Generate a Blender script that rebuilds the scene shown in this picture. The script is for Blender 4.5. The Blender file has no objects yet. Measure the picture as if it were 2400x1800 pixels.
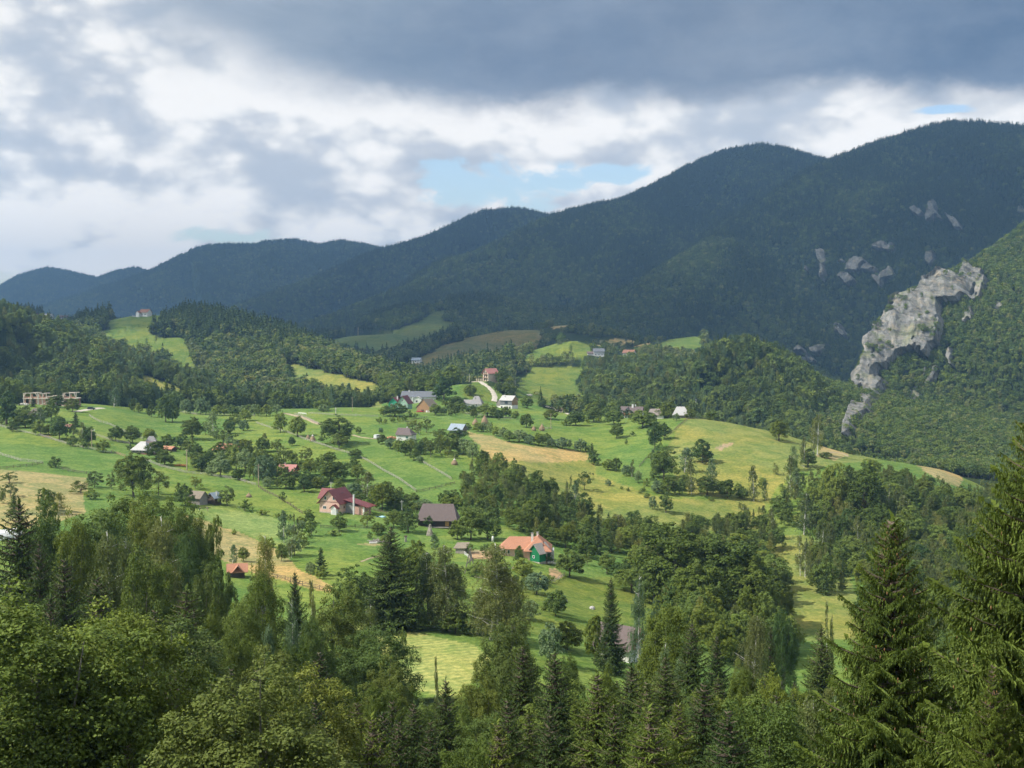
import bpy, math, random
import numpy as np
from math import radians as R, pi

# ------------------------------------------------------------------ camera, exposure, sun, world
scene = bpy.context.scene
COL = scene.collection
F = 2700.0                                   # focal length in pixels of a 2400 px wide picture
PITCH = math.atan(100.0 / F)
cam_d = bpy.data.cameras.new('camera'); cam = bpy.data.objects.new('camera', cam_d); COL.objects.link(cam)
cam_d.sensor_width = 36.0; cam_d.lens = 36.0 * F / 2400.0
cam_d.clip_start = 0.5; cam_d.clip_end = 40000
cam.location = (0, 0, 0); cam.rotation_euler = (pi / 2 - PITCH, 0, 0)
scene.camera = cam
scene.view_settings.view_transform = 'Standard'; scene.view_settings.look = 'None'
scene.view_settings.exposure = 0.5; scene.view_settings.gamma = 1.0
scene.cycles.use_denoising = True
try: scene.cycles.denoiser = 'OPENIMAGEDENOISE'
except Exception: pass
scene.cycles.max_bounces = 6; scene.cycles.diffuse_bounces = 2; scene.cycles.glossy_bounces = 2
scene.cycles.transmission_bounces = 3; scene.cycles.volume_bounces = 0; scene.cycles.transparent_max_bounces = 6
scene.cycles.use_adaptive_sampling = True; scene.cycles.adaptive_threshold = 0.03

SUN_EL, SUN_AZ = R(47), R(14)                # sun to the left, a little behind the camera
sdir = np.array([-math.cos(SUN_EL) * math.cos(SUN_AZ), -math.cos(SUN_EL) * math.sin(SUN_AZ), math.sin(SUN_EL)])
sl = bpy.data.lights.new('sun', 'SUN'); so = bpy.data.objects.new('sun', sl); COL.objects.link(so)
sl.energy = 4.6; sl.angle = R(0.5); sl.color = (1.0, 0.945, 0.85)
from mathutils import Vector, Matrix
so.rotation_euler = Vector(sdir).to_track_quat('Z', 'Y').to_euler()

world = bpy.data.worlds.new('World'); scene.world = world; world.use_nodes = True
class NT:
    def __init__(s, tree): s.t = tree; s.n = tree.nodes; s.l = tree.links
    def node(s, typ, **kw):
        n = s.n.new(typ)
        for k, v in kw.items():
            if k == 'inp':
                for i, x in v.items(): s.set(n.inputs[i], x)
            else: setattr(n, k, v)
        return n
    def set(s, sock, x):
        if isinstance(x, bpy.types.NodeSocket): s.l.new(x, sock)
        else:
            if hasattr(sock.default_value, '__len__') and isinstance(x, (tuple, list)) and len(sock.default_value) == 4 and len(x) == 3: x = (*x, 1)
            sock.default_value = x
    def m(s, op, a, b=0.0, c=None, clamp=False):
        n = s.n.new('ShaderNodeMath'); n.operation = op; n.use_clamp = clamp
        s.set(n.inputs[0], a); s.set(n.inputs[1], b)
        if c is not None: s.set(n.inputs[2], c)
        return n.outputs[0]
    def ss(s, x, lo, hi, a=0.0, b=1.0):
        n = s.n.new('ShaderNodeMapRange'); n.interpolation_type = 'SMOOTHSTEP'
        for i, v in enumerate((x, lo, hi, a, b)): s.set(n.inputs[i], v)
        return n.outputs[0]
    def mix(s, f, a, b, mode='MIX'):
        n = s.n.new('ShaderNodeMix'); n.data_type = 'RGBA'; n.blend_type = mode
        s.set(n.inputs[0], f); s.set(n.inputs[6], a); s.set(n.inputs[7], b); return n.outputs[2]
    def noise(s, vec, scale, detail=4, rough=0.55, dist=0.0, out=0):
        n = s.n.new('ShaderNodeTexNoise')
        if vec is not None: s.l.new(vec, n.inputs['Vector'])
        n.inputs['Scale'].default_value = scale; n.inputs['Detail'].default_value = detail
        n.inputs['Roughness'].default_value = rough; n.inputs['Distortion'].default_value = dist
        return n.outputs[out]
    def ramp(s, f, pts, interp='LINEAR'):
        n = s.n.new('ShaderNodeValToRGB'); e = n.color_ramp.elements; n.color_ramp.interpolation = interp
        while len(e) < len(pts): e.new(0.5)
        for i, (p, c) in enumerate(pts):
            e[i].position = p; e[i].color = (c, c, c, 1) if not hasattr(c, '__len__') else (*c[:3], 1)
        s.set(n.inputs[0], f); return n.outputs[0]
    def xyz(s, x, y, z=0.0):
        n = s.n.new('ShaderNodeCombineXYZ')
        for i, v in enumerate((x, y, z)): s.set(n.inputs[i], v)
        return n.outputs[0]

def build_world():
    w = NT(world.node_tree); w.n.clear()
    tc = w.node('ShaderNodeTexCoord'); sep = w.node('ShaderNodeSeparateXYZ'); w.l.new(tc.outputs['Generated'], sep.inputs[0])
    az = w.m('ARCTAN2', sep.outputs[0], sep.outputs[1]); el = w.m('ARCSINE', sep.outputs[2])
    def ae(px, py):
        a = math.atan((px - 1200) / F); e = math.atan((800 - py) / F * math.cos(a)); return a, e
    P = w.xyz(az, w.m('MULTIPLY', el, 1.7))
    n_big = w.noise(P, 5.5, 10, 0.52, 0.15)
    n_fine = w.noise(P, 18.0, 12, 0.66, 0.1)
    n_str = w.noise(w.xyz(az, w.m('MULTIPLY', el, 3.2), 3.3), 6.0, 9, 0.55, 0.4)
    warp = w.noise(P, 9.0, 3, .5, 0, out=1); wv = w.node('ShaderNodeVectorMath', operation='MULTIPLY_ADD'); w.l.new(warp, wv.inputs[0]); wv.inputs[1].default_value = (.05, .05, .05); w.l.new(P, wv.inputs[2])
    vo = w.node('ShaderNodeTexVoronoi'); vo.feature = 'SMOOTH_F1'; vo.inputs['Scale'].default_value = 17; vo.inputs['Smoothness'].default_value = .45; vo.inputs['Detail'].default_value = 2.5; vo.inputs['Roughness'].default_value = .55; w.l.new(wv.outputs[0], vo.inputs['Vector'])
    puff = w.m('SUBTRACT', 1.0, w.m('MULTIPLY', vo.outputs[0], 1.25))
    # bright broken cloud layer
    b = w.m('MULTIPLY_ADD', n_big, .88, w.m('MULTIPLY', n_fine, .48)); b = w.m('MULTIPLY_ADD', puff, .34, b); b = w.m('MULTIPLY_ADD', n_str, .18, b)
    def dist(px, py, rx, ry):
        a, e = ae(px, py)
        dx = w.m('MULTIPLY', w.m('SUBTRACT', az, a), F / rx); dy = w.m('MULTIPLY', w.m('SUBTRACT', el, e), F / ry)
        return w.m('SQRT', w.m('ADD', w.m('MULTIPLY', dx, dx), w.m('MULTIPLY', dy, dy)))
    def blob(px, py, rx, ry, amp, cur): return w.m('MULTIPLY_ADD', w.ss(dist(px, py, rx, ry), 1.3, 0.0), amp, cur)
    cur = b
    for t in [(560, 210, 330, 90, .22), (1150, 290, 600, 50, .16), (140, 540, 330, 110, .26), (430, 440, 200, 50, .12), (1400, 430, 160, 40, .18), (950, 250, 300, 60, .12), (800, 560, 200, 60, .10),
              (1950, 345, 300, 45, .20), (2020, 235, 120, 45, .16), (60, 300, 330, 150, -.14), (850, 470, 300, 45, -.02), (250, 410, 330, 30, -.16), (1250, 385, 420, 22, -.16), (60, 640, 300, 30, -.05), (700, 405, 250, 22, -.14), (1850, 300, 120, 40, -.08), (1000, 470, 140, 60, -.06)]:
        cur = blob(*t, cur)
    lit = w.ramp(w.ss(cur, 0.44, 0.86), [(0.0, (.42, .455, .505)), (0.30, (.50, .52, .55)), (0.55, (.60, .605, .61)), (0.78, (.72, .71, .69)), (1.0, (.84, .81, .77))])
    # gaps of blue
    gn = w.noise(w.xyz(az, w.m('MULTIPLY', el, 1.9), 9.1), 12.0, 9, 0.62, 0.35); gw = w.m('MULTIPLY', w.m('SUBTRACT', gn, .5), 4.2); g = -1.0
    for px, py, rx, ry in [(1175, 452, 150, 58), (1040, 420, 60, 30), (1440, 412, 70, 20), (560, 558, 90, 20), (2200, 262, 60, 9), (10, 680, 70, 26)]:
        g = w.m('MAXIMUM', g, w.m('SUBTRACT', 1.0, dist(px, py, rx * 1.45, ry * 1.45)))
    gap = w.m('MULTIPLY', w.ss(w.m('ADD', g, gw), 0.10, 0.62), w.ss(g, -.35, .10))
    # the dark deck over the top of the view
    xs = w.m('MULTIPLY_ADD', az, 1 / 1.6, 0.5)                     # -0.8..0.8 rad -> 0..1
    edge = []
    for px, py in [(-700, -700), (0, -330), (180, -210), (300, -20), (400, 95), (530, 115), (650, 185), (790, 218), (980, 245), (1280, 262), (1450, 248), (1640, 255), (1800, 240), (2000, 205), (2180, 232), (2400, 208), (3200, 200)]:
        a, e = ae(px, py); edge.append((a / 1.6 + .5, e))
    ed = w.ramp(xs, edge)
    dn = w.m('MULTIPLY', w.m('SUBTRACT', w.m('ADD', w.m('MULTIPLY', n_big, .6), w.m('MULTIPLY', n_fine, .4)), 0.5), 0.11)
    dd = w.m('ADD', w.m('SUBTRACT', el, ed), dn)
    soft = w.ramp(xs, [(0.0, .12), (0.33, .07), (0.45, .03), (1.0, .022)])
    deck = w.m('MULTIPLY', w.ss(w.m('DIVIDE', dd, soft), -0.55, 0.75), w.ss(el, .75, .36, .15, 1.0))
    dcol = w.ramp(w.m('ADD', xs, w.m('MULTIPLY', w.m('SUBTRACT', n_str, .5), .22)), [(0.0, (.50, .56, .65)), (0.30, (.40, .48, .60)), (0.40, (.235, .305, .42)), (0.50, (.185, .245, .36)), (0.60, (.20, .255, .36)), (0.68, (.15, .21, .325)), (0.76, (.10, .155, .265)), (1.0, (.12, .17, .28))])
    dcol = w.mix(w.ss(n_big, .40, .66), w.mix(1.0, dcol, (.84, .87, .90), 'MULTIPLY'), w.mix(1.0, dcol, (1.28, 1.22, 1.14), 'MULTIPLY'))
    dcol = w.mix(1.0, w.mix(w.m('MULTIPLY', w.ss(n_fine, .35, .7), .18), dcol, (.36, .42, .52)), (.86, .81, .75), 'MULTIPLY')
    sky = w.node('ShaderNodeTexSky'); sky.sky_type = 'NISHITA'; sky.sun_disc = False
    sky.sun_elevation = SUN_EL; sky.sun_rotation = math.atan2(sdir[0], sdir[1]) % (2 * pi); sky.air_density = 1.4; sky.dust_density = .6; sky.ozone_density = 2.0
    b1 = w.node('ShaderNodeBackground'); gain = w.m('MULTIPLY_ADD', w.ss(el, .30, -.02), .66, 1.0)
    skc = w.mix(1.0, sky.outputs[0], (.93, .94, 1.02), 'MULTIPLY'); w.l.new(skc, b1.inputs[0]); w.l.new(w.m('MULTIPLY', gain, .13), b1.inputs[1])
    cl = w.mix(deck, lit, dcol)
    b2 = w.node('ShaderNodeBackground'); w.l.new(cl, b2.inputs[0]); w.l.new(gain, b2.inputs[1])
    fac = w.m('SUBTRACT', 1.0, w.m('MULTIPLY', gap, w.m('SUBTRACT', 1.0, deck)))
    ms = w.node('ShaderNodeMixShader'); w.l.new(fac, ms.inputs[0]); w.l.new(b1.outputs[0], ms.inputs[1]); w.l.new(b2.outputs[0], ms.inputs[2])
    out = w.node('ShaderNodeOutputWorld'); w.l.new(ms.outputs[0], out.inputs[0])
build_world()
world.cycles.sampling_method = 'MANUAL'; world.cycles.sample_map_resolution = 512

# ------------------------------------------------------------------ camera mathematics
CP, SP = math.cos(PITCH), math.sin(PITCH)
def ray(px, py):
    x = (px - 1200) / F; v = (900 - py) / F
    y = CP + v * SP; z = -SP + v * CP
    return x / y, z / y                                   # slopes per metre of depth
def W(px, py, D):
    a, b = ray(px, py); return np.array([a * D, D, b * D])
def proj(x, y, z):
    f = y * CP - z * SP; u = y * SP + z * CP
    return 1200 + F * x / f, 900 - F * u / f

# ------------------------------------------------------------------ value noise
_rng = np.random.RandomState(7); _H = _rng.rand(512, 512)
def vnoise(x, y):
    xi = np.floor(x).astype(int); yi = np.floor(y).astype(int); fx = x - xi; fy = y - yi
    fx = fx * fx * (3 - 2 * fx); fy = fy * fy * (3 - 2 * fy)
    g = lambda a, b: _H[a & 511, b & 511]
    return (g(xi, yi) * (1 - fx) + g(xi + 1, yi) * fx) * (1 - fy) + (g(xi, yi + 1) * (1 - fx) + g(xi + 1, yi + 1) * fx) * fy
def fbm(x, y, s, o=4, seed=0):
    r = 0; a = 1; t = 0
    for i in range(o):
        r = r + a * vnoise(x / s + 17.3 * i + seed * 31.7, y / s + 9.1 * i + seed * 11.9); t += a; a *= .5; s *= .5
    return r / t * 2 - 1

# ------------------------------------------------------------------ terrain: near valley table + hill layers
def pchip(xk, yk, x):
    xk = np.asarray(xk, float); yk = np.asarray(yk, float); h = np.diff(xk); d = np.diff(yk) / h
    m = np.zeros_like(yk)
    for i in range(1, len(xk) - 1):
        if d[i - 1] * d[i] > 0:
            w1 = 2 * h[i] + h[i - 1]; w2 = h[i] + 2 * h[i - 1]; m[i] = (w1 + w2) / (w1 / d[i - 1] + w2 / d[i])
    m[0] = d[0]; m[-1] = d[-1]
    i = np.clip(np.searchsorted(xk, x) - 1, 0, len(xk) - 2); t = (x - xk[i]) / h[i]; t = np.clip(t, 0, 1)
    return (yk[i] * (1 + 2 * t) * (1 - t) ** 2 + h[i] * m[i] * t * (1 - t) ** 2 + yk[i + 1] * t * t * (3 - 2 * t) + h[i] * m[i + 1] * t * t * (t - 1))
DN = [1, 10, 25, 45, 60, 90, 120]; ZN = [-1.8, -5.5, -15, -26, -32, -39, -46]
DM = [180, 230, 290, 360, 430, 490, 550, 620, 700, 780]
TAB = {
 0:    [1680, 1500, 1330, 1215, 1130, 1075, 1030, 975, 945, 938],
 200:  [1685, 1505, 1345, 1230, 1150, 1092, 1040, 985, 950, 942],
 400:  [1690, 1510, 1365, 1250, 1165, 1108, 1062, 1018, 980, 958],
 600:  [1700, 1515, 1385, 1280, 1185, 1122, 1070, 1025, 985, 962],
 800:  [1700, 1515, 1390, 1290, 1197, 1127, 1070, 1020, 978, 955],
 1000: [1700, 1515, 1400, 1300, 1212, 1135, 1072, 1022, 985, 960],
 1200: [1700, 1530, 1410, 1312, 1225, 1148, 1085, 1030, 990, 964],
 1400: [1720, 1570, 1445, 1350, 1265, 1195, 1130, 1060, 1005, 972],
 1600: [1740, 1600, 1480, 1385, 1295, 1215, 1130, 1045, 978, 992],
 1800: [1760, 1640, 1530, 1430, 1330, 1240, 1145, 1050, 1003, 1075],
 2000: [1760, 1650, 1540, 1435, 1335, 1235, 1140, 1075, 1062, 1110],
 2200: [1760, 1650, 1545, 1440, 1345, 1260, 1185, 1118, 1095, 1120],
 2400: [1760, 1650, 1550, 1450, 1365, 1290, 1235, 1185, 1165, 1150]}
DF = [880, 1000, 1200, 1600, 2400, 4000, 9500]
ZF = {0: [-62, -72, -80, -70, -45, -10, 0], 1000: [-51, -66, -80, -78, -50, -20, 0], 1200: [-51, -66, -80, -78, -50, -20, 0], 1600: [-75, -95, -110, -105, -60, -20, 0], 1850: [-100, -125, -145, -140, -90, -20, 0], 2400: [-100, -115, -130, -130, -90, -20, 0]}
_cols = sorted(TAB); _DK = DN + DM + DF; _LD = np.log(_DK)
_LG = np.linspace(_LD[0], _LD[-1], 420)
_uk = [(-900)] + _cols + [3300]
_prof = []
for c in _uk:
    cc = min(max(c, 0), 2400)
    zm = [ray(cc, py)[1] * D for py, D in zip(TAB[cc], DM)]
    zf = [np.interp(cc, sorted(ZF), [ZF[k][i] for k in sorted(ZF)]) for i in range(len(DF))]
    zall = ZN + zm + zf
    _prof.append(pchip(_LD, zall, _LG))
_prof = np.array(_prof); _uu = np.array([(c - 1200) / F for c in _uk])
_UG = np.linspace(_uu[0], _uu[-1], 400)
_G = np.array([pchip(_uu, _prof[:, j], _UG) for j in range(len(_LG))])      # [logD, u]
for _ in range(3):
    g2 = _G.copy(); g2[1:-1] = (_G[:-2] + 2 * _G[1:-1] + _G[2:]) / 4; _G = g2
for _ in range(6):
    g2 = _G.copy(); g2[:, 1:-1] = (_G[:, :-2] + 2 * _G[:, 1:-1] + _G[:, 2:]) / 4; _G = g2
def near_h(x, y):
    D = np.maximum(y, 1.01); u = np.clip(x / np.maximum(D, 12), _UG[0], _UG[-1])
    a = (np.log(D) - _LG[0]) / (_LG[-1] - _LG[0]) * (len(_LG) - 1); b = (u - _UG[0]) / (_UG[-1] - _UG[0]) * (len(_UG) - 1)
    ai = np.clip(a.astype(int), 0, len(_LG) - 2); bi = np.clip(b.astype(int), 0, len(_UG) - 2); fa = np.clip(a - ai, 0, 1); fb = np.clip(b - bi, 0, 1)
    return (_G[ai, bi] * (1 - fa) + _G[ai + 1, bi] * fa) * (1 - fb) + (_G[ai, bi + 1] * (1 - fa) + _G[ai + 1, bi + 1] * fa) * fb

# layers: (crest points in px, py, distance), slope toward the camera, slope behind, rounding radius, spur amplitude, spur size
LAYERS = {
 'left_woods': ([(-500, 690, 980), (-100, 722, 950), (0, 738, 960), (80, 768, 970), (180, 822, 960), (330, 880, 930), (400, 925, 900), (460, 965, 880)], .30, .40, 40, 4, 90),
 'house_hill': ([(120, 800, 1500), (200, 790, 1450), (260, 752, 1420), (340, 737, 1400), (420, 742, 1380), (520, 757, 1330), (620, 802, 1250), (700, 835, 1180), (780, 862, 1120), (860, 888, 1050), (920, 915, 1000)], .34, .35, 45, 4, 110),
 'village_ridge': ([(-400, 735, 2100), (0, 743, 1950), (60, 742, 1900), (160, 750, 1850), (230, 768, 1800), (300, 795, 1700)], .25, .25, 60, 3, 120),
 'back_hill': ([(540, 815, 2600), (620, 815, 2500), (700, 812, 2400), (780, 795, 2300), (850, 786, 2250), (940, 782, 2200), (1000, 750, 2350), (1060, 718, 2500), (1130, 705, 2700)], .30, .25, 90, 4, 200),
 'brown_hill': ([(930, 900, 1450), (960, 878, 1480), (985, 855, 1520), (1040, 824, 1600), (1120, 790, 1700), (1200, 774, 1750), (1260, 773, 1800), (1330, 762, 1850), (1400, 790, 1900)], .28, .3, 70, 3, 200),
 'knoll': ([(1130, 880, 1250), (1224, 838, 1320), (1265, 820, 1380), (1330, 800, 1400), (1352, 799, 1400), (1390, 820, 1380), (1480, 834, 1370), (1550, 820, 1500), (1600, 793, 1600), (1635, 788, 1620), (1665, 815, 1630), (1700, 900, 1600), (1760, 1010, 1550)], .19, .3, 40, 3, 120),
 'red_house_knoll': ([(1075, 905, 890), (1100, 896, 915), (1150, 893, 930), (1180, 903, 930), (1215, 930, 920)], .30, .3, 15, 0, 60),
 'woods_hump': ([(1290, 975, 1000), (1380, 935, 1060), (1480, 890, 1150), (1580, 880, 1180), (1661, 862, 1180), (1702, 838, 1170), (1737, 820, 1150), (1770, 828, 1140), (1800, 865, 1120), (1843, 930, 1080), (1876, 990, 1040), (1903, 1030, 1000)], .42, .5, 20, 5, 70),
 'cliff_slope': ([(3300, 330, 1950), (2700, 370, 1750), (2500, 470, 1680), (2400, 535, 1620), (2330, 588, 1570), (2269, 625, 1520), (2193, 664, 1480), (2121, 703, 1440), (2075, 750, 1400), (2054, 800, 1370), (2038, 870, 1330), (2018, 930, 1280), (2000, 1000, 1220), (1985, 1065, 1150)], .335, 2.4, 6, 14, 160),
 'far_right_mountain': ([(1250, 815, 2250), (1400, 745, 2450), (1550, 650, 2650), (1700, 550, 2800), (1850, 440, 2900), (1931, 390, 2950), (2007, 367, 3000), (2094, 333, 3050), (2224, 298, 3050), (2300, 300, 3050), (2400, 309, 3050), (2600, 340, 3000), (3300, 420, 2900)], .50, .4, 60, 85, 430),
 'summit_mountain': ([(600, 800, 3100), (800, 740, 3200), (1000, 665, 3350), (1150, 590, 3500), (1280, 525, 3600), (1356, 499, 3650), (1465, 480, 3700), (1541, 442, 3750), (1628, 392, 3800), (1693, 366, 3800), (1779, 348, 3800), (1845, 357, 3800), (1931, 386, 3800), (2100, 450, 3800)], .50, .4, 90, 95, 480),
 'middle_mountain': ([(350, 800, 4000), (500, 745, 4150), (700, 672, 4400), (906, 593, 4600), (1009, 561, 4700), (1118, 509, 4800), (1199, 499, 4800), (1280, 521, 4900), (1400, 565, 5000)], .42, .4, 120, 95, 600),
 'long_mountain': ([(0, 780, 5000), (150, 720, 5400), (280, 670, 5700), (369, 638, 5800), (440, 600, 5900), (499, 585, 5900), (608, 581, 6000), (694, 571, 6000), (754, 583, 6000), (803, 575, 6000), (906, 592, 6000), (1050, 625, 6000), (1200, 660, 6000)], .40, .4, 120, 95, 700),
 'left_mountain': ([(-900, 690, 7200), (-200, 708, 7000), (0, 688, 7000), (60, 650, 7000), (119, 634, 7000), (160, 642, 7000), (233, 660, 7000), (280, 642, 7000), (325, 634, 7000), (380, 650, 7000), (500, 690, 7000)], .38, .4, 130, 80, 800),
}
_LP = {}
for k, (pts, sf, sb, r, amp, size) in LAYERS.items():
    q = np.array([W(*p) for p in pts])
    _LP[k] = (q, sf, sb, r, amp, size)
def layer_h(k, x, y):
    q, sf, sb, r, amp, size = _LP[k]
    best = np.full(x.shape, 1e12); bz = np.zeros(x.shape); side = np.ones(x.shape)
    for a, b in zip(q[:-1], q[1:]):
        dx, dy = b[0] - a[0], b[1] - a[1]; L2 = dx * dx + dy * dy
        t = np.clip(((x - a[0]) * dx + (y - a[1]) * dy) / L2, 0, 1)
        cx = a[0] + t * dx; cy = a[1] + t * dy; d2 = (x - cx) ** 2 + (y - cy) ** 2
        m = d2 < best
        best = np.where(m, d2, best); bz = np.where(m, a[2] + t * (b[2] - a[2]), bz)
        side = np.where(m, np.sign((x - a[0]) * dy - (y - a[1]) * dx), side)     # + : camera side (crest runs left to right)
    if q[0][0] > q[-1][0]: side = -side
    d = np.sqrt(best)
    s = np.where(side > 0, sf, sb)
    z = bz - s * (np.sqrt(d * d + r * r) - r)
    if amp:
        n = fbm(x, y, size, 4, len(k)); rid = 1 - np.abs(fbm(x + 300, y, size * 1.3, 3, len(k) + 5)) * 2
        w = np.clip(d / (size * .45), 0, 1)
        z = z + amp * w * (.6 * n + .6 * (rid - .6))
    return z
def smax(a, b, k):
    d = np.abs(a - b); return np.maximum(a, b) + k * np.log1p(np.exp(-d / k))
def height(x, y):
    x = np.asarray(x, float); y = np.asarray(y, float); sh = np.broadcast(x, y).shape; x = np.broadcast_to(x, sh).ravel(); y = np.broadcast_to(y, sh).ravel()
    z = near_h(x, y)
    z = z + fbm(x, y, 45, 3, 1) * .9 * np.clip((y - 150) / 100, 0, 1) + fbm(x, y, 12, 2, 2) * .12
    i = np.nonzero(y > 600)[0]
    if len(i):
        xi, yi = x[i], y[i]; zi = z[i].copy()
        for k in ('left_woods', 'house_hill', 'village_ridge', 'back_hill', 'brown_hill', 'knoll', 'red_house_knoll', 'woods_hump', 'cliff_slope'):
            zi = smax(zi, layer_h(k, xi, yi), 1.5 if k != 'cliff_slope' else 4)
        for k in ('far_right_mountain', 'summit_mountain', 'middle_mountain', 'long_mountain', 'left_mountain'):
            zi = smax(zi, layer_h(k, xi, yi), 10)
        z = z.copy(); z[i] = zi
    return z.reshape(sh)
_DS = np.geomspace(15, 9000, 2600)
def ground(px, py, dmin=15, dmax=9000):
    """first point where the line of sight through a picture point meets the ground beyond dmin"""
    a, b = ray(px, py); D = _DS[(_DS >= dmin) & (_DS <= dmax)]
    g = b * D - height(a * D, D); k = np.nonzero((g[:-1] > 0) & (g[1:] <= 0))[0]
    if len(k): i = k[0]; t = g[i] / (g[i] - g[i + 1]); d = D[i] + t * (D[i + 1] - D[i])
    else: i = int(np.argmin(np.abs(g))); d = D[i]
    return np.array([a * d, d, float(height(np.array([a * d]), np.array([d]))[0])])
def gz(x, y): return float(height(np.array([x], float), np.array([y], float))[0])

# ------------------------------------------------------------------ what covers the land
UNDER, MEADOW, STRAW, HAY, YELLOW, OLIVE, BROWN, TAN, FLOOR, MOWN, BRIGHT, DIRT = range(12)
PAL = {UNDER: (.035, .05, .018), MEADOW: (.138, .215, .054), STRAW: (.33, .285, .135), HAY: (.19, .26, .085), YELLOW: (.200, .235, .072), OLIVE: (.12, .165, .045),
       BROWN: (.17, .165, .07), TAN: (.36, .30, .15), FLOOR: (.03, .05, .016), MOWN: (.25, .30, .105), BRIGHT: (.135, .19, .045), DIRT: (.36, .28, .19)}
FIELDS = [
 (STRAW, 230, 460, [(-300, 1095), (35, 1096), (103, 1091), (200, 1102), (203, 1115), (190, 1200), (100, 1240), (-300, 1250)]),
 (HAY, 300, 520, [(445, 1192), (485, 1186), (600, 1206), (650, 1218), (690, 1235), (718, 1258), (712, 1290), (690, 1300), (650, 1285), (600, 1267), (560, 1247), (500, 1227), (445, 1207)]),
 (STRAW, 250, 520, [(420, 1205), (500, 1229), (560, 1250), (600, 1270), (650, 1290), (700, 1330), (745, 1352), (780, 1375), (775, 1390), (720, 1380), (640, 1355), (560, 1330), (470, 1290), (400, 1240)]),
 (YELLOW, 430, 820, [(1096, 1086), (1227, 1084), (1390, 1080), (1400, 1110), (1500, 1150), (1560, 1170), (1790, 1165), (1780, 1240), (1600, 1250), (1500, 1245), (1390, 1225), (1300, 1140), (1180, 1100)]),
 (STRAW, 500, 820, [(1096, 1013), (1150, 1020), (1200, 1038), (1295, 1054), (1370, 1060), (1390, 1080), (1360, 1078), (1270, 1087), (1227, 1084), (1160, 1085), (1140, 1060), (1110, 1035)]),
 (YELLOW, 450, 760, [(1590, 1000), (1625, 965), (1720, 965), (1890, 990), (1990, 1015), (2050, 1040), (2110, 1070), (1950, 1090), (1850, 1110), (1800, 1180), (1600, 1150), (1560, 1060)]),
 (TAN, 540, 760, [(1915, 1072), (1918, 1052), (1940, 1025), (1990, 1030), (2022, 1050), (2010, 1062), (1985, 1068), (1960, 1078)]),
 (TAN, 500, 760, [(2098, 1050), (2150, 1062), (2200, 1080), (2258, 1112), (2250, 1145), (2190, 1120), (2150, 1088), (2100, 1066)]),
 (DIRT, 540, 760, [(1676, 1051), (1695, 1042), (1718, 1040), (1712, 1048), (1690, 1056)]),
 (YELLOW, 230, 480, [(1800, 1270), (1870, 1240), (1950, 1300), (2000, 1370), (2010, 1400), (2030, 1490), (1900, 1510), (1835, 1495), (1780, 1360)]),
 (MOWN, 185, 300, [(820, 1435), (900, 1455), (1000, 1487), (1110, 1510), (1150, 1545), (1080, 1640), (900, 1600), (800, 1500)]),
 (BRIGHT, 230, 420, [(1180, 1345), (1345, 1350), (1480, 1350), (1560, 1380), (1560, 1480), (1400, 1500), (1200, 1480)]),
 (DIRT, 300, 450, [(1287, 1332), (1300, 1330), (1313, 1340), (1322, 1354), (1300, 1360), (1288, 1350)]),
 (DIRT, 330, 460, [(1093, 1288), (1150, 1290), (1152, 1312), (1095, 1308)]),
 (TAN, 300, 460, [(842, 1279), (880, 1275), (900, 1280), (870, 1284)]),
 # farther
 (BRIGHT, 1050, 1650, [(235, 785), (255, 750), (300, 733), (328, 725), (405, 725), (425, 745), (375, 762), (350, 785), (428, 794), (440, 815), (480, 885), (410, 885), (385, 850), (330, 830), (280, 822), (240, 812)]),
 (YELLOW, 850, 1250, [(320, 873), (360, 880), (400, 897), (434, 915), (450, 975), (400, 970), (360, 950), (322, 905)]),
 (YELLOW, 700, 1100, [(-300, 790), (0, 790), (30, 800), (80, 828), (60, 838), (30, 833), (-300, 820)]),
 (YELLOW, 850, 1350, [(665, 857), (690, 854), (714, 864), (752, 866), (830, 890), (900, 908), (890, 960), (839, 950), (790, 938), (680, 910)]),
 (OLIVE, 1700, 2900, [(740, 808), (763, 798), (844, 780), (912, 778), (953, 765), (993, 744), (1012, 728), (1048, 724), (1045, 750), (1075, 761), (1055, 778), (1020, 799), (1007, 836), (944, 842), (844, 832), (760, 815)]),
 (BROWN, 1250, 1950, [(925, 862), (980, 843), (1034, 812), (1115, 784), (1200, 769), (1241, 765), (1268, 780), (1254, 812), (1216, 818), (1180, 842), (1120, 855), (1060, 860), (960, 888), (925, 880)]),
 (BRIGHT, 1150, 1500, [(1218, 838), (1265, 815), (1308, 804), (1330, 794), (1355, 795), (1390, 812), (1385, 830), (1340, 842), (1300, 850), (1240, 852)]),
 (BRIGHT, 900, 1350, [(1216, 889), (1254, 862), (1363, 859), (1374, 870), (1349, 891), (1360, 924), (1398, 938), (1336, 950), (1303, 955), (1220, 940), (1205, 915)]),
 (BRIGHT, 1300, 1800, [(1528, 812), (1560, 797), (1590, 784), (1623, 779), (1642, 786), (1640, 818), (1560, 820)]),
 (TAN, 1600, 2300, [(1292, 765), (1320, 752), (1350, 738), (1352, 762), (1305, 772)]),
 (TAN, 1300, 1800, [(1395, 806), (1450, 794), (1520, 795), (1525, 812), (1450, 815)]),
 (BRIGHT, 840, 960, [(1080, 898), (1140, 890), (1165, 920), (1150, 945), (1085, 940)]),
 (TAN, 2000, 2900, [(810, 762), (835, 755), (840, 762), (815, 770)]),
 (OLIVE, 2300, 3200, [(955, 735), (1040, 710), (1055, 722), (1010, 728), (975, 742)]),
]
def inside(poly, x, y):
    c = np.zeros(x.shape, bool); n = len(poly); j = n - 1
    for i in range(n):
        xi, yi = poly[i]; xj, yj = poly[j]
        if yi != yj:
            c ^= ((yi > y) != (yj > y)) & (x < (xj - xi) * (y - yi) / (yj - yi) + xi)
        j = i
    return c
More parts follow.
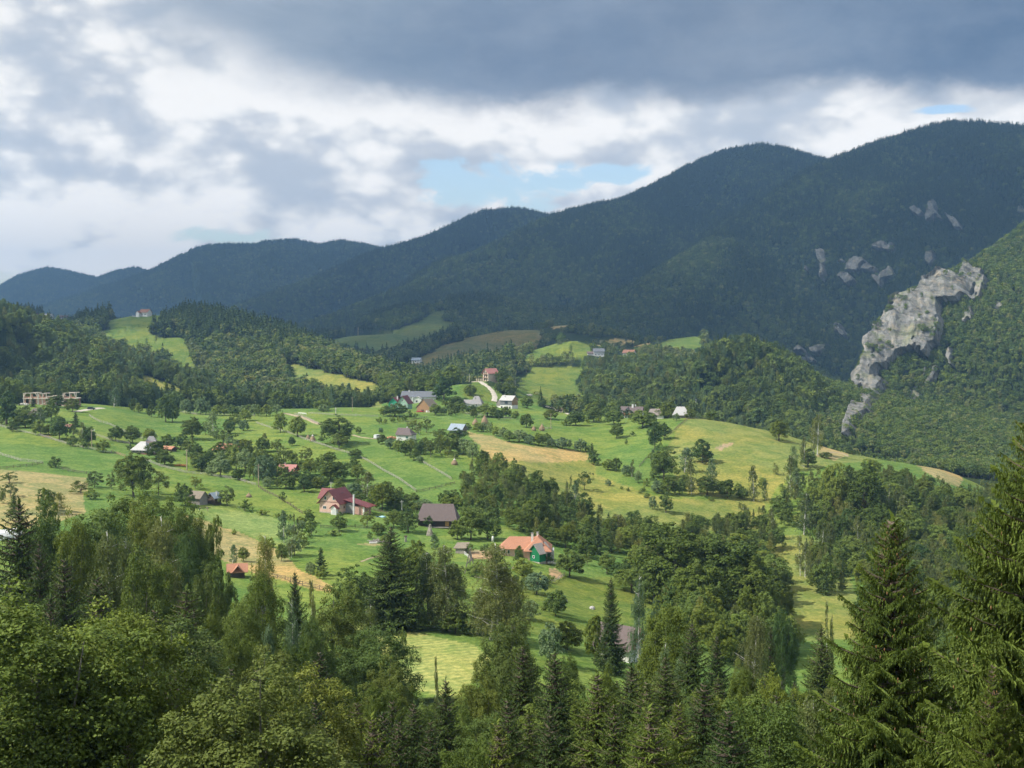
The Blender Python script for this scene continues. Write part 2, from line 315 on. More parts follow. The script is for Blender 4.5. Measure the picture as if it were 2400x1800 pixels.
_LANDMIN = lambda px: np.interp(px, [0, 400, 640, 840, 900, 1240, 1340, 1600, 1700, 1900, 2400], [680, 800, 860, 880, 905, 905, 860, 780, 760, 740, 690])
def cover(x, y, z):
    """land cover class of ground points; the outlines are those of the fields as they lie on the ground"""
    px, py = proj(x, y, z); jx = fbm(x, y, 22, 5, 9) * 16; jy = fbm(x, y, 22, 5, 13) * 7
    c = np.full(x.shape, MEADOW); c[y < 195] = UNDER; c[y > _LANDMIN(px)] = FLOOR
    for cls, d0, d1, poly in FIELDS:
        i = np.nonzero((y > d0) & (y < d1))[0]
        if len(i): m = inside(poly, (px + jx)[i], (py + jy)[i]); c[i[m]] = cls
    return c
# ------------------------------------------------------------------ materials
MATS = {}
def new_mat(name):
    m = bpy.data.materials.new(name); m.use_nodes = True; m.node_tree.nodes.clear(); return m, NT(m.node_tree)
def plain(name, col, rough=.8, var=.12, scale=3.0, metal=0, spec=.3, bump=0.0, stretch=None):
    if name in MATS: return MATS[name]
    m, w = new_mat(name); b = w.node('ShaderNodeBsdfPrincipled'); o = w.node('ShaderNodeOutputMaterial'); w.l.new(b.outputs[0], o.inputs[0])
    tc = w.node('ShaderNodeTexCoord'); v = tc.outputs['Object']
    if stretch:
        mp = w.node('ShaderNodeMapping'); mp.inputs['Scale'].default_value = stretch; w.l.new(v, mp.inputs[0]); v = mp.outputs[0]
    n = w.noise(v, scale, 5, .6)
    lo = tuple(c * (1 - var) for c in col); hi = tuple(min(1, c * (1 + var)) for c in col)
    w.set(b.inputs['Base Color'], w.mix(w.ss(n, .3, .7), lo, hi)); b.inputs['Roughness'].default_value = rough; b.inputs['Metallic'].default_value = metal
    b.inputs['Specular IOR Level'].default_value = spec
    if bump:
        bp = w.node('ShaderNodeBump'); bp.inputs['Strength'].default_value = bump; bp.inputs['Distance'].default_value = .05; w.l.new(n, bp.inputs['Height']); w.l.new(bp.outputs[0], b.inputs['Normal'])
    MATS[name] = m; return m
def striped(name, col, col2, scale, axis='z', rough=.8, noise=.5, sharp=(.35, .65)):
    """boards, tiles and sheets: bands along one object axis, broken by noise"""
    if name in MATS: return MATS[name]
    m, w = new_mat(name); b = w.node('ShaderNodeBsdfPrincipled'); o = w.node('ShaderNodeOutputMaterial'); w.l.new(b.outputs[0], o.inputs[0])
    tc = w.node('ShaderNodeTexCoord'); wv = w.node('ShaderNodeTexWave'); wv.bands_direction = axis.upper(); wv.inputs['Scale'].default_value = scale; wv.inputs['Distortion'].default_value = .4
    w.l.new(tc.outputs['Object'], wv.inputs[0])
    n = w.noise(tc.outputs['Object'], 1.7, 5, .65); n2 = w.noise(tc.outputs['Object'], 9, 3, .6)
    base = w.mix(w.ss(wv.outputs[1], *sharp), col, col2)
    base = w.mix(w.m('MULTIPLY', w.ss(n, .35, .65), noise), base, tuple(c * .62 for c in col2))
    base = w.mix(w.m('MULTIPLY', w.ss(n2, .4, .7), noise * .5), base, tuple(min(1, c * 1.3) for c in col))
    w.set(b.inputs['Base Color'], base); b.inputs['Roughness'].default_value = rough; b.inputs['Specular IOR Level'].default_value = .25
    bp = w.node('ShaderNodeBump'); bp.inputs['Strength'].default_value = .4; bp.inputs['Distance'].default_value = .04; w.l.new(wv.outputs[1], bp.inputs['Height']); w.l.new(bp.outputs[0], b.inputs['Normal'])
    MATS[name] = m; return m
def leaf_mat(name, dark, light, hue=.12, trans=.20, yellow=None):
    if name in MATS: return MATS[name]
    m, w = new_mat(name); o = w.node('ShaderNodeOutputMaterial')
    at = w.node('ShaderNodeAttribute'); at.attribute_name = 'tint'; oi = w.node('ShaderNodeObjectInfo')
    base = w.mix(at.outputs['Fac'], dark, light)
    y = yellow or tuple(min(1, c * k) for c, k in zip(light, (1.35, 1.08, .8)))
    base = w.mix(w.m('MULTIPLY', oi.outputs['Random'], hue * 4), base, y)
    r2 = w.m('FRACT', w.m('MULTIPLY', oi.outputs['Random'], 7.31))
    base = w.mix(1.0, base, w.mix(r2, (.66, .72, .80), (1.22, 1.14, 1.0)), 'MULTIPLY')
    p = w.node('ShaderNodeBsdfPrincipled'); w.set(p.inputs['Base Color'], base); p.inputs['Roughness'].default_value = .55; p.inputs['Specular IOR Level'].default_value = .12
    t = w.node('ShaderNodeBsdfTranslucent'); w.set(t.inputs[0], w.mix(1.0, base, (1.2, 1.25, .6), 'MULTIPLY'))
    ms = w.node('ShaderNodeMixShader'); ms.inputs[0].default_value = trans; w.l.new(p.outputs[0], ms.inputs[1]); w.l.new(t.outputs[0], ms.inputs[2]); w.l.new(ms.outputs[0], o.inputs[0])
    MATS[name] = m; return m
def ground_mat(name='land'):
    m, w = new_mat(name); b = w.node('ShaderNodeBsdfPrincipled'); o = w.node('ShaderNodeOutputMaterial'); w.l.new(b.outputs[0], o.inputs[0])
    at = w.node('ShaderNodeAttribute'); at.attribute_name = 'col'; ge = w.node('ShaderNodeNewGeometry'); P = ge.outputs['Position']
    n1 = w.noise(P, .012, 5, .6, .5); n2 = w.noise(P, .09, 5, .65, .6); n3 = w.noise(P, .8, 4, .7); n4 = w.noise(P, 4.0, 2, .6)
    mp = w.node('ShaderNodeMapping'); mp.inputs['Rotation'].default_value = (0, 0, .5); mp.inputs['Scale'].default_value = (.05, .6, .6); w.l.new(P, mp.inputs[0])
    n5 = w.noise(mp.outputs[0], 1.0, 3, .6)
    c = at.outputs['Color']
    c = w.mix(w.ss(n1, .40, .66), c, w.mix(1.0, c, (1.40, 1.12, .95), 'MULTIPLY'))
    c = w.mix(w.ss(n2, .40, .62, 0, .9), c, w.mix(1.0, c, (.60, .76, .66), 'MULTIPLY'))
    c = w.mix(w.ss(n5, .45, .70, 0, .6), c, w.mix(1.0, c, (1.30, 1.22, 1.2), 'MULTIPLY'))
    c = w.mix(w.ss(n3, .35, .65), w.mix(1.0, c, (.74, .80, .74), 'MULTIPLY'), w.mix(1.0, c, (1.32, 1.24, 1.2), 'MULTIPLY'))
    c = w.mix(w.ss(n4, .45, .75, 0, .5), c, w.mix(1.0, c, (.6, .7, .6), 'MULTIPLY'))
    rw = w.node('ShaderNodeAttribute'); rw.attribute_name = 'rows'; wv = w.node('ShaderNodeTexWave'); wv.inputs['Scale'].default_value = .16; wv.inputs['Distortion'].default_value = 2.2; wv.inputs['Detail'].default_value = 3; wv.inputs['Detail Scale'].default_value = .6
    mp2 = w.node('ShaderNodeMapping'); mp2.inputs['Rotation'].default_value = (0, 0, 1.05); w.l.new(P, mp2.inputs[0]); w.l.new(mp2.outputs[0], wv.inputs[0])
    c = w.mix(w.m('MULTIPLY', rw.outputs['Fac'], w.ss(wv.outputs[1], .35, .75, 0, .65)), c, w.mix(1.0, c, (1.35, 1.22, 1.2), 'MULTIPLY'))
    w.set(b.inputs['Base Color'], c); b.inputs['Roughness'].default_value = .95; b.inputs['Specular IOR Level'].default_value = .08
    bp = w.node('ShaderNodeBump'); bp.inputs['Strength'].default_value = .55; bp.inputs['Distance'].default_value = .5
    w.l.new(w.m('ADD', n3, w.m('MULTIPLY', n2, 2.5)), bp.inputs['Height']); w.l.new(bp.outputs[0], b.inputs['Normal'])
    return m
def rock_mat():
    if 'rock' in MATS: return MATS['rock']
    m, w = new_mat('rock'); b = w.node('ShaderNodeBsdfPrincipled'); o = w.node('ShaderNodeOutputMaterial'); w.l.new(b.outputs[0], o.inputs[0])
    ge = w.node('ShaderNodeNewGeometry'); P = ge.outputs['Position']
    mp = w.node('ShaderNodeMapping'); mp.inputs['Scale'].default_value = (1, 1, .30); mp.inputs['Rotation'].default_value = (.15, .35, 0); w.l.new(P, mp.inputs[0])
    n1 = w.noise(mp.outputs[0], .05, 8, .7, .8); n2 = w.noise(mp.outputs[0], .22, 6, .7); n3 = w.noise(P, .03, 4, .6)
    c = w.ramp(n1, [(.34, (.04, .04, .038)), (.44, (.13, .13, .12)), (.53, (.23, .225, .21)), (.70, (.34, .33, .31))])
    c = w.mix(w.ss(n2, .52, .60, 0, .75), c, (.13, .14, .10))
    c = w.mix(w.ss(n3, .55, .68, 0, .6), c, (.20, .22, .10))
    n5 = w.noise(P, .11, 6, .7); c = w.mix(w.ss(n5, .50, .64, 0, .45), c, (.36, .29, .19)); c = w.mix(w.ss(w.noise(mp.outputs[0], .5, 4, .7), .54, .62, 0, .7), c, (.07, .08, .06)); w.set(b.inputs['Base Color'], c); b.inputs['Roughness'].default_value = .9; b.inputs['Specular IOR Level'].default_value = .15
    bp = w.node('ShaderNodeBump'); bp.inputs['Strength'].default_value = .9; bp.inputs['Distance'].default_value = 4.0; w.l.new(n1, bp.inputs['Height']); w.l.new(bp.outputs[0], b.inputs['Normal'])
    MATS['rock'] = m; return m

# ------------------------------------------------------------------ object helpers
def tag(o, label=None, cat=None, group=None, kind=None):
    for k, v in (('label', label), ('category', cat), ('group', group), ('kind', kind)):
        if v: o[k] = v
    return o
def np_mesh(name, V, Fq, mats=(), tint=None, midx=None, smooth=False, n=4):
    """mesh from numpy arrays: V (k,3), Fq (m,n) equal sided faces"""
    me = bpy.data.meshes.new(name); V = np.ascontiguousarray(V, np.float32); Fq = np.ascontiguousarray(Fq, np.int32); m = len(Fq)
    me.vertices.add(len(V)); me.vertices.foreach_set('co', V.ravel()); me.loops.add(m * n); me.loops.foreach_set('vertex_index', Fq.ravel())
    me.polygons.add(m); me.polygons.foreach_set('loop_start', np.arange(0, m * n, n, dtype=np.int32)); me.polygons.foreach_set('loop_total', np.full(m, n, np.int32))
    if midx is not None: me.polygons.foreach_set('material_index', np.asarray(midx, np.int32))
    me.polygons.foreach_set('use_smooth', np.full(m, bool(smooth)))
    for mt in mats: me.materials.append(mt)
    me.update(calc_edges=True)
    if tint is not None:
        a = me.attributes.new('tint', 'FLOAT', 'FACE'); a.data.foreach_set('value', np.asarray(tint, np.float32))
    return me
def link(name, me, parent=None, loc=None, rotz=0):
    o = bpy.data.objects.new(name, me); COL.objects.link(o)
    if parent is not None: o.parent = parent
    if loc is not None: o.location = loc
    if rotz: o.rotation_euler = (0, 0, rotz)
    return o
def empty(name, loc, rotz=0, label=None, cat=None, group=None):
    o = link(name, None, None, loc, rotz); o.empty_display_size = .5; return tag(o, label, cat, group)

# ------------------------------------------------------------------ the land as one sheet
def build_land():
    uin = np.linspace(-.52, .52, 1000); e = np.geomspace(.004, 1.3, 60)
    u = np.concatenate([-.52 - e[::-1], uin, .52 + e])
    D = np.concatenate([[1.0, 2.5, 5, 8, 11], np.geomspace(15, 9400, 1050)])
    U, DD = np.meshgrid(u, D); X = U * np.maximum(DD, 30); Y = DD.copy()
    Z = height(X, Y); n0, n1 = X.shape
    global HG, HU, HD; HG, HU, HD = Z, u, np.log(D)
    # back of the land, behind the camera
    V = np.stack([X, Y, Z], -1).reshape(-1, 3)
    c = cover(V[:, 0], V[:, 1], V[:, 2])
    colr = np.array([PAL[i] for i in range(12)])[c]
    idx = np.arange(n0 * n1).reshape(n0, n1)
    q = np.stack([idx[:-1, :-1], idx[:-1, 1:], idx[1:, 1:], idx[1:, :-1]], -1).reshape(-1, 4)
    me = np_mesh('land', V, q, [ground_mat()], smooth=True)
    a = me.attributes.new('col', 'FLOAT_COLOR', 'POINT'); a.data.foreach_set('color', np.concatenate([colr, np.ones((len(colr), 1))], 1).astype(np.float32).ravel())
    a = me.attributes.new('rows', 'FLOAT', 'POINT'); a.data.foreach_set('value', (np.isin(c, (MOWN, HAY)) * 1.0 + np.isin(c, (STRAW,)) * .35).astype(np.float32))
    o = link('ground', me); tag(o, 'green meadows, straw fields, hills and mountain slopes of the valley', 'ground', None, 'structure')
    # hilltop the photographer stands on, closing the land behind the camera
    bx = np.linspace(-60, 60, 13); by = np.linspace(-120, 1.0, 13); BX, BY = np.meshgrid(bx, by); BX = BX * (1 + (1 - BY) / 40)
    bz = np.where(BY > .5, height(BX, np.maximum(BY, 1.0)), -1.85 - .02 * np.abs(BX) * 0 + .08 * (BY - 1) * -1 * .3)
    idx = np.arange(BX.size).reshape(BX.shape)
    q = np.stack([idx[:-1, :-1], idx[:-1, 1:], idx[1:, 1:], idx[1:, :-1]], -1).reshape(-1, 4)
    me = np_mesh('viewpoint', np.stack([BX, BY, bz], -1).reshape(-1, 3), q, [plain('viewpoint grass', (.08, .13, .03), .95, .3, .5)], smooth=True)
    tag(link('hill', me), 'grassy hilltop the view is taken from', 'hill', None, 'structure')
build_land()
def hfast(x, y):
    D = np.clip(y, 1.0, 9390.0); u = np.clip(x / np.maximum(D, 30), HU[0], HU[-1]); a = np.interp(np.log(D), HD, np.arange(len(HD))); b = np.interp(u, HU, np.arange(len(HU)))
    ai = np.clip(a.astype(int), 0, len(HD) - 2); bi = np.clip(b.astype(int), 0, len(HU) - 2); fa = a - ai; fb = b - bi
    return (HG[ai, bi] * (1 - fa) + HG[ai + 1, bi] * fa) * (1 - fb) + (HG[ai, bi + 1] * (1 - fa) + HG[ai + 1, bi + 1] * fa) * fb
def height(x, y):
    x = np.asarray(x, float); y = np.asarray(y, float); sh = np.broadcast(x, y).shape
    return hfast(np.broadcast_to(x, sh).ravel(), np.broadcast_to(y, sh).ravel()).reshape(sh)

# ------------------------------------------------------------------ haze and shading clouds
def closed_box(name, x0, x1, y0, y1, z0, z1, mat):
    V = [(x, y, z) for x in (x0, x1) for y in (y0, y1) for z in (z0, z1)]
    q = [(0, 1, 3, 2), (4, 6, 7, 5), (0, 4, 5, 1), (2, 3, 7, 6), (0, 2, 6, 4), (1, 5, 7, 3)]
    return link(name, np_mesh(name, V, q, [mat]))
def build_haze():
    m, w = new_mat('air'); o = w.node('ShaderNodeOutputMaterial'); v = w.node('ShaderNodeVolumePrincipled')
    v.inputs['Color'].default_value = (.32, .60, 1.0, 1); v.inputs['Density'].default_value = HAZE; v.inputs['Anisotropy'].default_value = .35
    w.l.new(v.outputs[0], o.inputs['Volume'])
    try: m.cycles.homogeneous_volume = True
    except Exception: pass
    h = closed_box('haze', -17500, 17500, -600, 9800, -260, 760, m); tag(h, 'pale blue haze over the valley and the mountains', 'haze', None, 'stuff')
HAZE = 1.3e-4
def cloud_mat():
    if 'shade cloud shell' in MATS: return MATS['shade cloud shell']
    m, w = new_mat('shade cloud shell'); o = w.node('ShaderNodeOutputMaterial'); d = w.node('ShaderNodeBsdfDiffuse'); w.set(d.inputs[0], (.85, .87, .90)); t = w.node('ShaderNodeBsdfTransparent')
    ge = w.node('ShaderNodeNewGeometry'); n = w.noise(ge.outputs['Position'], .0018, 5, .6)
    ms = w.node('ShaderNodeMixShader'); w.l.new(w.ss(n, .35, .65, .30, .62), ms.inputs[0]); w.l.new(d.outputs[0], ms.inputs[1]); w.l.new(t.outputs[0], ms.inputs[2]); w.l.new(ms.outputs[0], o.inputs[0]); MATS['shade cloud shell'] = m; return m
def cloud_body(name, cx, cy, cz, rx, ry, rz, seed, rot=0):
    nu, nv = 96, 48; th = np.linspace(0, 2 * pi, nu, endpoint=False); ph = np.linspace(-pi / 2, pi / 2, nv)
    T, Pp = np.meshgrid(th, ph); x = np.cos(Pp) * np.cos(T); y = np.cos(Pp) * np.sin(T); z = np.sin(Pp)
    n = fbm(x * 3 + 20 + seed, y * 3 + z * 2 + 20, 1.0, 5, seed); r = 1 + .30 * n
    cr, sr = math.cos(rot), math.sin(rot); X = x * r * rx; Y = y * r * ry
    V = np.stack([cx + X * cr - Y * sr, cy + X * sr + Y * cr, cz + np.where(z < 0, z * .35, z) * r * rz], -1).reshape(-1, 3)
    idx = np.arange(nu * nv).reshape(nv, nu); q = np.stack([idx[:-1], np.roll(idx, -1, 1)[:-1], np.roll(idx, -1, 1)[1:], idx[1:]], -1).reshape(-1, 4)
    o = link('cloud', np_mesh(name, V, q, [cloud_mat()], smooth=True))
    return o
def shade_cloud(px, py, D, rx, ry, alt, seed, rot=0):
    """an unseen cloud placed high up the sunbeam to shade this place of the land"""
    p = W(px, py, D); t = (alt - p[2]) / sdir[2]; c = p + sdir * t
    o = cloud_body('cloud', c[0], c[1], alt, rx, ry, 260, seed, rot); return o
WOODS = True
# ------------------------------------------------------------------ trees
def unit(v): return v / np.maximum(np.linalg.norm(v, axis=-1, keepdims=True), 1e-9)
def cards(C, A, L, Wd, rs, N=None):
    """diamond leaves: centre C, long axis A, length L, width Wd; the plane contains A and is turned so it faces roughly N"""
    n = len(C); A = unit(A)
    if N is None: N = unit(rs.normal(size=(n, 3)))
    B = unit(np.cross(N, A)); L = np.broadcast_to(L, (n,))[:, None] * .5; Wd = np.broadcast_to(Wd, (n,))[:, None] * .5
    V = np.stack([C - A * L, C + B * Wd - A * L * .1, C + A * L, C - B * Wd - A * L * .1], 1).reshape(-1, 3)
    return V
def tubes(paths):
    """tapered round limbs: list of (points, radii)"""
    Vs, Fs, o = [], [], 0
    for pts, rad, k in paths:
        pts = np.array(pts, float); n = len(pts); t = unit(np.gradient(pts, axis=0)); ref = np.array([.31, .95, .05]); a = unit(np.cross(t, ref)); b = np.cross(t, a)
        an = np.arange(k) * 2 * pi / k
        ring = pts[:, None] + (np.cos(an)[None, :, None] * a[:, None] + np.sin(an)[None, :, None] * b[:, None]) * np.array(rad)[:, None, None]
        Vs.append(ring.reshape(-1, 3)); i = np.arange(n * k).reshape(n, k) + o
        Fs.append(np.stack([i[:-1], np.roll(i, -1, 1)[:-1], np.roll(i, -1, 1)[1:], i[1:]], -1).reshape(-1, 4)); o += n * k
    return np.concatenate(Vs), np.concatenate(Fs)
def quads(n): return np.arange(n * 4).reshape(n, 4)
BARK = plain('bark', (.12, .095, .07), .9, .3, 6, bump=.3); BARKG = plain('grey bark', (.20, .185, .16), .9, .3, 5, bump=.3)
BIRCHB = plain('birch bark', (.62, .60, .55), .8, .35, 3, bump=.2)
M_BEECH = leaf_mat('beech leaves', (.050, .088, .019), (.150, .215, .042), .11)
M_GREEN = leaf_mat('fresh leaves', (.078, .130, .030), (.205, .290, .068), .10)
M_DARK = leaf_mat('dark leaves', (.050, .094, .027), (.142, .220, .056), .12)
M_WILLOW = leaf_mat('silvery leaves', (0.105, 0.168, 0.070), (0.308, 0.406, 0.196), .06, yellow=(.20, .27, .12))
M_BIRCH = leaf_mat('birch leaves', (.090, .130, .046), (.240, .290, .115), .12, trans=.30)
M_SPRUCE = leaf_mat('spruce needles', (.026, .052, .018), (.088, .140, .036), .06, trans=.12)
M_SPRUCEL = leaf_mat('yellow green spruce needles', (.040, .074, .017), (.150, .215, .040), .07, trans=.15)  # lighter, yellower green tone of some spruces
M_SHRUB = leaf_mat('shrub leaves', (0.084, 0.147, 0.036), (0.231, 0.322, 0.084), .12)
M_ORCH = leaf_mat('orchard leaves', (.060, .100, .024), (.155, .215, .055), .14)

def broadleaf(seed, h, r, crown0, K, leaves, size, mat, lobes=.22, flat=.62, low=0.0, egg=.15, bark=BARK, open_=.0, trunks=1, droop=0.0, cs=1.0):
    """returns (crown mesh, trunk mesh): crown of K leafy clumps carried by limbs, from height crown0 to h"""
    rs = np.random.RandomState(seed); rz = (h - crown0) / 2; cz = crown0 + rz
    d = unit(rs.normal(size=(K * 3, 3))); d = d[(d[:, 2] > -.75 + low)][:K]; K = len(d)
    lob = 1 + lobes * np.sin(d[:, 0] * 3.1 + seed) * np.cos(d[:, 1] * 2.7 + seed * 2) + lobes * .7 * np.sin(d[:, 2] * 5 + d[:, 0] * 4 + seed * 3)
    f = np.where(rs.rand(K) < .78, rs.uniform(.72, .98, K), rs.uniform(.25, .7, K)) * lob
    C = d * f[:, None] * np.array([r, r, rz]); C[:, :2] *= (1 - egg * C[:, 2:3] / rz); C[:, 2] += cz
    rc = r * rs.uniform(.15, .30, K) * cs * (1 - .25 * np.clip((C[:, 2] - cz) / rz, 0, 1)); C[:, 2] = np.clip(C[:, 2], crown0 * .9, None)
    keep = rs.rand(K) > open_; C, rc, d = C[keep], rc[keep], d[keep]; K = len(C)
    n = int(leaves); ld = unit(rs.normal(size=(K, n, 3)) + d[:, None] * .45 + np.array([0, 0, .35]))
    q = rs.uniform(.35, 1.25, (K, n, 1)) ** .7
    P = C[:, None] + ld * q * rc[:, None, None] * np.array([1, 1, flat]); P[..., 2] -= droop * rs.rand(K, n) * rc[:, None]
    N = unit(ld * .7 + rs.normal(size=ld.shape) * .45 + np.array([0, 0, .55])); A = unit(np.cross(N, rs.normal(size=ld.shape)))
    P, N, A = P.reshape(-1, 3), N.reshape(-1, 3), A.reshape(-1, 3)
    s = size * rs.uniform(.65, 1.35, len(P)); V = cards(P, A, s, s * .62, rs, N)
    tint = np.clip(rs.rand(K)[:, None] * .5 + rs.rand(K, n) ** 1.5 * .75, 0, 1.1).reshape(-1)
    paths = []
    for j in range(trunks):
        lean = rs.normal(size=2) * r * (.12 if trunks == 1 else .45); r0 = h * .022 / (trunks ** .5) + .03
        zs = np.array([-.8, .0, .3, .6, .85]) * np.array([1, 1, 1, 1, 1]); tz = np.array([-.8, 0, h * .3, h * .58, h * .82]); k = np.array([0, 0, .25, .6, 1])
        tp = np.stack([lean[0] * k + rs.normal(size=5) * .04 * r, lean[1] * k + rs.normal(size=5) * .04 * r, tz], 1)
        paths.append((tp, [r0 * 1.25, r0, r0 * .75, r0 * .42, r0 * .12], 7))
    pick = rs.choice(K, min(K, 14), replace=False)
    for i in pick:
        s0 = tp[2] * (.6 + .3 * rs.rand()); s0 = np.array([np.interp(s0[2], tp[:, 2], tp[:, 0]), np.interp(s0[2], tp[:, 2], tp[:, 1]), max(crown0 * .7, s0[2])]); e = C[i]; mid = (s0 + e) / 2 + np.array([0, 0, -.06 * r])
        paths.append(([s0, mid, e], [r0 * .38, r0 * .22, r0 * .05], 5))
    tv, tf = tubes(paths)
    return np_mesh('crown', V, quads(len(P)), [mat], tint), np_mesh('trunk', tv, tf, [bark], smooth=True)

def spruce(seed, h, r, step, side, nl, mat, low=.03, sparse=.0, cone=False, detail=1.0, shape=.85, WR=.42, droop=.34, HL=.42):
    """whorls of drooping branches with hanging twigs"""
    rs = np.random.RandomState(seed); PC, PA, PL, PW, TI = [], [], [], [], []; paths = []
    z = h * low + .3; r0 = h * .014 + .03
    paths.append(([(0, 0, -.8), (0, 0, 0), (0.02 * r, 0, h * .5), (0, 0, h * .97)], [r0 * 1.2, r0, r0 * .55, r0 * .06], 8))
    while z < h * .985:
        t = z / h; L0 = r * (1 - t) ** shape * (1 if t > .12 else .75 + 2 * t) + .12; nb = int(rs.randint(4, 7)) if t < .9 else 4; a0 = rs.rand() * 6.28
        for b in range(nb):
            if rs.rand() < sparse: continue
            a = a0 + b * 2 * pi / nb + rs.normal() * .25; L = L0 * rs.uniform(.72, 1.18); up = .35 * t + .02; dr = droop * (1 - t) + .05
            m = max(4, int(L / (side * 1.0)) + 2); s = np.linspace(.06, 1, m); ca, sa = math.cos(a), math.sin(a); zz0 = z + rs.normal() * step * .3
            px_ = ca * L * s; py_ = sa * L * s; pz = zz0 + L * (up * s * 1.6 - dr * s ** 1.6 + .22 * s ** 4)
            Bp = np.stack([px_, py_, pz], 1); dirv = unit(np.gradient(Bp, axis=0)); sidev = np.array([-sa, ca, 0.])
            if detail >= 1: paths.append((Bp[::max(1, m // 4)] if m > 6 else Bp, np.linspace(r0 * .28, .006, len(Bp[::max(1, m // 4)] if m > 6 else Bp)), 4))
            bt = rs.rand() * .5
            for sg in (-1, 1):
                tl = (L * .34 * (1 - s) ** .7 + .12 + .05 * L)[:, None] * rs.uniform(.7, 1.2, (m, 1)); j = rs.normal(size=(m, 3)) * .12
                tw = unit(sidev * sg * .8 + dirv * .65 + np.array([0, 0, -.30]) + j)
                for q in range(nl):
                    k = (q + .5) / nl; Cc = Bp + tw * tl * k + np.array([0, 0, -1.]) * tl * k * k * .35
                    l = tl[:, 0] / nl * 1.55
                    PC.append(Cc); PA.append(tw + np.array([0, 0, -.35 - .5 * k])); PL.append(l); PW.append(np.minimum(l * WR, .30) / detail ** .5); TI.append(bt + .5 * k * rs.rand(m) + .15 * rs.rand(m))
                    hl = (tl[:, 0] * HL + .10) * rs.uniform(.5, 1.1, m)               # hanging twigs
                    PC.append(Cc + np.array([0, 0, -1.]) * hl[:, None] * .45); PA.append(np.array([0, 0, -1.]) + rs.normal(size=(m, 3)) * .16); PL.append(hl); PW.append(np.minimum(hl * WR * .8, .20) / detail ** .5); TI.append(bt * .6 + .25 * rs.rand(m))
            PC.append(Bp); PA.append(dirv); PL.append(np.full(m, L / m * 1.9 + .1)); PW.append(np.full(m, min(.26, .10 + .05 * L))); TI.append(bt + .4 + .1 * rs.rand(m))
        z += step * (1.15 - .45 * t) * rs.uniform(.8, 1.2)
    for k in range(5):                                                                 # leader
        a = rs.rand() * 6.28; PC.append(np.array([[0, 0, h * (.965 + .01 * k)]])); PA.append(np.array([[math.cos(a) * .5, math.sin(a) * .5, 1.2]])); PL.append(np.array([h * .03])); PW.append(np.array([h * .006 + .03])); TI.append(np.array([.6]))
    C = np.concatenate(PC); A = np.concatenate(PA); Lh = np.concatenate(PL); Wd = np.concatenate(PW); T = np.clip(np.concatenate(TI), 0, 1)
    N = unit(rs.normal(size=C.shape) * .6 + np.array([0, 0, .5]) + unit(C * [1, 1, 0]) * .6)
    V = cards(C, A, Lh, Wd, rs, N); tv, tf = tubes(paths)
    out = [np_mesh('crown', V, quads(len(C)), [mat], T), np_mesh('trunk', tv, tf, [BARK], smooth=True)]
    if cone:
        n = 170; th = rs.rand(n) * 6.28; zz = h * (1 - rs.rand(n) ** 1.6 * .45 - .02); rr = r * (1 - zz / h) ** shape * rs.uniform(.45, .95, n)
        cc = np.stack([np.cos(th) * rr, np.sin(th) * rr, zz - .18 - .25 * rr], 1); cp = []
        for c in cc: cp.append(([c + (0, 0, .07), c + (0, 0, .03), c - (0, 0, .04), c - (0, 0, .08)], [.006, .021, .019, .004], 5))
        tv, tf = tubes(cp); out.append(np_mesh('cone', tv, tf, [plain('cones', (.30, .17, .075), .8, .2, 9)], smooth=True))
    return out

def birch(seed, h, r, K, leaves, size, mat=None, stems=1, crown0=.10):
    rs = np.random.RandomState(seed); paths = []; tops = []
    for j in range(stems):
        off = rs.normal(size=2) * (.0 if stems == 1 else r * .35); ln = rs.normal(size=2) * r * .2; hh = h * (1 if j == 0 else rs.uniform(.75, .95)); r0 = h * .010 + .03
        tp = np.stack([off[0] + ln[0] * np.array([0, 0, .3, .7, 1]), off[1] + ln[1] * np.array([0, 0, .3, .7, 1]), np.array([-.6, 0, hh * .35, hh * .7, hh * .97])], 1); tops.append(tp)
        paths.append((tp, [r0 * 1.2, r0, r0 * .7, r0 * .4, r0 * .08], 7))
    P, T, AX = [], [], []
    for k in range(K):
        tp = tops[k % stems]; t = rs.uniform(crown0, .98); zc = t * tp[-1, 2]; c0 = np.array([np.interp(zc, tp[:, 2], tp[:, 0]), np.interp(zc, tp[:, 2], tp[:, 1]), zc])
        a = rs.rand() * 6.28; env = r * (math.sin(min(1, (1 - t) * 1.25 + .08) * pi * .56)) * (1 if stems == 1 else .8); rr = env * rs.uniform(.35, 1.05)
        tip = c0 + np.array([math.cos(a) * rr, math.sin(a) * rr, rr * rs.uniform(.35, .9)])
        if k < 36: paths.append(([c0, (c0 + tip) / 2 + (0, 0, .1 * rr), tip], [.05, .03, .008], 4))
        ns = 4; tk = rs.rand() * .5
        for q in range(ns):
            s0 = c0 + (tip - c0) * rs.uniform(.45, 1.05) + rs.normal(size=3) * .25; hl = rs.uniform(.5, 1.5) * h * .07; m = max(3, leaves // ns); u = rs.rand(m) ** .8
            pts = s0 + np.stack([rs.normal(size=m) * .10 * hl + u * math.cos(a) * .15, rs.normal(size=m) * .10 * hl + u * math.sin(a) * .15, -u * hl], 1)
            P.append(pts); T.append(tk + rs.rand(m) * .5)
    P = np.concatenate(P); n = len(P); s = size * rs.uniform(.6, 1.3, n); N = unit(rs.normal(size=(n, 3)) + np.array([0, 0, .4]) + unit(P * [1, 1, 0]) * .5); A = unit(rs.normal(size=(n, 3)) * .5 + np.array([0, 0, -1.]))
    V = cards(P, A, s, s * .6, rs, N); tv, tf = tubes(paths)
    return [np_mesh('crown', V, quads(n), [mat or M_BIRCH], np.clip(np.concatenate(T), 0, 1)), np_mesh('trunk', tv, tf, [BIRCHB], smooth=True)]

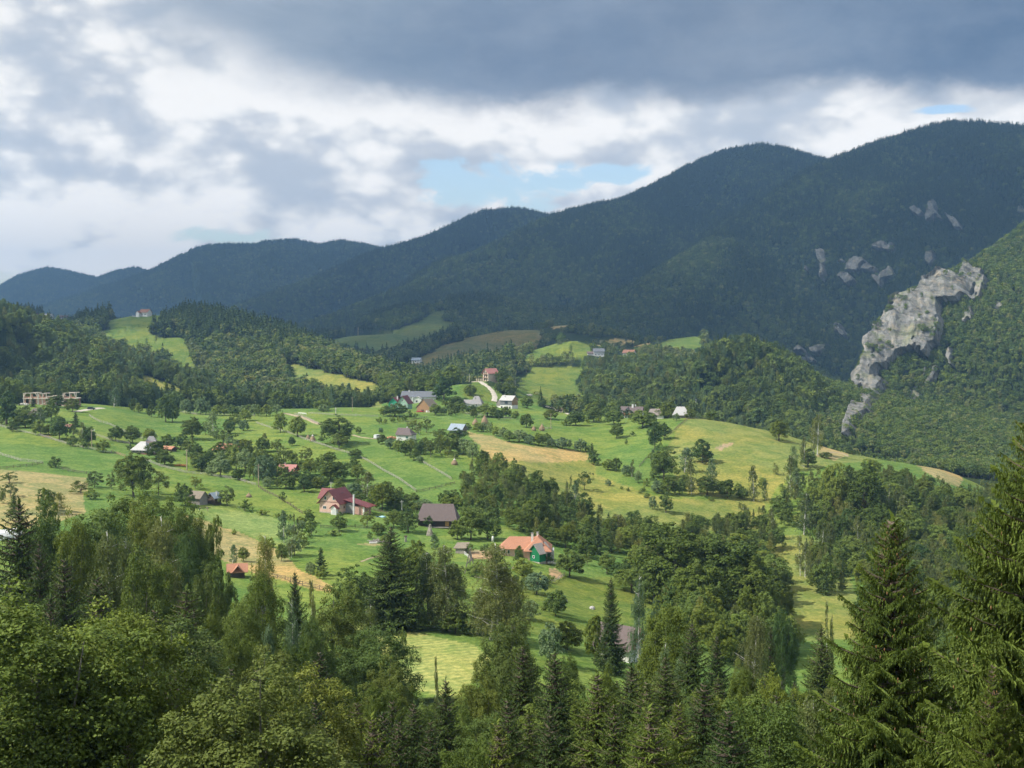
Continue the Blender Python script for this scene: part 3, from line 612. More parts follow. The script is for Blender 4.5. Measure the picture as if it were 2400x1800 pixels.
def far_mesh(kind, seed, leaf=None):
    """a small tree of a distant wood: crown and stem in one mesh of a few dozen faces"""
    rs = np.random.RandomState(seed)
    if kind == 'spruce':
        n = 110; t = rs.rand(n) ** 1.25; z = .10 + .9 * t; a = rs.rand(n) * 6.28; rr = .21 * (1 - t) ** .9 * rs.uniform(.35, 1.1, n)
        C = np.stack([np.cos(a) * rr, np.sin(a) * rr, z], 1); A = np.stack([np.cos(a), np.sin(a), np.full(n, -.55)], 1); N = unit(np.stack([np.cos(a) * .6, np.sin(a) * .6, np.full(n, .8)], 1) + rs.normal(size=(n, 3)) * .3)
        L = .06 + .15 * (1 - t); V = cards(C, A, L * 1.1, L * .75, rs, N); mat = M_SPRUCE
        C2 = np.array([[0, 0, .97]]); V = np.concatenate([V, cards(C2, np.array([[0, 0, 1.]]), .09, .03, rs, np.array([[0, -1., 0]]))]); n += 1
    else:
        w = {'leaf': .40, 'slim': .26, 'bush': .62}[kind]; n = {'leaf': 260, 'slim': 200, 'bush': 160}[kind]
        K = 20; d = unit(rs.normal(size=(K, 3)) + [0, 0, .35]); cc = d * np.array([w, w, .42]) * rs.uniform(.5, .85, (K, 1)); cc[:, :2] *= (1 - .6 * cc[:, 2:3])
        k = rs.randint(0, K, n); ld = unit(rs.normal(size=(n, 3)) + d[k] * .5 + [0, 0, .3]); C = cc[k] + ld * .17 * np.array([1, 1, .8]) * rs.uniform(.6, 1, (n, 1)) + np.array([0, 0, .55]); N = unit(ld + rs.normal(size=(n, 3)) * .4 + [0, 0, .4]); A = np.cross(N, rs.normal(size=(n, 3)))
        s = rs.uniform(.06, .13, n); V = cards(C, A, s, s * .8, rs, N); mat = leaf or {'leaf': M_GREEN, 'slim': M_BIRCH, 'bush': M_SHRUB}[kind]
    tint = rs.rand(n) * .6 + .2; tv, tf = tubes([([(0, 0, -.12), (0, 0, .2), (0, 0, .6)], [.020, .015, .006], 4)])
    Vt = np.concatenate([V, tv]); Ft = np.concatenate([quads(n), tf + len(V)])
    return np_mesh('far_' + kind, Vt, Ft, [mat, BARKG], np.concatenate([tint, np.full(len(tf), .3)]), np.concatenate([np.zeros(n, int), np.ones(len(tf), int)]))

def scatter_object(name, label, pts, idx, scl, rot, sources, cat='woods'):
    """one wood: points on the land, a tree of the collection on each (geometry nodes)"""
    cname = 'kinds of ' + name
    coll = bpy.data.collections.get(cname)
    coll = bpy.data.collections.new(cname)
    for i, me in enumerate(sources):
        s = bpy.data.objects.new('%02d wood tree' % i, me); coll.objects.link(s)
    me = bpy.data.meshes.new(name); me.vertices.add(len(pts)); me.vertices.foreach_set('co', np.asarray(pts, np.float32).ravel())
    for nm, typ, val in (('idx', 'INT', idx), ('scl', 'FLOAT', scl), ('rot', 'FLOAT', rot)):
        a = me.attributes.new(nm, typ, 'POINT'); a.data.foreach_set('value', np.asarray(val, np.int32 if typ == 'INT' else np.float32))
    wv = me.attributes.new('wid', 'FLOAT', 'POINT'); wv.data.foreach_set('value', np.random.RandomState(len(pts)).uniform(.8, 1.25, len(pts)).astype(np.float32))
    me.update(); o = link(name, me); tag(o, label, cat, None, 'stuff')
    ng = bpy.data.node_groups.new('plant ' + name, 'GeometryNodeTree'); ng.interface.new_socket('Geometry', in_out='INPUT', socket_type='NodeSocketGeometry'); ng.interface.new_socket('Geometry', in_out='OUTPUT', socket_type='NodeSocketGeometry')
    N = ng.nodes; Lk = ng.links; gi = N.new('NodeGroupInput'); go = N.new('NodeGroupOutput'); ip = N.new('GeometryNodeInstanceOnPoints'); ci = N.new('GeometryNodeCollectionInfo')
    ci.inputs['Collection'].default_value = coll; ci.inputs['Separate Children'].default_value = True; ci.inputs['Reset Children'].default_value = True
    def attr(nm, t):
        a = N.new('GeometryNodeInputNamedAttribute'); a.data_type = t; a.inputs['Name'].default_value = nm; return a.outputs['Attribute']
    Lk.new(gi.outputs[0], ip.inputs['Points']); Lk.new(ci.outputs[0], ip.inputs['Instance']); ip.inputs['Pick Instance'].default_value = True
    Lk.new(attr('idx', 'INT'), ip.inputs['Instance Index']); cx = N.new('ShaderNodeCombineXYZ'); Lk.new(attr('rot', 'FLOAT'), cx.inputs[2]); Lk.new(cx.outputs[0], ip.inputs['Rotation'])
    cs = N.new('ShaderNodeCombineXYZ'); mu = N.new('ShaderNodeMath'); mu.operation = 'MULTIPLY'; sa = attr('scl', 'FLOAT'); Lk.new(sa, mu.inputs[0]); Lk.new(attr('wid', 'FLOAT'), mu.inputs[1]); Lk.new(mu.outputs[0], cs.inputs[0]); Lk.new(mu.outputs[0], cs.inputs[1]); Lk.new(sa, cs.inputs[2]); Lk.new(cs.outputs[0], ip.inputs['Scale'])
    Lk.new(ip.outputs[0], go.inputs[0]); md = o.modifiers.new('plant', 'NODES'); md.node_group = ng
    return o
FAR_SRC = [far_mesh('spruce', 1), far_mesh('spruce', 2), far_mesh('leaf', 3, M_GREEN), far_mesh('leaf', 4, M_BEECH), far_mesh('leaf', 5, M_DARK), far_mesh('slim', 6), far_mesh('slim', 7), far_mesh('bush', 8)]
ROCKS = []     # (poly, dmin, dmax) keep trees thin over bare rock
def wood(name, label, d0, d1, u0, u1, n, hts, mix, cls=(FLOOR,), px_ok=None, seed=0, cat='woods', vis=True, src=None, hsrc=None):
    """n candidate trees over a sector of the land, kept where the cover is woodland and the place can be seen or nearly so"""
    rs = np.random.RandomState(seed + 11); D = np.sqrt(rs.uniform(d0 ** 2, d1 ** 2, n)); u = rs.uniform(u0, u1, n); x = u * D; y = D
    z = height(x, y); c = cover(x, y, z); px, py = proj(x, y, z); k = np.isin(c, cls) & (px > -260) & (px < 2660)
    if px_ok is not None: k &= px_ok(px, py, D, x, y)
    for poly, a, b in ROCKS: k &= ~((D > a) & (D < b) & inside(poly, px, py) & (rs.rand(n) < .93))
    for q in HOMES:
        if d0 - 60 < q[1] < d1 + 60: k &= ~((np.abs(x - q[0] - (y - q[1]) * q[0] / q[1]) < 13 + q[1] * .004) & (y < q[1] + 14) & (y > q[1] - 34 - q[1] * .02))
    x, y, z, u, D, px, py = [q[k] for q in (x, y, z, u, D, px, py)]
    if vis:                                                   # drop what nearer land hides by far
        ok = np.ones(len(x), bool)
        for f in np.linspace(.35, .97, 22):
            zz = height(x * f, y * f); ok &= zz < (z + 45) * f
        x, y, z, u, D, px, py = [q[ok] for q in (x, y, z, u, D, px, py)]
    n = len(x); con = fbm(x, y, 160, 3, 21) + .5 * fbm(x, y, 40, 2, 22)
    idx, hh = mix(rs, x, y, z, px, py, con, n); hh = hh * rs.uniform(hts[0], hts[1], n)
    print(name, n)
    return scatter_object(name, label, np.stack([x, y, z], 1), idx, hh if hsrc is None else hh / np.array(hsrc)[idx], rs.rand(n) * 6.28, src or FAR_SRC, cat)
# ------------------------------------------------------------------ distant woods
def pz(ox, oy, k, pts): return [(ox + a / k, oy + b / k) for a, b in pts]
CLIFF_A = pz(1600, 200, 2.765, [(1255, 1650), (1275, 1560), (1300, 1520), (1340, 1480), (1380, 1410), (1440, 1375), (1500, 1380), (1560, 1330), (1570, 1290), (1640, 1262), (1700, 1225), (1735, 1240), (1800, 1255), (1835, 1200), (1850, 1145), (1880, 1200), (1950, 1210), (2000, 1270), (1990, 1340), (1940, 1390), (1890, 1415), (1830, 1385), (1790, 1420), (1700, 1440), (1680, 1500), (1690, 1600), (1670, 1650)]) + \
          pz(1800, 680, 3.687, [(1505, 330), (1500, 400), (1450, 520), (1380, 610), (1320, 570), (1220, 545), (1120, 620), (1060, 670), (1040, 720), (985, 770), (1060, 840), (1030, 900), (1000, 960), (930, 1060), (960, 1120), (880, 1140), (850, 1160), (780, 1250), (745, 1310), (712, 1310), (715, 1250), (745, 1180), (800, 1060), (840, 1010), (900, 990), (935, 900), (900, 850), (860, 930), (850, 870), (790, 830), (800, 790), (850, 710), (870, 640), (890, 620), (890, 520), (900, 460), (965, 390), (962, 300), (1020, 230)])
CLIFF_B = pz(1800, 680, 3.687, [(960, 1150), (1000, 1110), (1050, 1050), (1120, 1000), (1200, 920), (1280, 840), (1330, 910), (1360, 960), (1290, 1000), (1200, 1010), (1120, 1080), (1050, 1110), (1000, 1150)])
CLIFF_C = pz(1800, 680, 3.687, [(870, 1340), (900, 1290), (960, 1260), (975, 1290), (930, 1340), (885, 1355)])
CLIFF_D = pz(1800, 680, 3.687, [(1700, 300), (1730, 220), (1770, 140), (1790, 190), (1780, 270), (1740, 315)])
CLIFF_E = pz(1800, 680, 3.687, [(1550, 600), (1570, 560), (1620, 500), (1600, 620), (1620, 680), (1580, 670)])
CLIFF_F = pz(1800, 680, 3.687, [(1290, 780), (1330, 730), (1400, 690), (1370, 750), (1300, 800)])
CLIFF_G = pz(1800, 680, 3.687, [(1380, 840), (1440, 760), (1490, 680), (1505, 740), (1470, 800), (1400, 850)])
CLIFF_H = pz(1800, 680, 3.687, [(1930, 160), (1970, 90), (2030, 130), (2010, 190), (1950, 190)])
FARR = [pz(1600, 200, 2.765, p) for p in ([(865, 1080), (925, 1060), (940, 1140), (920, 1180), (945, 1260), (930, 1330), (912, 1260), (900, 1170)], [(1000, 1130), (1030, 1095), (1070, 1160), (1020, 1165)],
        [(1060, 1240), (1100, 1150), (1170, 1130), (1230, 1180), (1280, 1180), (1260, 1230), (1180, 1215), (1100, 1225)], [(1235, 1080), (1280, 1030), (1340, 1040), (1390, 1030), (1385, 1090), (1310, 1105)],
        [(1245, 1250), (1310, 1260), (1360, 1180), (1400, 1240), (1350, 1280), (1300, 1340)], [(1600, 860), (1605, 780), (1645, 760), (1670, 830), (1700, 870), (1710, 915), (1650, 870), (1620, 910)],
        [(1710, 820), (1760, 880), (1800, 900), (1850, 965), (1780, 940), (1740, 900)], [(1500, 800), (1540, 810), (1565, 860), (1540, 885)], [(2180, 850), (2195, 780), (2230, 750), (2240, 870)], [(740, 1180), (780, 1165), (820, 1190), (800, 1230), (750, 1220)], [(1060, 1270), (1110, 1240), (1150, 1290), (1110, 1330), (1080, 1310)], [(1700, 1640), (1760, 1600), (1790, 1650)],
        [(1595, 1180), (1605, 1100), (1640, 1080), (1645, 1150), (1620, 1190)], [(1005, 1610), (1025, 1550), (1060, 1620), (1090, 1660), (1040, 1650)])] + \
       [pz(1800, 680, 3.687, p) for p in ([(215, 580), (250, 560), (290, 500), (345, 530), (400, 620), (410, 700), (340, 690), (300, 650), (240, 660)], [(410, 700), (450, 750), (520, 850), (560, 910), (500, 870), (400, 740)],
        [(420, 530), (460, 510), (550, 480), (570, 520), (520, 540), (440, 580)], [(610, 370), (630, 295), (660, 350), (720, 440), (700, 465), (640, 470)])]
ROCKS += [(p, 900, 2000) for p in (CLIFF_A, CLIFF_B, CLIFF_C, CLIFF_D, CLIFF_E, CLIFF_F, CLIFF_G, CLIFF_H)] + [(p, 1700, 3400) for p in FARR]
def mix_dark(rs, x, y, z, px, py, con, n):
    sp = rs.rand(n) < np.clip(.42 + con * .9 + (z - 150) / 900, .08, .95)
    idx = np.where(sp, rs.randint(0, 2, n), np.where(rs.rand(n) < .85, rs.randint(2, 5, n), 5)); return idx, np.where(sp, rs.uniform(.85, 1.55, n), rs.uniform(.7, 1.1, n))
def mix_leaf(rs, x, y, z, px, py, con, n):
    q = rs.rand(n) + con * .5; idx = np.where(q < .07, rs.randint(0, 2, n), np.where(q < .45, rs.randint(2, 5, n), np.where(rs.rand(n) < .8, rs.randint(5, 7, n), 7))); return idx, rs.uniform(.6, 1.2, n) * np.where(idx == 7, .5, 1) * np.where(idx < 2, 1.3, 1)
def mix_house(rs, x, y, z, px, py, con, n):
    sp = (rs.rand(n) < np.clip((840 - py) / 70 * 1.3 - .2 - (px < 360) * .6, .04, .95)) | ((px > 900) & (rs.rand(n) < .2)); idx = np.where(sp, rs.randint(0, 2, n), rs.randint(2, 7, n)); return idx, np.where(sp, rs.uniform(1.0, 1.5, n), rs.uniform(.6, 1.1, n))
def mix_cliff(rs, x, y, z, px, py, con, n):
    q = rs.rand(n); idx = np.where(q < .14, rs.randint(0, 2, n), np.where(q < .72, rs.randint(2, 5, n), np.where(q < .85, 7, 6))); return idx, np.where(idx == 7, .5, 1.0)
def L_between(d0, d1, p0, p1): return lambda px, py, D, x, y: (D > d0) & (D < d1) & (px > p0) & (px < p1)
# ------------------------------------------------------------------ limestone faces standing out of the slopes
BUSH = []
def rock_face(name, label, poly, d0, d1, step, amp, seed, cut=None, dens=1.0):
    xs = [p[0] for p in poly]; ys = [p[1] for p in poly]; gx = np.arange(min(xs) - 12, max(xs) + 12, step); gy = np.arange(min(ys) - 12, max(ys) + 12, step); PX, PY = np.meshgrid(gx, gy)
    jx = fbm(PX, PY, 26, 4, seed) * 14; jy = fbm(PX, PY, 26, 4, seed + 3) * 10; M = inside(poly, PX + jx, PY + jy).astype(float)
    if cut is not None: M *= fbm((PX + PY * .5) * 1.0, (PY - PX * .2) * .45, 26, 5, seed + 9) > cut
    B = M.copy()
    for _ in range(max(2, int(3 / step))):
        Bp = np.pad(B, 1, mode='edge'); B = (Bp[:-2, 1:-1] + Bp[2:, 1:-1] + Bp[1:-1, :-2] + Bp[1:-1, 2:] + Bp[1:-1, 1:-1]) / 5
    a = (PX - 1200) / F; v = (900 - PY) / F; y = CP + v * SP; z = -SP + v * CP; A = a / y; Bz = z / y; Ds = np.linspace(d0, d1, 260); best = np.full(PX.shape, 1e9); bd = np.full(PX.shape, d0); prev = None; hit = np.zeros(PX.shape, bool)
    for D in Ds:
        g = Bz * D - height(A * D, np.full(PX.shape, D)); new = ~hit & (g < 0); bd = np.where(new, D, bd); hit |= new; m = ~hit & (g < best); bd = np.where(m, D, bd); best = np.where(m, g, best)
    for _ in range(4):
        Bp = np.pad(bd, 1, mode='edge'); bd = (Bp[:-2, 1:-1] + Bp[2:, 1:-1] + Bp[1:-1, :-2] + Bp[1:-1, 2:] + Bp[1:-1, 1:-1]) / 5
    X, Y, Zz = A * bd, bd, Bz * bd
    u = X * .8 - Y * .3; w = Zz
    u = u * 1.0; w = w * .38 + u * .25
    r1 = 1 - np.abs(fbm(u + w * .5, w * .35, 60 * amp / 16, 5, seed)) * 2; r2 = 1 - np.abs(fbm(u - w * .3, w, 22 * amp / 16, 4, seed + 7)) * 2; steps = np.floor((w + 14 * fbm(u, w, 40, 3, seed + 2)) / 13); st = ((w + 14 * fbm(u, w, 40, 3, seed + 2)) / 13 - steps) ** 3
    d = np.clip((B - .45) * 3.2, -1, 1) * amp * .55 + (r1 * .8 + r2 * .40 ) * amp * np.clip(B * 1.6 - .4, 0, 1) - 1.0
    hx, hy = -.62, -.70; V = np.stack([X + hx * d, Y + hy * d, Zz + .35 * d], -1).reshape(-1, 3); n0, n1 = PX.shape; idx = np.arange(n0 * n1).reshape(n0, n1); q = np.stack([idx[:-1, :-1], idx[1:, :-1], idx[1:, 1:], idx[:-1, 1:]], -1).reshape(-1, 4); keep = (B[:-1, :-1] > .12).ravel(); q = q[keep]
    rs = np.random.RandomState(seed); Bf = B.ravel(); cl = fbm(V[:, 0] + V[:, 2], V[:, 1] + V[:, 2] * .7, 24, 3, seed + 20); edge = (Bf > .12) & (Bf < .62); pr = np.where(edge, .055, 0) + np.where((Bf > .5) & (cl > .22), .016, 0); pick = rs.rand(len(V)) < pr * (step / 1.2) ** 2 * dens
    BUSH.append(V[pick] - [0, 0, 1.5]); used = np.unique(q); mp = -np.ones(len(V), int); mp[used] = np.arange(len(used))
    o = link(name, np_mesh(name, V[used], mp[q], [rock_mat()], smooth=False)); return tag(o, label, 'cliff', 'outcrops on the shaded mountain' if cut == -.22 else None, 'structure')
rock_face('cliff', 'big grey limestone cliff falling into the gorge at the right', CLIFF_A, 950, 1640, 1.15, 18, 3, -.40)
for nm, lb, P_ in (('cliff', 'limestone rib below the big cliff', CLIFF_B), ('cliff', 'white rock outcrop at the foot of the big cliff', CLIFF_C), ('cliff', 'narrow rock tooth right of the big cliff', CLIFF_D), ('cliff', 'curved rock rib on the sunny slope', CLIFF_E), ('cliff', 'small rock step below the big cliff', CLIFF_F), ('cliff', 'leaning rock slab right of the rib', CLIFF_G), ('cliff', 'rock outcrop high on the sunny slope', CLIFF_H)):
    rock_face(nm, lb, P_, 900, 1640, 1.2, 9, 5, -.5)
for i, P_ in enumerate(FARR): rock_face('cliff', 'pale rock outcrop on the shaded mountain', P_, 1720, 3150, 1.3, 22, 11 + i, -.22)
# ------------------------------------------------------------------ mesh builder for made things
class MB:
    def __init__(s): s.v = []; s.f = []; s.m = []
    def add(s, V, Fc, mi=0):
        o = len(s.v); s.v += [tuple(map(float, p)) for p in V]; s.f += [tuple(i + o for i in f) for f in Fc]; s.m += [mi] * len(Fc)
    def box(s, x0, x1, y0, y1, z0, z1, mi=0):
        s.add([(x, y, z) for x in (x0, x1) for y in (y0, y1) for z in (z0, z1)], [(0, 1, 3, 2), (4, 6, 7, 5), (0, 4, 5, 1), (2, 3, 7, 6), (0, 2, 6, 4), (1, 5, 7, 3)], mi)
    def bar(s, a, b, w, h=None, mi=0):
        a = np.array(a, float); b = np.array(b, float); h = h or w; t = unit(b - a); up = np.array([0, 0, 1.]) if abs(t[2]) < .95 else np.array([1., 0, 0]); e = unit(np.cross(t, up)) * w / 2; g = unit(np.cross(e, t)) * h / 2
        s.add([a - e - g, a + e - g, a + e + g, a - e + g, b - e - g, b + e - g, b + e + g, b - e + g], [(0, 3, 2, 1), (4, 5, 6, 7), (0, 1, 5, 4), (1, 2, 6, 5), (2, 3, 7, 6), (3, 0, 4, 7)], mi)
    def tube(s, pts, rad, k=8, mi=0):
        V, Fq = tubes([(pts, rad, k)]); s.add(V, [tuple(f) for f in Fq.tolist()], mi); n = len(V); s.f.append(tuple(range(len(s.v) - n, len(s.v) - n + k))[::-1]); s.m.append(mi); s.f.append(tuple(range(len(s.v) - k, len(s.v)))); s.m.append(mi)
    def wall(s, x0, x1, y0, y1, z0, z1, rise=0, axis='x', mi=0):
        """box with a gabled top; the ridge runs along axis"""
        if axis == 'x': ym = (y0 + y1) / 2; P = [(y0, z0), (y1, z0), (y1, z1), (ym, z1 + rise), (y0, z1)]; f = lambda x, p: (x, p[0], p[1]); a, b = x0, x1
        else: xm = (x0 + x1) / 2; P = [(x0, z0), (x1, z0), (x1, z1), (xm, z1 + rise), (x0, z1)]; f = lambda y, p: (p[0], y, p[1]); a, b = y0, y1
        V = [f(a, p) for p in P] + [f(b, p) for p in P]; q = [tuple(range(5))[::-1], tuple(range(5, 10))] + [(i, (i + 1) % 5, 5 + (i + 1) % 5, 5 + i) for i in range(5)]; s.add(V, q, mi)
    def roof(s, x0, x1, y0, y1, ze, rise, over=.5, axis='x', h0=0, h1=0, th=.16, mi=0, end=.4):
        """pitched roof slab; h0, h1: how far the ridge stops short of each end (0 = gable)"""
        if axis == 'y': T = lambda p: (p[1], p[0], p[2]); x0, x1, y0, y1 = y0, y1, x0, x1
        else: T = lambda p: p
        w = (y1 - y0) / 2; sl = rise / w; y0 -= over; y1 += over; z = ze - sl * over + .06; zr = ze + rise + .06; ym = (y0 + y1) / 2; x0 -= end; x1 += end
        A, B, C, Dd = (x0, y0, z), (x1, y0, z), (x1, y1, z), (x0, y1, z); E = (x0 + (h0 + end if h0 else 0), ym, zr); G = (x1 - (h1 + end if h1 else 0), ym, zr)
        top = [A, B, C, Dd, E, G]; V = [T(p) for p in top] + [T((p[0], p[1], p[2] - th)) for p in top]
        q = [(0, 1, 5, 4), (2, 3, 4, 5), (7, 6, 10, 11), (9, 8, 11, 10), (0, 6, 7, 1), (2, 8, 9, 3)]
        if h0: q += [(3, 0, 4), (6, 9, 10), (3, 9, 6, 0)]
        else: q += [(0, 4, 10, 6), (4, 3, 9, 10)]
        if h1: q += [(1, 2, 5), (8, 7, 11), (1, 7, 8, 2)]
        else: q += [(1, 7, 11, 5), (5, 11, 8, 2)]
        s.add(V, q, mi)
    def build(s, name, mats, parent=None, loc=None, rotz=0, smooth=False):
        me = bpy.data.meshes.new(name); me.from_pydata(s.v, [], s.f); me.polygons.foreach_set('material_index', s.m)
        if smooth: me.polygons.foreach_set('use_smooth', [True] * len(s.f))
        for m in (mats if isinstance(mats, (list, tuple)) else [mats]): me.materials.append(m)
        me.update(); return link(name, me, parent, loc, rotz)
PLASTER = plain('white plaster', (.72, .71, .67), .9, .06, 1.5); PINK = plain('pink plaster', (.68, .46, .37), .9, .06, .8); PINKD = plain('brick pink', (.54, .34, .27), .9, .12, 2.5)
GREYW = plain('grey plaster', (.30, .30, .29), .9, .1, 1.5); STONE = plain('stone base', (.42, .38, .32), .9, .25, 3, bump=.4); GLASS = plain('window glass', (.035, .05, .06), .08, .2, 1, spec=.6)
WHITE = plain('white paint', (.78, .78, .76), .5, .04, 2); DARKW = striped('dark boards', (.055, .042, .034), (.10, .078, .06), 3.0, 'x'); BOARDS = striped('old boards', (.30, .17, .085), (.42, .27, .15), 2.2, 'x', noise=.6)
BOARDSY = striped('old boards across', (.30, .17, .085), (.42, .27, .15), 2.2, 'y', noise=.6); GREYB = striped('weathered boards', (.22, .20, .18), (.34, .31, .28), 2.5, 'x', noise=.5)
R_MAROON = striped('maroon roof', (.16, .045, .045), (.22, .065, .06), 1.6, 'y', .45, .25); R_MAROONX = striped('maroon roof across', (.16, .045, .045), (.22, .065, .06), 1.6, 'x', .45, .25)
R_ORANGE = striped('orange tiles', (.42, .19, .115), (.52, .27, .17), 2.4, 'x', .8, .35); R_BROWN = striped('brown shingles', (.135, .105, .10), (.195, .155, .145), 1.5, 'x', .85, .5)
R_GREY = striped('grey shingles', (.26, .25, .25), (.36, .35, .345), 1.5, 'x', .8, .4); R_SLATE = striped('slate sheets', (.13, .14, .16), (.18, .195, .215), 1.2, 'x', .55, .3); R_PALE = striped('pale sheet metal', (.42, .41, .40), (.54, .53, .51), 1.5, 'x', .5, .3)
R_PINK = striped('faded red sheets', (.40, .165, .145), (.47, .22, .19), 1.2, 'x', .5, .3); R_RUST = striped('rusty sheets', (.23, .11, .075), (.32, .17, .11), 1.4, 'x', .7, .5); R_BLUE = striped('blue grey sheets', (.24, .30, .36), (.34, .40, .46), 1.4, 'x', .4, .3)
R_MOSS = striped('mossy shingles', (.22, .18, .14), (.29, .25, .19), 1.8, 'x', .85, .6); GREENW = striped('green boards', (.012, .16, .065), (.018, .21, .085), 3.2, 'x', .6, .15); MINT = plain('mint plaster', (.33, .50, .38), .9, .05, 1); TEALW = plain('teal plaster', (.05, .33, .20), .9, .05, 1)
BRICK = striped('raw brick', (.52, .30, .22), (.62, .38, .28), 6, 'z', .9, .3); CONC = plain('raw concrete', (.68, .60, .50), .9, .12, 1.2); WOODL = plain('light wood', (.42, .31, .19), .8, .2, 4); WOODG = plain('grey wood', (.30, .27, .235), .9, .3, 3); WOODD = plain('dark wood', (.10, .075, .055), .9, .25, 3)
METAL = plain('dark metal', (.06, .06, .065), .5, .1, 2, metal=.3)
HOMES = []
LAND = []      # landmarks for telling look-alikes apart: px, py, phrase
class House:
    def __init__(s, name, label, cat, px, py, rot, lm=None, dmin=15, group=None, dmax=9000, dz=0):
        p = ground(px, py, dmin, dmax); s.p = p; HOMES.append(p); s.root = empty(name, (p[0], p[1], p[2] + dz), R(rot), label, cat, group); s.n = 0
        if lm: LAND.append((px, py, lm))
    def wall(s, mat, *a, name='wall', **k):
        m = MB(); m.wall(*a, **k); return m.build(name, mat, s.root)
    def roof(s, mat, *a, name='roof', par=None, **k):
        m = MB(); m.roof(*a, **k); return m.build(name, mat, par or s.root)
    def win(s, face, at, c, z, w=.9, h=1.2, name='window', fm=None, gm=None):
        """face: S N E W of the wall plane at coordinate 'at'; c along the wall, z of the sill"""
        m = MB(); sg = {'S': -1, 'N': 1, 'W': -1, 'E': 1}[face]; t = .07
        def bx(a0, a1, z0, z1, d, mi):
            lo, hi = sorted((at + sg * .003, at + sg * d))
            if face in 'SN': m.box(a0, a1, lo, hi, z0, z1, mi)
            else: m.box(lo, hi, a0, a1, z0, z1, mi)
        fr = .12 if w > .5 else .06
        bx(c - w / 2, c + w / 2, z + fr, z + h - fr, .04, 1); bx(c - w / 2 - fr, c - w / 2, z, z + h, t, 0); bx(c + w / 2, c + w / 2 + fr, z, z + h, t, 0); bx(c - w / 2, c + w / 2, z, z + fr, t, 0); bx(c - w / 2, c + w / 2, z + h - fr, z + h, t, 0)
        if w > 1.0: bx(c - .03, c + .03, z + fr, z + h - fr, t - .01, 0)
        return m.build(name, [fm or WHITE, gm or GLASS], s.root)
    def chimney(s, x, y, z0, z1, w=.6, mat=None, par=None):
        m = MB(); m.box(x - w / 2, x + w / 2, y - w / 2, y + w / 2, z0, z1); m.box(x - w / 2 - .08, x + w / 2 + .08, y - w / 2 - .08, y + w / 2 + .08, z1 + .002, z1 + .14, 1); return m.build('chimney', [mat or PLASTER, GREYW], par or s.root)
    def box(s, name, mat, *a):
        m = MB(); m.box(*a); return m.build(name, mat, s.root)

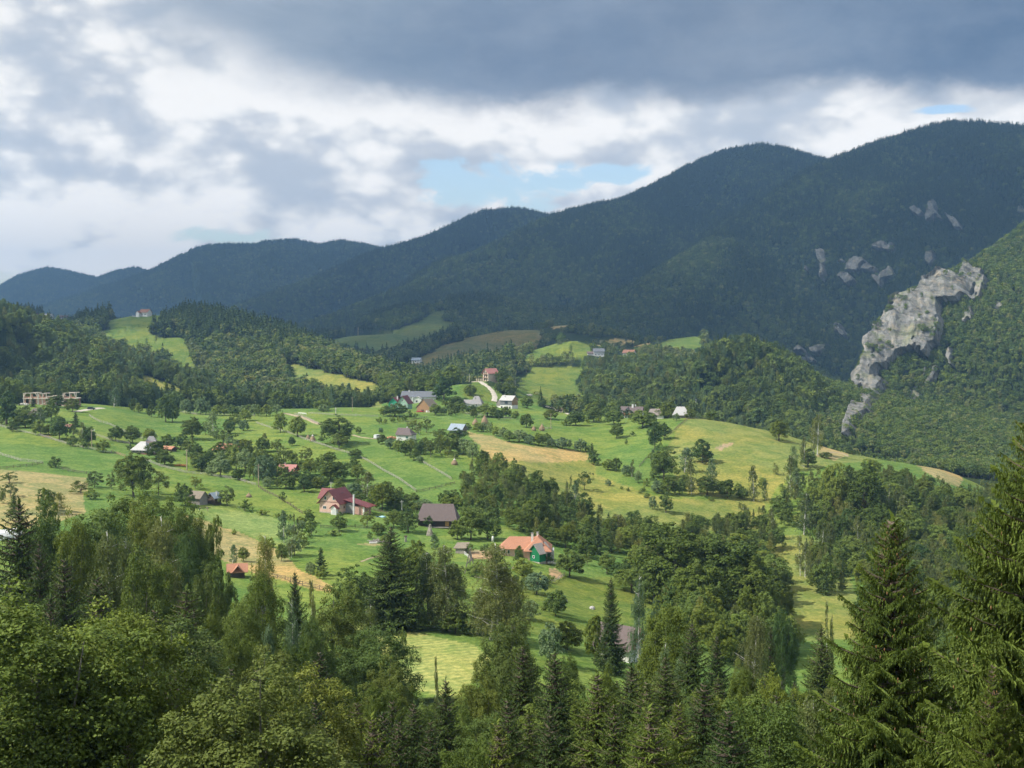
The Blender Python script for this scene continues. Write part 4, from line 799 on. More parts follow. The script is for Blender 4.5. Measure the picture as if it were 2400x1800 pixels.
def houses():
    # 1 pink house with its annex: the gable looks left and toward the camera
    h = House('house', 'pink house with maroon roof and a long lean-to annex', 'house', 772, 1203, -22, 'pink house')
    h.wall(PINK, -4.2, 4.2, 0, 10.5, -1.5, 4.3, rise=4.3, axis='y'); r = h.roof(R_MAROON, -4.2, 4.2, 0, 10.5, 4.3, 4.3, over=.8, axis='y', end=.9)
    h.wall(PINK, -6.2, -4.203, 4.5, 10, -1.5, 4.0, rise=0.0, name='side_wall'); h.roof(R_MAROONX, -7.4, -1.5, 4.4, 10.1, 5.2, 3.0, over=.5, axis='x', end=.2, name='side_roof')
    h.box('plinth', STONE, -4.28, 4.28, -.1, 10.6, -1.6, .45); h.box('ledge', plain('brown trim', (.22, .11, .08)), -4.3, 4.3, -.09, -.003, 4.15, 4.35)
    for x, z, w, hh in ((-2.0, 1.5, 1.3, 1.2), (-1.7, 5.0, .9, 1.3), (1.9, 5.0, .9, 1.3)): h.win('S', 0, x, z, w, hh, gm=GLASS)
    h.wall(WHITE, 1.6, 3.8, -1.6, -.02, -1, 2.4, rise=.9, axis='y', name='porch'); h.roof(R_MAROON, 1.4, 4.0, -1.7, -.02, 2.4, 1.1, over=.4, axis='y', end=.3, name='porch_roof'); h.win('S', -1.6, 2.7, .1, 1.0, 2.1, name='door', gm=plain('white door', (.6, .62, .62)))
    h.win('E', 4.2, 3.5, 1.6, .7, .9, fm=PINKD)
    sk = MB(); sk.box(2.0, 2.7, 5.0, 6.0, 7.0, 7.1); o = sk.build('skylight', GLASS, r); o.location = (0, 0, 0)
    h.wall(GREYW, 4.21, 8.0, 4.6, 9.5, -1.5, 3.6, name='annex_wall'); h.box('shed_wall', PINKD, 8.003, 12.2, 4.4, 9.5, -1.5, 2.6); h.box('shed_front', PLASTER, 11.6, 12.25, 4.35, 4.397, -1.5, 2.6)
    m = MB(); m.add([(3.9, 3.6, 4.9), (14.3, 3.6, 2.4), (14.3, 10.2, 2.4), (3.9, 10.2, 4.9), (3.9, 3.6, 4.7), (14.3, 3.6, 2.2), (14.3, 10.2, 2.2), (3.9, 10.2, 4.7)], [(0, 1, 2, 3), (7, 6, 5, 4), (0, 4, 5, 1), (1, 5, 6, 2), (2, 6, 7, 3), (3, 7, 4, 0)]); m.build('annex_roof', R_MAROONX, h.root)
    m = MB(); m.tube([(8.6, 3.0, -1), (8.6, 3.0, 7.0)], [.32, .32], 12); m.build('flue', WHITE, h.root)
    h.box('post', WOODL, 11.9, 12.05, 9.3, 9.45, -1.4, 2.4); h.box('post', WOODL, 13.7, 13.85, 4.6, 4.75, -1.4, 2.35)
    # 2 long barn under a brown half-hipped roof
    h = House('barn', 'long dark wooden barn with a broad brown half-hipped roof', 'barn', 1024, 1236, -4, 'long brown-roofed barn', dz=.4)
    h.box('wall', DARKW, -6.8, 6.8, 0, 7, -1.5, 3.0); r = h.roof(R_BROWN, -7.2, 7.2, -.5, 7.5, 3.0, 4.6, over=.8, h0=1.6, h1=1.6, end=.3)
    h.box('plinth', STONE, -6.9, 6.9, -.15, 7.1, -1.6, -.1); h.box('door', plain('yellow door', (.45, .27, .10)), 3.0, 4.4, -.14, -.003, .1, 2.2); h.box('ledge', WOODG, -6.9, 6.9, -1.6, -.2, -.35, -.15)
    # 3 orange L-shaped farmhouse
    h = House('farmhouse', 'pink farmhouse under an L-shaped orange tiled roof', 'house', 1206, 1304, -3, 'orange-roofed farmhouse', dz=.3)
    h.box('wall', PINK, -4.5, 6.0, 0, 5.5, -1.8, 2.9); r = h.roof(R_ORANGE, -4.8, 7.5, -.2, 5.7, 2.9, 2.7, over=.8, h0=3.0, h1=0, end=.3)
    h.box('wing_wall', PINKD, 4.4, 10.5, -3.6, 7.5, -1.8, 2.8); h.roof(R_ORANGE, 3.9, 11.0, -3.7, 8.0, 2.85, 3.2, over=.9, axis='y', h0=3.4, h1=3.2, end=.5, name='wing_roof')
    h.box('side_wall', PLASTER, 10.503, 12.5, 1, 6, -1.8, 1.6)
    h.win('S', 0, -3.2, .5, .6, 1.3, name='window'); h.win('S', 0, -1.9, .5, .6, 1.3, name='window'); h.box('door', plain('green door', (.02, .19, .08)), 0.2, 2.0, -.1, -.003, -.6, 2.3)
    h.chimney(5.6, 1.0, 3.0, 7.0, .7, par=r); h.chimney(7.2, 3.6, 4.0, 6.9, .6, par=r)
    # green hut in front
    h = House('hut', 'small green wooden hut with weathered grey half-hip roof', 'hut', 1252, 1317, -42, 'green wooden hut', dz=.25)
    h.wall(GREENW, -2.2, 2.2, 0, 5.2, -.1, 3.0, rise=2.3, axis='y'); r = h.roof(striped('weathered sheet', (.30, .25, .20), (.48, .45, .41), 1.1, 'y', .7, .5), -2.2, 2.2, 0, 5.2, 3.0, 2.4, over=.55, axis='y', end=.5)
    h.box('plinth', STONE, -2.25, 2.25, -.06, 5.25, -1.4, -.1); h.win('S', 0, -.2, .9, .55, .9); m = MB(); m.tube([(.9, 3.3, 3.6), (.9, 3.3, 6.0)], [.12, .12], 8); m.build('chimney', METAL, r)
    # small orange roof in the trees of the foreground
    h = House('chalet', 'small cabin with bright orange cross-gabled roof beside the foreground trees', 'cabin', 556, 1352, 15, 'small orange-roofed cabin', dmin=200, dz=.4)
    h.box('wall', DARKW, -1.9, 1.9, -1.6, 1.6, -1.5, 1.7); r = h.roof(R_ORANGE, -2.3, 2.3, -1.7, 1.7, 1.7, 1.5, over=.6, end=.5); h.roof(R_ORANGE, -1.0, 1.2, -2.6, .2, 1.75, 1.3, over=.4, axis='y', end=.2, name='dormer_roof')
    # roof at the bottom centre
    h = House('cottage', 'cottage with faded red brown roof half hidden by foreground birches', 'house', 1452, 1540, -35, 'half hidden red roof', dmin=150, dz=2.0)
    h.box('wall', PLASTER, -4.0, 4.0, -3, 3, -3.5, 1.4); h.roof(R_BROWN, -4.2, 4.2, -3.2, 3.2, 1.4, 3.6, over=.7, end=.6); h.roof(R_PINK, .5, 5.0, -2.0, 2.4, 1.6, 3.3, over=.5, end=.1, name='side_roof')
    # sheds at the left
    h = House('shed', 'grey brown plank shed with rusty worn roof above the hay meadow', 'shed', 464, 1180, -24, 'rusty-roofed plank shed')
    h.wall(GREYB, -2.6, 2.6, -2.2, 2.2, -1.6, 2.6, rise=1.9); h.roof(R_MOSS, -2.8, 2.8, -2.3, 2.3, 2.6, 2.0, over=.5, end=.5)
    h = House('shed', 'dark wooden shed with blue grey metal roof beside the plank shed', 'shed', 502, 1181, -30, 'blue-roofed dark shed')
    h.wall(WOODD, -1.9, 1.9, -1.7, 1.7, -1.4, 2.6, rise=1.6, axis='y'); r = h.roof(R_BLUE, -1.9, 1.9, -1.8, 1.8, 2.6, 1.7, over=.4, axis='y', end=.4); h.chimney(1.2, 0, 3.0, 4.8, .3, par=r)
    # small white house in the middle
    h = House('house', 'small white house with brown hipped roof among bushes and a log pile', 'house', 952, 1031, -19, 'brown-roofed white cottage')
    h.box('wall', PLASTER, -4.3, 4.3, -3, 3, -1.5, 3.4); h.wall(PLASTER, -4.3, -4.0, -2.97, 2.97, 3.403, 3.41, rise=2.6, name='gable'); r = h.roof(R_BROWN, -4.3, 4.3, -3, 3, 3.4, 2.9, over=.6, h1=2.6, end=.4); h.win('S', -3, 1.8, .9, 1.4, 1.4, gm=plain('green pane', (.05, .14, .11))); h.chimney(.4, .4, 4.4, 6.9, .6, par=r); h.box('plinth', DARKW, -4.33, 4.33, -3.03, 3.03, -1.6, -.2)
    # A-frame shed
    h = House('shed', 'slate grey shed with curved blue grey roof behind the orchard trees', 'shed', 1074, 1016, -35, 'slate grey shed'); h.wall(GREYB, -4, 4, -2.6, 2.6, -1, 2.6, rise=2.6); h.roof(R_BLUE, -4.4, 4.4, -2.8, 2.8, 2.6, 2.8, over=.7, end=.7)
    # green gabled house
    h = House('guesthouse', 'green two-gabled house with maroon roof in the village', 'house', 936, 958, -16, 'green gabled house', dmax=900)
    h.wall(TEALW, -8.0, -1.0, 0, 8, -1.6, 4.4, rise=3.3, axis='y'); h.wall(MINT, -1.0, 6.4, -1.0, 8, -1.6, 4.4, rise=4.6, axis='y', name='front_wall'); r = h.roof(R_MAROON, -8, -1, 0, 8, 4.4, 3.3, over=.9, axis='y', end=.8); h.roof(R_MAROON, -1, 6.4, -1, 8, 4.4, 4.6, over=.8, axis='y', end=.8, name='front_roof')
    for f, a, c, z, w, hh in (('S', 0, -5.9, 1.2, 1.4, 2.2), ('S', 0, -2.4, 1.2, 1.2, 2.0), ('S', -1, .8, 1.8, .8, 1.5), ('S', -1, 4.6, 1.8, .8, 1.5), ('S', -1, 2.7, 5.2, .7, 1.2)): h.win(f, a, c, z, w, hh)
    h.box('porch_roof', plain('grey sheet', (.20, .20, .21)), -.5, 7.2, -4.2, -1.01, .9, 1.1); h.box('porch', PLASTER, 0, 6.8, -3.6, -1.01, -1.6, .0); h.chimney(-3, 4, 6, 8.6, .7, par=r)
    # big slate roofed house behind
    h = House('guesthouse', 'large white house with long slate grey roof behind the barn', 'house', 978, 948, -8, 'long slate-roofed house', dmax=900)
    h.wall(PLASTER, -14, 12, 9, 17, -2, 5.8, rise=3.2); r = h.roof(R_SLATE, -14, 12, 9, 17, 5.8, 3.4, over=.8, end=.7); h.wall(PLASTER, -4.2, 2.0, 4.5, 8.99, -2, 4.2, rise=1.4, axis='y', name='bay_wall'); h.roof(R_PALE, -4.2, 2, 4.3, 9.2, 4.2, 1.5, over=.4, axis='y', end=.2, name='bay_roof'); h.box('white_column', WHITE, -5.0, -4.25, 4, 5, -2, 5.0); h.win('S', 4.5, -1.6, 1.2, 1.4, 1.8); h.chimney(-9, 13, 7.5, 10, .8, par=r); h.win('E', 12, 13, 5, 1.0, 1.3)
    # big wooden barn
    h = House('barn', 'tall plank barn with mossy gabled roof beside the green house', 'barn', 992, 966, -30, 'tall plank barn', dmax=900)
    h.wall(BOARDS, -5.2, 5.2, 0, 10, -2, 3.6, rise=5.0, axis='y'); h.roof(R_MOSS, -5.2, 5.2, 0, 10, 3.6, 5.0, over=.9, axis='y', end=.5); h.box('stone_wall', STONE, 3.4, 5.35, -.2, 10.1, -2.2, 1.4); h.box('door', WHITE, 2.2, 3.2, -.2, -.003, -1.0, 1.2); h.box('gate', WOODD, -1.8, .6, -.12, -.003, -1.2, 1.6)
    # grey hipped cottage
    h = House('cottage', 'white cottage with pale grey hipped roof left of the boarded house', 'house', 1112, 953, -12, 'pale grey hipped cottage', dmax=920)
    h.box('wall', PLASTER, -3, 5.2, 0, 7, -1.8, 2.9); r = h.roof(R_GREY, -3, 5.4, 0, 7, 2.9, 4.6, over=.9, h0=2.2, h1=2.9, end=.5); h.box('wing_wall', PLASTER, -8.5, -3.003, 1, 6, -1.8, 2.6); h.roof(R_GREY, -8.6, -2.5, .8, 6.2, 2.6, 2.2, over=.6, end=.4, name='wing_roof'); h.win('S', 0, 1.5, .6, .9, 1.5); h.chimney(-.6, 2, 4, 7.0, .5, par=r)
    # white and boarded house with pale roof
    h = House('house', 'tall white and orange boarded house with pale metal roof', 'house', 1186, 957, -36, 'pale-roofed boarded house', dmax=920)
    h.wall(BOARDSY, -5.2, 5.2, 0, 7.2, 2.2, 6.2, rise=2.7); h.box('lower_wall', PLASTER, -5.3, 5.3, -.05, 7.3, -2.2, 2.2); h.box('front_boards', plain('grey cladding', (.17, .18, .19)), -5.1, 5.2, -.12, -.06, 2.25, 6.1); r = h.roof(R_PALE, -5.2, 5.2, 0, 7.2, 6.2, 2.9, over=.7, end=.7)
    for x, z, w, hh in ((-3.8, -.8, 1.3, 2.2), (-.8, -.8, 1.2, 2.0), (3.4, -.8, 1.2, 2.2), (.2, 3.2, 2.6, 1.9)): h.win('S', -.12 if z > 0 else -.05, x, z, w, hh, fm=WOODD)
    h.win('W', -5.2, 1.6, 3.0, 1.0, 1.4, fm=WOODL); h.chimney(-4.2, 4.2, 7.5, 9.4, .9, par=r); h.chimney(-2.6, 2.4, 7.2, 8.4, .8, PLASTER, par=r)
    h.wall(PLASTER, -9.6, -5.31, 1.5, 7.5, -2.2, 3.8, rise=2.4, axis='y', name='wing_wall'); h.wall(GREYB, -9.65, -5.32, 1.45, 1.497, 1.5, 3.8, rise=2.4, axis='y', name='gable_boards'); h.roof(R_BROWN, -9.6, -5.35, 1.5, 7.5, 3.8, 2.4, over=.3, axis='y', end=.3, name='wing_roof')
    # red roofed house on the knoll
    h = House('guesthouse', 'three-storey cream house with salmon red roof on the knoll', 'house', 1138, 893, -52, 'salmon-roofed house on the knoll', dmin=800, dmax=1000)
    h.wall(plain('cream plaster', (.62, .52, .40)), -3.6, 3.6, 0, 10, -2, 7.0, rise=3.2, axis='y'); r = h.roof(R_PINK, -3.6, 3.6, 0, 10, 7.0, 3.3, over=.9, axis='y', end=.9)
    for z in (.2, 3.2, 6.2):
        for x in ((-1.6, 1.6) if z < 6 else (-.9, .9)): h.win('S', 0, x, z, .9, 1.6, fm=plain('brown frame', (.2, .09, .05)))
    for z in (2.6, 5.6): h.box('balcony', plain('brown balcony', (.22, .10, .06)), -2.6, 2.6, -1.3, -.003, z, z + .35)
    h.box('terrace', CONC, -16, -4.2, -2.5, 4, -3, -.6)
    h.box('shelter_roof', METAL, -12, -4, -1, 4.2, 2.0, 2.25)
    for x in (-11.8, -9.2, -6.6, -4.3): h.box('column', plain('cream column', (.6, .52, .4)), x, x + .6, -.8, -.2, -.59, 2.0)
    # villa with balcony, white house and grey hip roof at the right
    h = House('villa', 'villa with brown cross gables and wooden balcony on the right', 'house', 1478, 977, -16, 'brown-gabled villa', dmax=900)
    h.wall(PLASTER, -7, 7.5, 0, 8, -2, 3.8, rise=3.6); r = h.roof(R_BROWN, -7, 7.5, 0, 8, 3.8, 3.8, over=.8, end=.7); h.wall(PLASTER, -4.2, .4, -2.2, 3, -2, 4.0, rise=3.0, axis='y', name='bay_wall'); h.roof(R_BROWN, -4.2, .4, -2.4, 4, 4.0, 3.2, over=.8, axis='y', end=.7, name='bay_roof'); h.box('balcony', plain('orange wood', (.42, .16, .06)), -4.6, .8, -3.4, -2.21, 2.2, 3.2)
    h.win('S', -2.2, -2.9, -.6, .8, 2.2); h.win('S', -2.2, -.9, -.6, .8, 2.2); h.win('S', -2.2, -1.9, 3.8, 1.2, 1.8, fm=WOODL); h.wall(PLASTER, 3.6, 7, -.8, 3, -2, 3.6, rise=2.4, axis='y', name='dormer_wall'); h.roof(R_BROWN, 3.6, 7, -1, 4, 3.6, 2.5, over=.5, axis='y', end=.4, name='dormer_roof'); h.chimney(.8, 3.6, 5, 9.2, 1.2, PLASTER, r); h.chimney(2.4, 5, 6, 9.0, .7, PLASTER, r)
    h = House('house', 'low white house with brown roof and rusty hip tiles', 'house', 1536, 972, -12, 'low white house with rusty ridge', dmax=900)
    h.box('wall', PLASTER, -4.6, 4.8, 0, 7, -2, 3.0); r = h.roof(striped('taupe shingles', (.24, .20, .18), (.32, .28, .25), 1.5, 'x', .85, .4), -4.6, 5, 0, 7, 3.0, 3.2, over=.7, h0=.9, h1=2.8, end=.5); h.box('rusty_ridge', R_ORANGE, 2.3, 5.3, 3.4, 3.8, 5.9, 6.5); h.win('S', 0, -2.6, .8, .8, 1.0); h.chimney(2.2, 3.4, 6.2, 7.3, .7, PINKD, r)
    h = House('barn', 'grey barn with pale hipped roof beside the white pole', 'barn', 1596, 968, -8, 'pale-roofed grey barn', dmax=900)
    h.box('wall', GREYB, -4.6, 4.6, 0, 7, -2, 2.6); h.roof(R_PALE, -4.8, 4.8, -.2, 7.2, 2.6, 4.2, over=.8, h0=2.2, h1=2.6, end=.4); h.box('stone_base', PLASTER, -4.66, 4.66, -.08, 7.08, -2.1, -.4)
    # left cottages
    h = House('cottage', 'old cottage with white pyramid roof and brick red lower wall', 'house', 327, 1063, -14, 'white pyramid-roofed cottage')
    h.box('wall', GREYB, -4.2, 3.6, 0, 6, 0.0, 2.3); h.roof(R_PALE, -4.2, 3.7, 0, 6, 2.3, 3.1, over=.7, h0=3.0, h1=2.2, end=.4); h.roof(R_BROWN, -1.0, 5.8, 4.2, 9.0, 2.4, 2.9, over=.5, end=.4, name='back_roof'); h.box('back_wall', PLASTER, -.8, 5.6, 4.4, 8.8, -.5, 2.4); h.box('brick_base', plain('red brick', (.34, .12, .08), .9, .2, 6), -4.3, 5.6, -.5, 6.05, -1.6, -.003)
    for x in (-2.9, -1.2, .6, 2.3): h.win('S', 0, x, .7, .65, .9, fm=WOODG)
    h = House('shed', 'small pale grey roofed outbuilding behind the pyramid-roofed cottage', 'shed', 355, 1042, 8); h.box('wall', PLASTER, -2.5, 2.5, -2, 2, -1, 1.8); h.roof(R_GREY, -2.6, 2.6, -2.1, 2.1, 1.8, 2.4, over=.5, h0=1.5, h1=1.5)
    h = House('shed', 'low shed with short orange tiled roof behind garden trees', 'shed', 397, 1056, -30, 'short orange shed roof'); h.box('wall', WOODD, -3.2, 3.2, -1.6, 1.6, -1, 1.2); h.roof(R_ORANGE, -3.3, 3.3, -1.7, 1.7, 1.2, 1.0, over=.4)
    h = House('farmhouse', 'farmhouse with long orange roof sunk among orchard trees', 'house', 533, 1060, -12, 'long orange roof in the orchard'); h.box('wall', PLASTER, -6, 6, -2.8, 2.8, -1, 1.8); h.roof(R_ORANGE, -6.2, 6.2, -3, 3, 1.8, 2.4, over=.6, h0=1.6, h1=1.6); h.roof(R_ORANGE, .5, 4.5, -4.6, -.5, 1.7, 1.9, over=.4, axis='y', name='wing_roof', end=.2)
    h = House('cottage', 'cottage with pink red roof in the orchard above the pink house', 'house', 676, 1112, -14, 'pink-red roof in the orchard'); h.box('wall', plain('orange plaster', (.5, .2, .1)), -3.6, 3.6, -2.4, 2.4, -1, 2.2); r = h.roof(R_PINK, -3.8, 3.8, -2.6, 2.6, 2.2, 2.2, over=.6); h.chimney(-1.5, 0, 3.6, 5.0, .5, PINKD, r)
    h = House('hut', 'low hut with brown roof under dark trees below the brick shell', 'hut', 85, 980, -20); h.box('wall', GREYW, -3.6, 3.6, -2.4, 2.4, -2, 2.0); h.roof(R_BROWN, -3.8, 4.2, -2.6, 2.6, 2.0, 3.2, over=.6, h0=2.2, h1=2.2)
    h = House('shed', 'tiny rust brown roofed shed beside a leaning dark spruce', 'shed', 161, 1004, 0); h.box('wall', WOODD, -1.7, 1.7, -1.4, 1.4, -1, 1.2); h.roof(R_RUST, -1.9, 1.9, -1.5, 1.5, 1.2, 1.0, over=.4)
    h = House('greenhouse', 'white plastic tunnel at the left edge behind dark spruces', 'greenhouse', -4, 1262, 40, dmin=200); m = MB(); a = np.linspace(0, pi, 9); V = [(x, -3 * math.cos(t), 2.6 * math.sin(t) - .1) for x in (-6, 6) for t in a]; m.add(V, [(i, i + 1, i + 10, i + 9) for i in range(8)] + [tuple(range(9))[::-1], tuple(range(9, 18))]); m.build('tunnel', WHITE, h.root); h.box('door', GREYW, 6.0, 6.08, -.6, .6, 0, 1.9)
    # unfinished brick shell
    h = House('building_shell', 'unfinished brick building with bare concrete frame and no roof', 'building', 117, 950, 3, 'unfinished brick building', dmax=760, dz=.8)
    def frame_block(x0, x1, dep, z1, slope):
        n = max(2, int((x1 - x0) / 4)); xs = np.linspace(x0, x1, n + 1)
        m = MB()
        for a, b in zip(xs[:-1], xs[1:]):
            m.box(a + .35, b - .05, 1.0, dep - .3, -2, .5); m.box(a + .35, a + 1.3, .1, .4, -2, 3.0); m.box(b - 1.1, b - .05, .1, .4, -2, 3.0); m.box(a + .35, b - .05, .1, .4, 3.5, 4.4); m.box(a + .35, a + 1.2, .1, .4, 4.4, min(z1 - .2, 5.8)) if z1 > 5 else None
        m.box(x0 + .3, x1 - .3, dep - .3, dep, -2, 3.0); m.build('brick_wall', BRICK, h.root)
        for x in xs: h.box('column', CONC, x - .2, x + .25, 0, .45, -2, z1)
        m = MB(); m.box(x0 - .3, x1 + .3, -.4, dep, 3.05, 3.45); m.build('floor_slab', CONC, h.root); m = MB(); m.bar((x0 + .6, dep - .3, z1), (x1 - .6, dep - .3, z1), .35); m.build('ring_beam', CONC, h.root); m = MB(); m.bar((x0 + .6, 0, z1), (x1 - .6, 0, z1), .35)
        if slope: m.bar((x0 - .2, 0, 3.4), (x0 + 1.2, 0, z1), .4); m.bar((x1 + .2, 0, 3.4), (x1 - 1.2, 0, z1), .4)
        m.build('ring_beam', CONC, h.root)
    frame_block(-15.5, -7.2, 9, 6.6, True); frame_block(-6.8, -2.2, 9, 6.2, False); frame_block(-1.8, 7.4, 9, 4.6, False); frame_block(7.8, 15.5, 9, 6.6, True)
    m = MB(); m.bar((-4.5, -3.5, -.6), (2.5, -.2, 2.8), 1.0, .3); m.build('ramp', CONC, h.root)
    # hilltop house and the far houses
    h = House('house', 'white house with rust roof on top of the green hill', 'house', 341, 741, -22, 'white hilltop house', dmin=1150); h.wall(WHITE, -6, 6, -4, 4, -3, 5.0, rise=3); r = h.roof(R_RUST, -6, 6, -4, 4, 5.0, 3.2, over=1, end=.9); h.wall(WHITE, -7.5, -3, -8, 0, -3, 4, rise=2.4, axis='y', name='wing_wall'); h.roof(R_RUST, -7.5, -3, -8, 0, 4, 2.4, over=.7, axis='y', end=.6, name='wing_roof')
    for x in (-1.5, 1.5, 4): h.win('S', -4, x, 1, 1.3, 1.6)
    far = [('house', 'dark grey roofed white villa left among the far knoll trees', 1403, 834, 1150, R_SLATE, 12, 9, 5.5, 0), ('house', 'white house with red brown roof on the far knoll', 1475, 835, 1150, R_RUST, 13, 9, 4.6, -25), ('hut', 'small grey roof between the two villas on the far knoll', 1432, 826, 1150, R_GREY, 7, 6, 2.6, 10), ('hut', 'brown roofed hut at the left foot of the dark villa', 1384, 832, 1150, R_BROWN, 7, 5, 2.4, 0),
           ('barn', 'pale roofed barn on the shaded hill above small dark spruces', 971, 814, 1700, R_PALE, 17, 10, 5, -15), ('house', 'far cottage with bluish roof below the brown hill', 977, 850, 1100, R_BLUE, 12, 8, 4, -20), ('cottage', 'purple brown roofed far cottage at the left foot of the hill', 783, 812, 1700, R_BROWN, 18, 10, 4, 5), ('cottage', 'dark roofed far cottage right of the grassy hill', 1040, 795, 1900, R_RUST, 20, 11, 4, 10),
           ('house', 'reddish roof at the left end of the far ridge village', 62, 745, 1500, R_RUST, 26, 11, 4, 5), ('house', 'long dark red roof in the middle of the far ridge village', 84, 747, 1500, R_MAROONX, 24, 11, 4.5, -8), ('house', 'bright white roofed house at the right end of the far ridge village', 108, 747, 1500, R_PALE, 22, 12, 4, -15), ('cottage', 'small brown roof alone at the right of the ridge village', 148, 750, 1500, R_BROWN, 16, 10, 4, 0)]
    for nm, lb, px, py, dm, rm, L, Wd, hh, rot in far:
        h = House(nm, lb, 'house', px, py, rot, dmin=dm); h.wall(PLASTER, -L / 2, L / 2, -Wd / 2, Wd / 2, -3, hh, rise=Wd * .3); h.roof(rm, -L / 2, L / 2, -Wd / 2, Wd / 2, hh, Wd * .34, over=.8, end=.8, th=.3)
        for x in (-L * .3, 0, L * .3): h.win('S', -Wd / 2, x, .8, 1.2, 1.5)
    # small shed, corral and leaning frame by the orange house
    h = House('shed', 'small open shed with worn grey roof left of the corral', 'shed', 1082, 1296, -18, 'worn grey shed by the corral'); h.box('wall', WOODG, -1.6, 1.6, -1.3, 1.3, -1, 1.9); m = MB(); m.add([(-2.2, -1.7, 1.7), (2.2, -1.7, 2.0), (2.2, 1.8, 3.3), (-2.2, 1.8, 3.0), (-2.2, -1.7, 1.55), (2.2, -1.7, 1.85), (2.2, 1.8, 3.15), (-2.2, 1.8, 2.85)], [(0, 1, 2, 3), (7, 6, 5, 4), (0, 4, 5, 1), (1, 5, 6, 2), (2, 6, 7, 3), (3, 7, 4, 0)]); m.build('roof', R_MOSS, h.root)
# ------------------------------------------------------------------ fences, poles, roads and small things
def Z(k, pts):
    """points read off an enlarged picture of one region"""
    ox, oy, s = {1: (0, 680, 3.687), 2: (600, 680, 3.687), 3: (1200, 680, 3.687), 4: (1800, 680, 3.687), 5: (0, 1050, 3.687), 6: (600, 1050, 3.687), 7: (1200, 1050, 3.687), 8: (1800, 1050, 3.687), 'p': (0, 0, 1)}[k]
    return [(ox + x / s, oy + y / s) for x, y in pts]
def drape(pts, step, dmin=190, dmax=1000):
    G = [ground(px, py, dmin, dmax)[:2] for px, py in pts]; out = []
    for a, b in zip(G[:-1], G[1:]):
        n = max(1, int(np.linalg.norm(b - a) / step)); out += [a + (b - a) * i / n for i in range(n)]
    out.append(G[-1]); out = np.array(out); return np.concatenate([out, height(out[:, 0], out[:, 1])[:, None]], 1)
def fence(label, pts, mat, step=3.0, h=1.15, rails=3, post=.13, dmin=190, dmax=1000, name='fence', seed=0):
    P = drape(pts, step, dmin, dmax); m = MB(); rs = np.random.RandomState(seed + len(P))
    for i, p in enumerate(P):
        hh = h * rs.uniform(.95, 1.2); lean = rs.normal(size=2) * .06; m.bar(p - (0, 0, .3), p + np.array([lean[0], lean[1], hh]), post)
    for a, b in zip(P[:-1], P[1:]):
        for r in range(rails):
            z = h * (.28 + .62 * r / max(1, rails - 1)); j = rs.normal(size=2) * .07; m.bar(a + (0, 0, z + j[0]), b + (0, 0, z + j[1]), .05, .11)
    o = m.build(name, mat); return tag(o, label, 'fence', 'fences between the meadows')
def strip(name, label, pts, w, mat, dmin=190, dmax=1100, lift=.16):
    P = drape(pts, 1.5, dmin, dmax); t = unit(np.gradient(P[:, :2], axis=0)); nrm = np.stack([-t[:, 1], t[:, 0]], 1); ks = np.linspace(-.5, .5, 6); rs = np.random.RandomState(4); ww = w * (1 + .12 * rs.normal(size=len(P)))
    XY = P[:, None, :2] + nrm[:, None] * (ks[None, :, None] * ww[:, None, None]); zz = height(XY[..., 0], XY[..., 1]) + lift - np.abs(ks)[None] ** 3 * 8 * (lift + .03) * 1.0
    V = np.concatenate([XY, zz[..., None]], 2).reshape(-1, 3); i = np.arange(len(P) * 6).reshape(-1, 6); q = np.stack([i[:-1, :-1], i[:-1, 1:], i[1:, 1:], i[1:, :-1]], -1).reshape(-1, 4)
    return tag(link(name, np_mesh(name, V, q, [mat], smooth=True)), label, 'road', None, 'structure')
def rename(o, n): o.name = n; return o
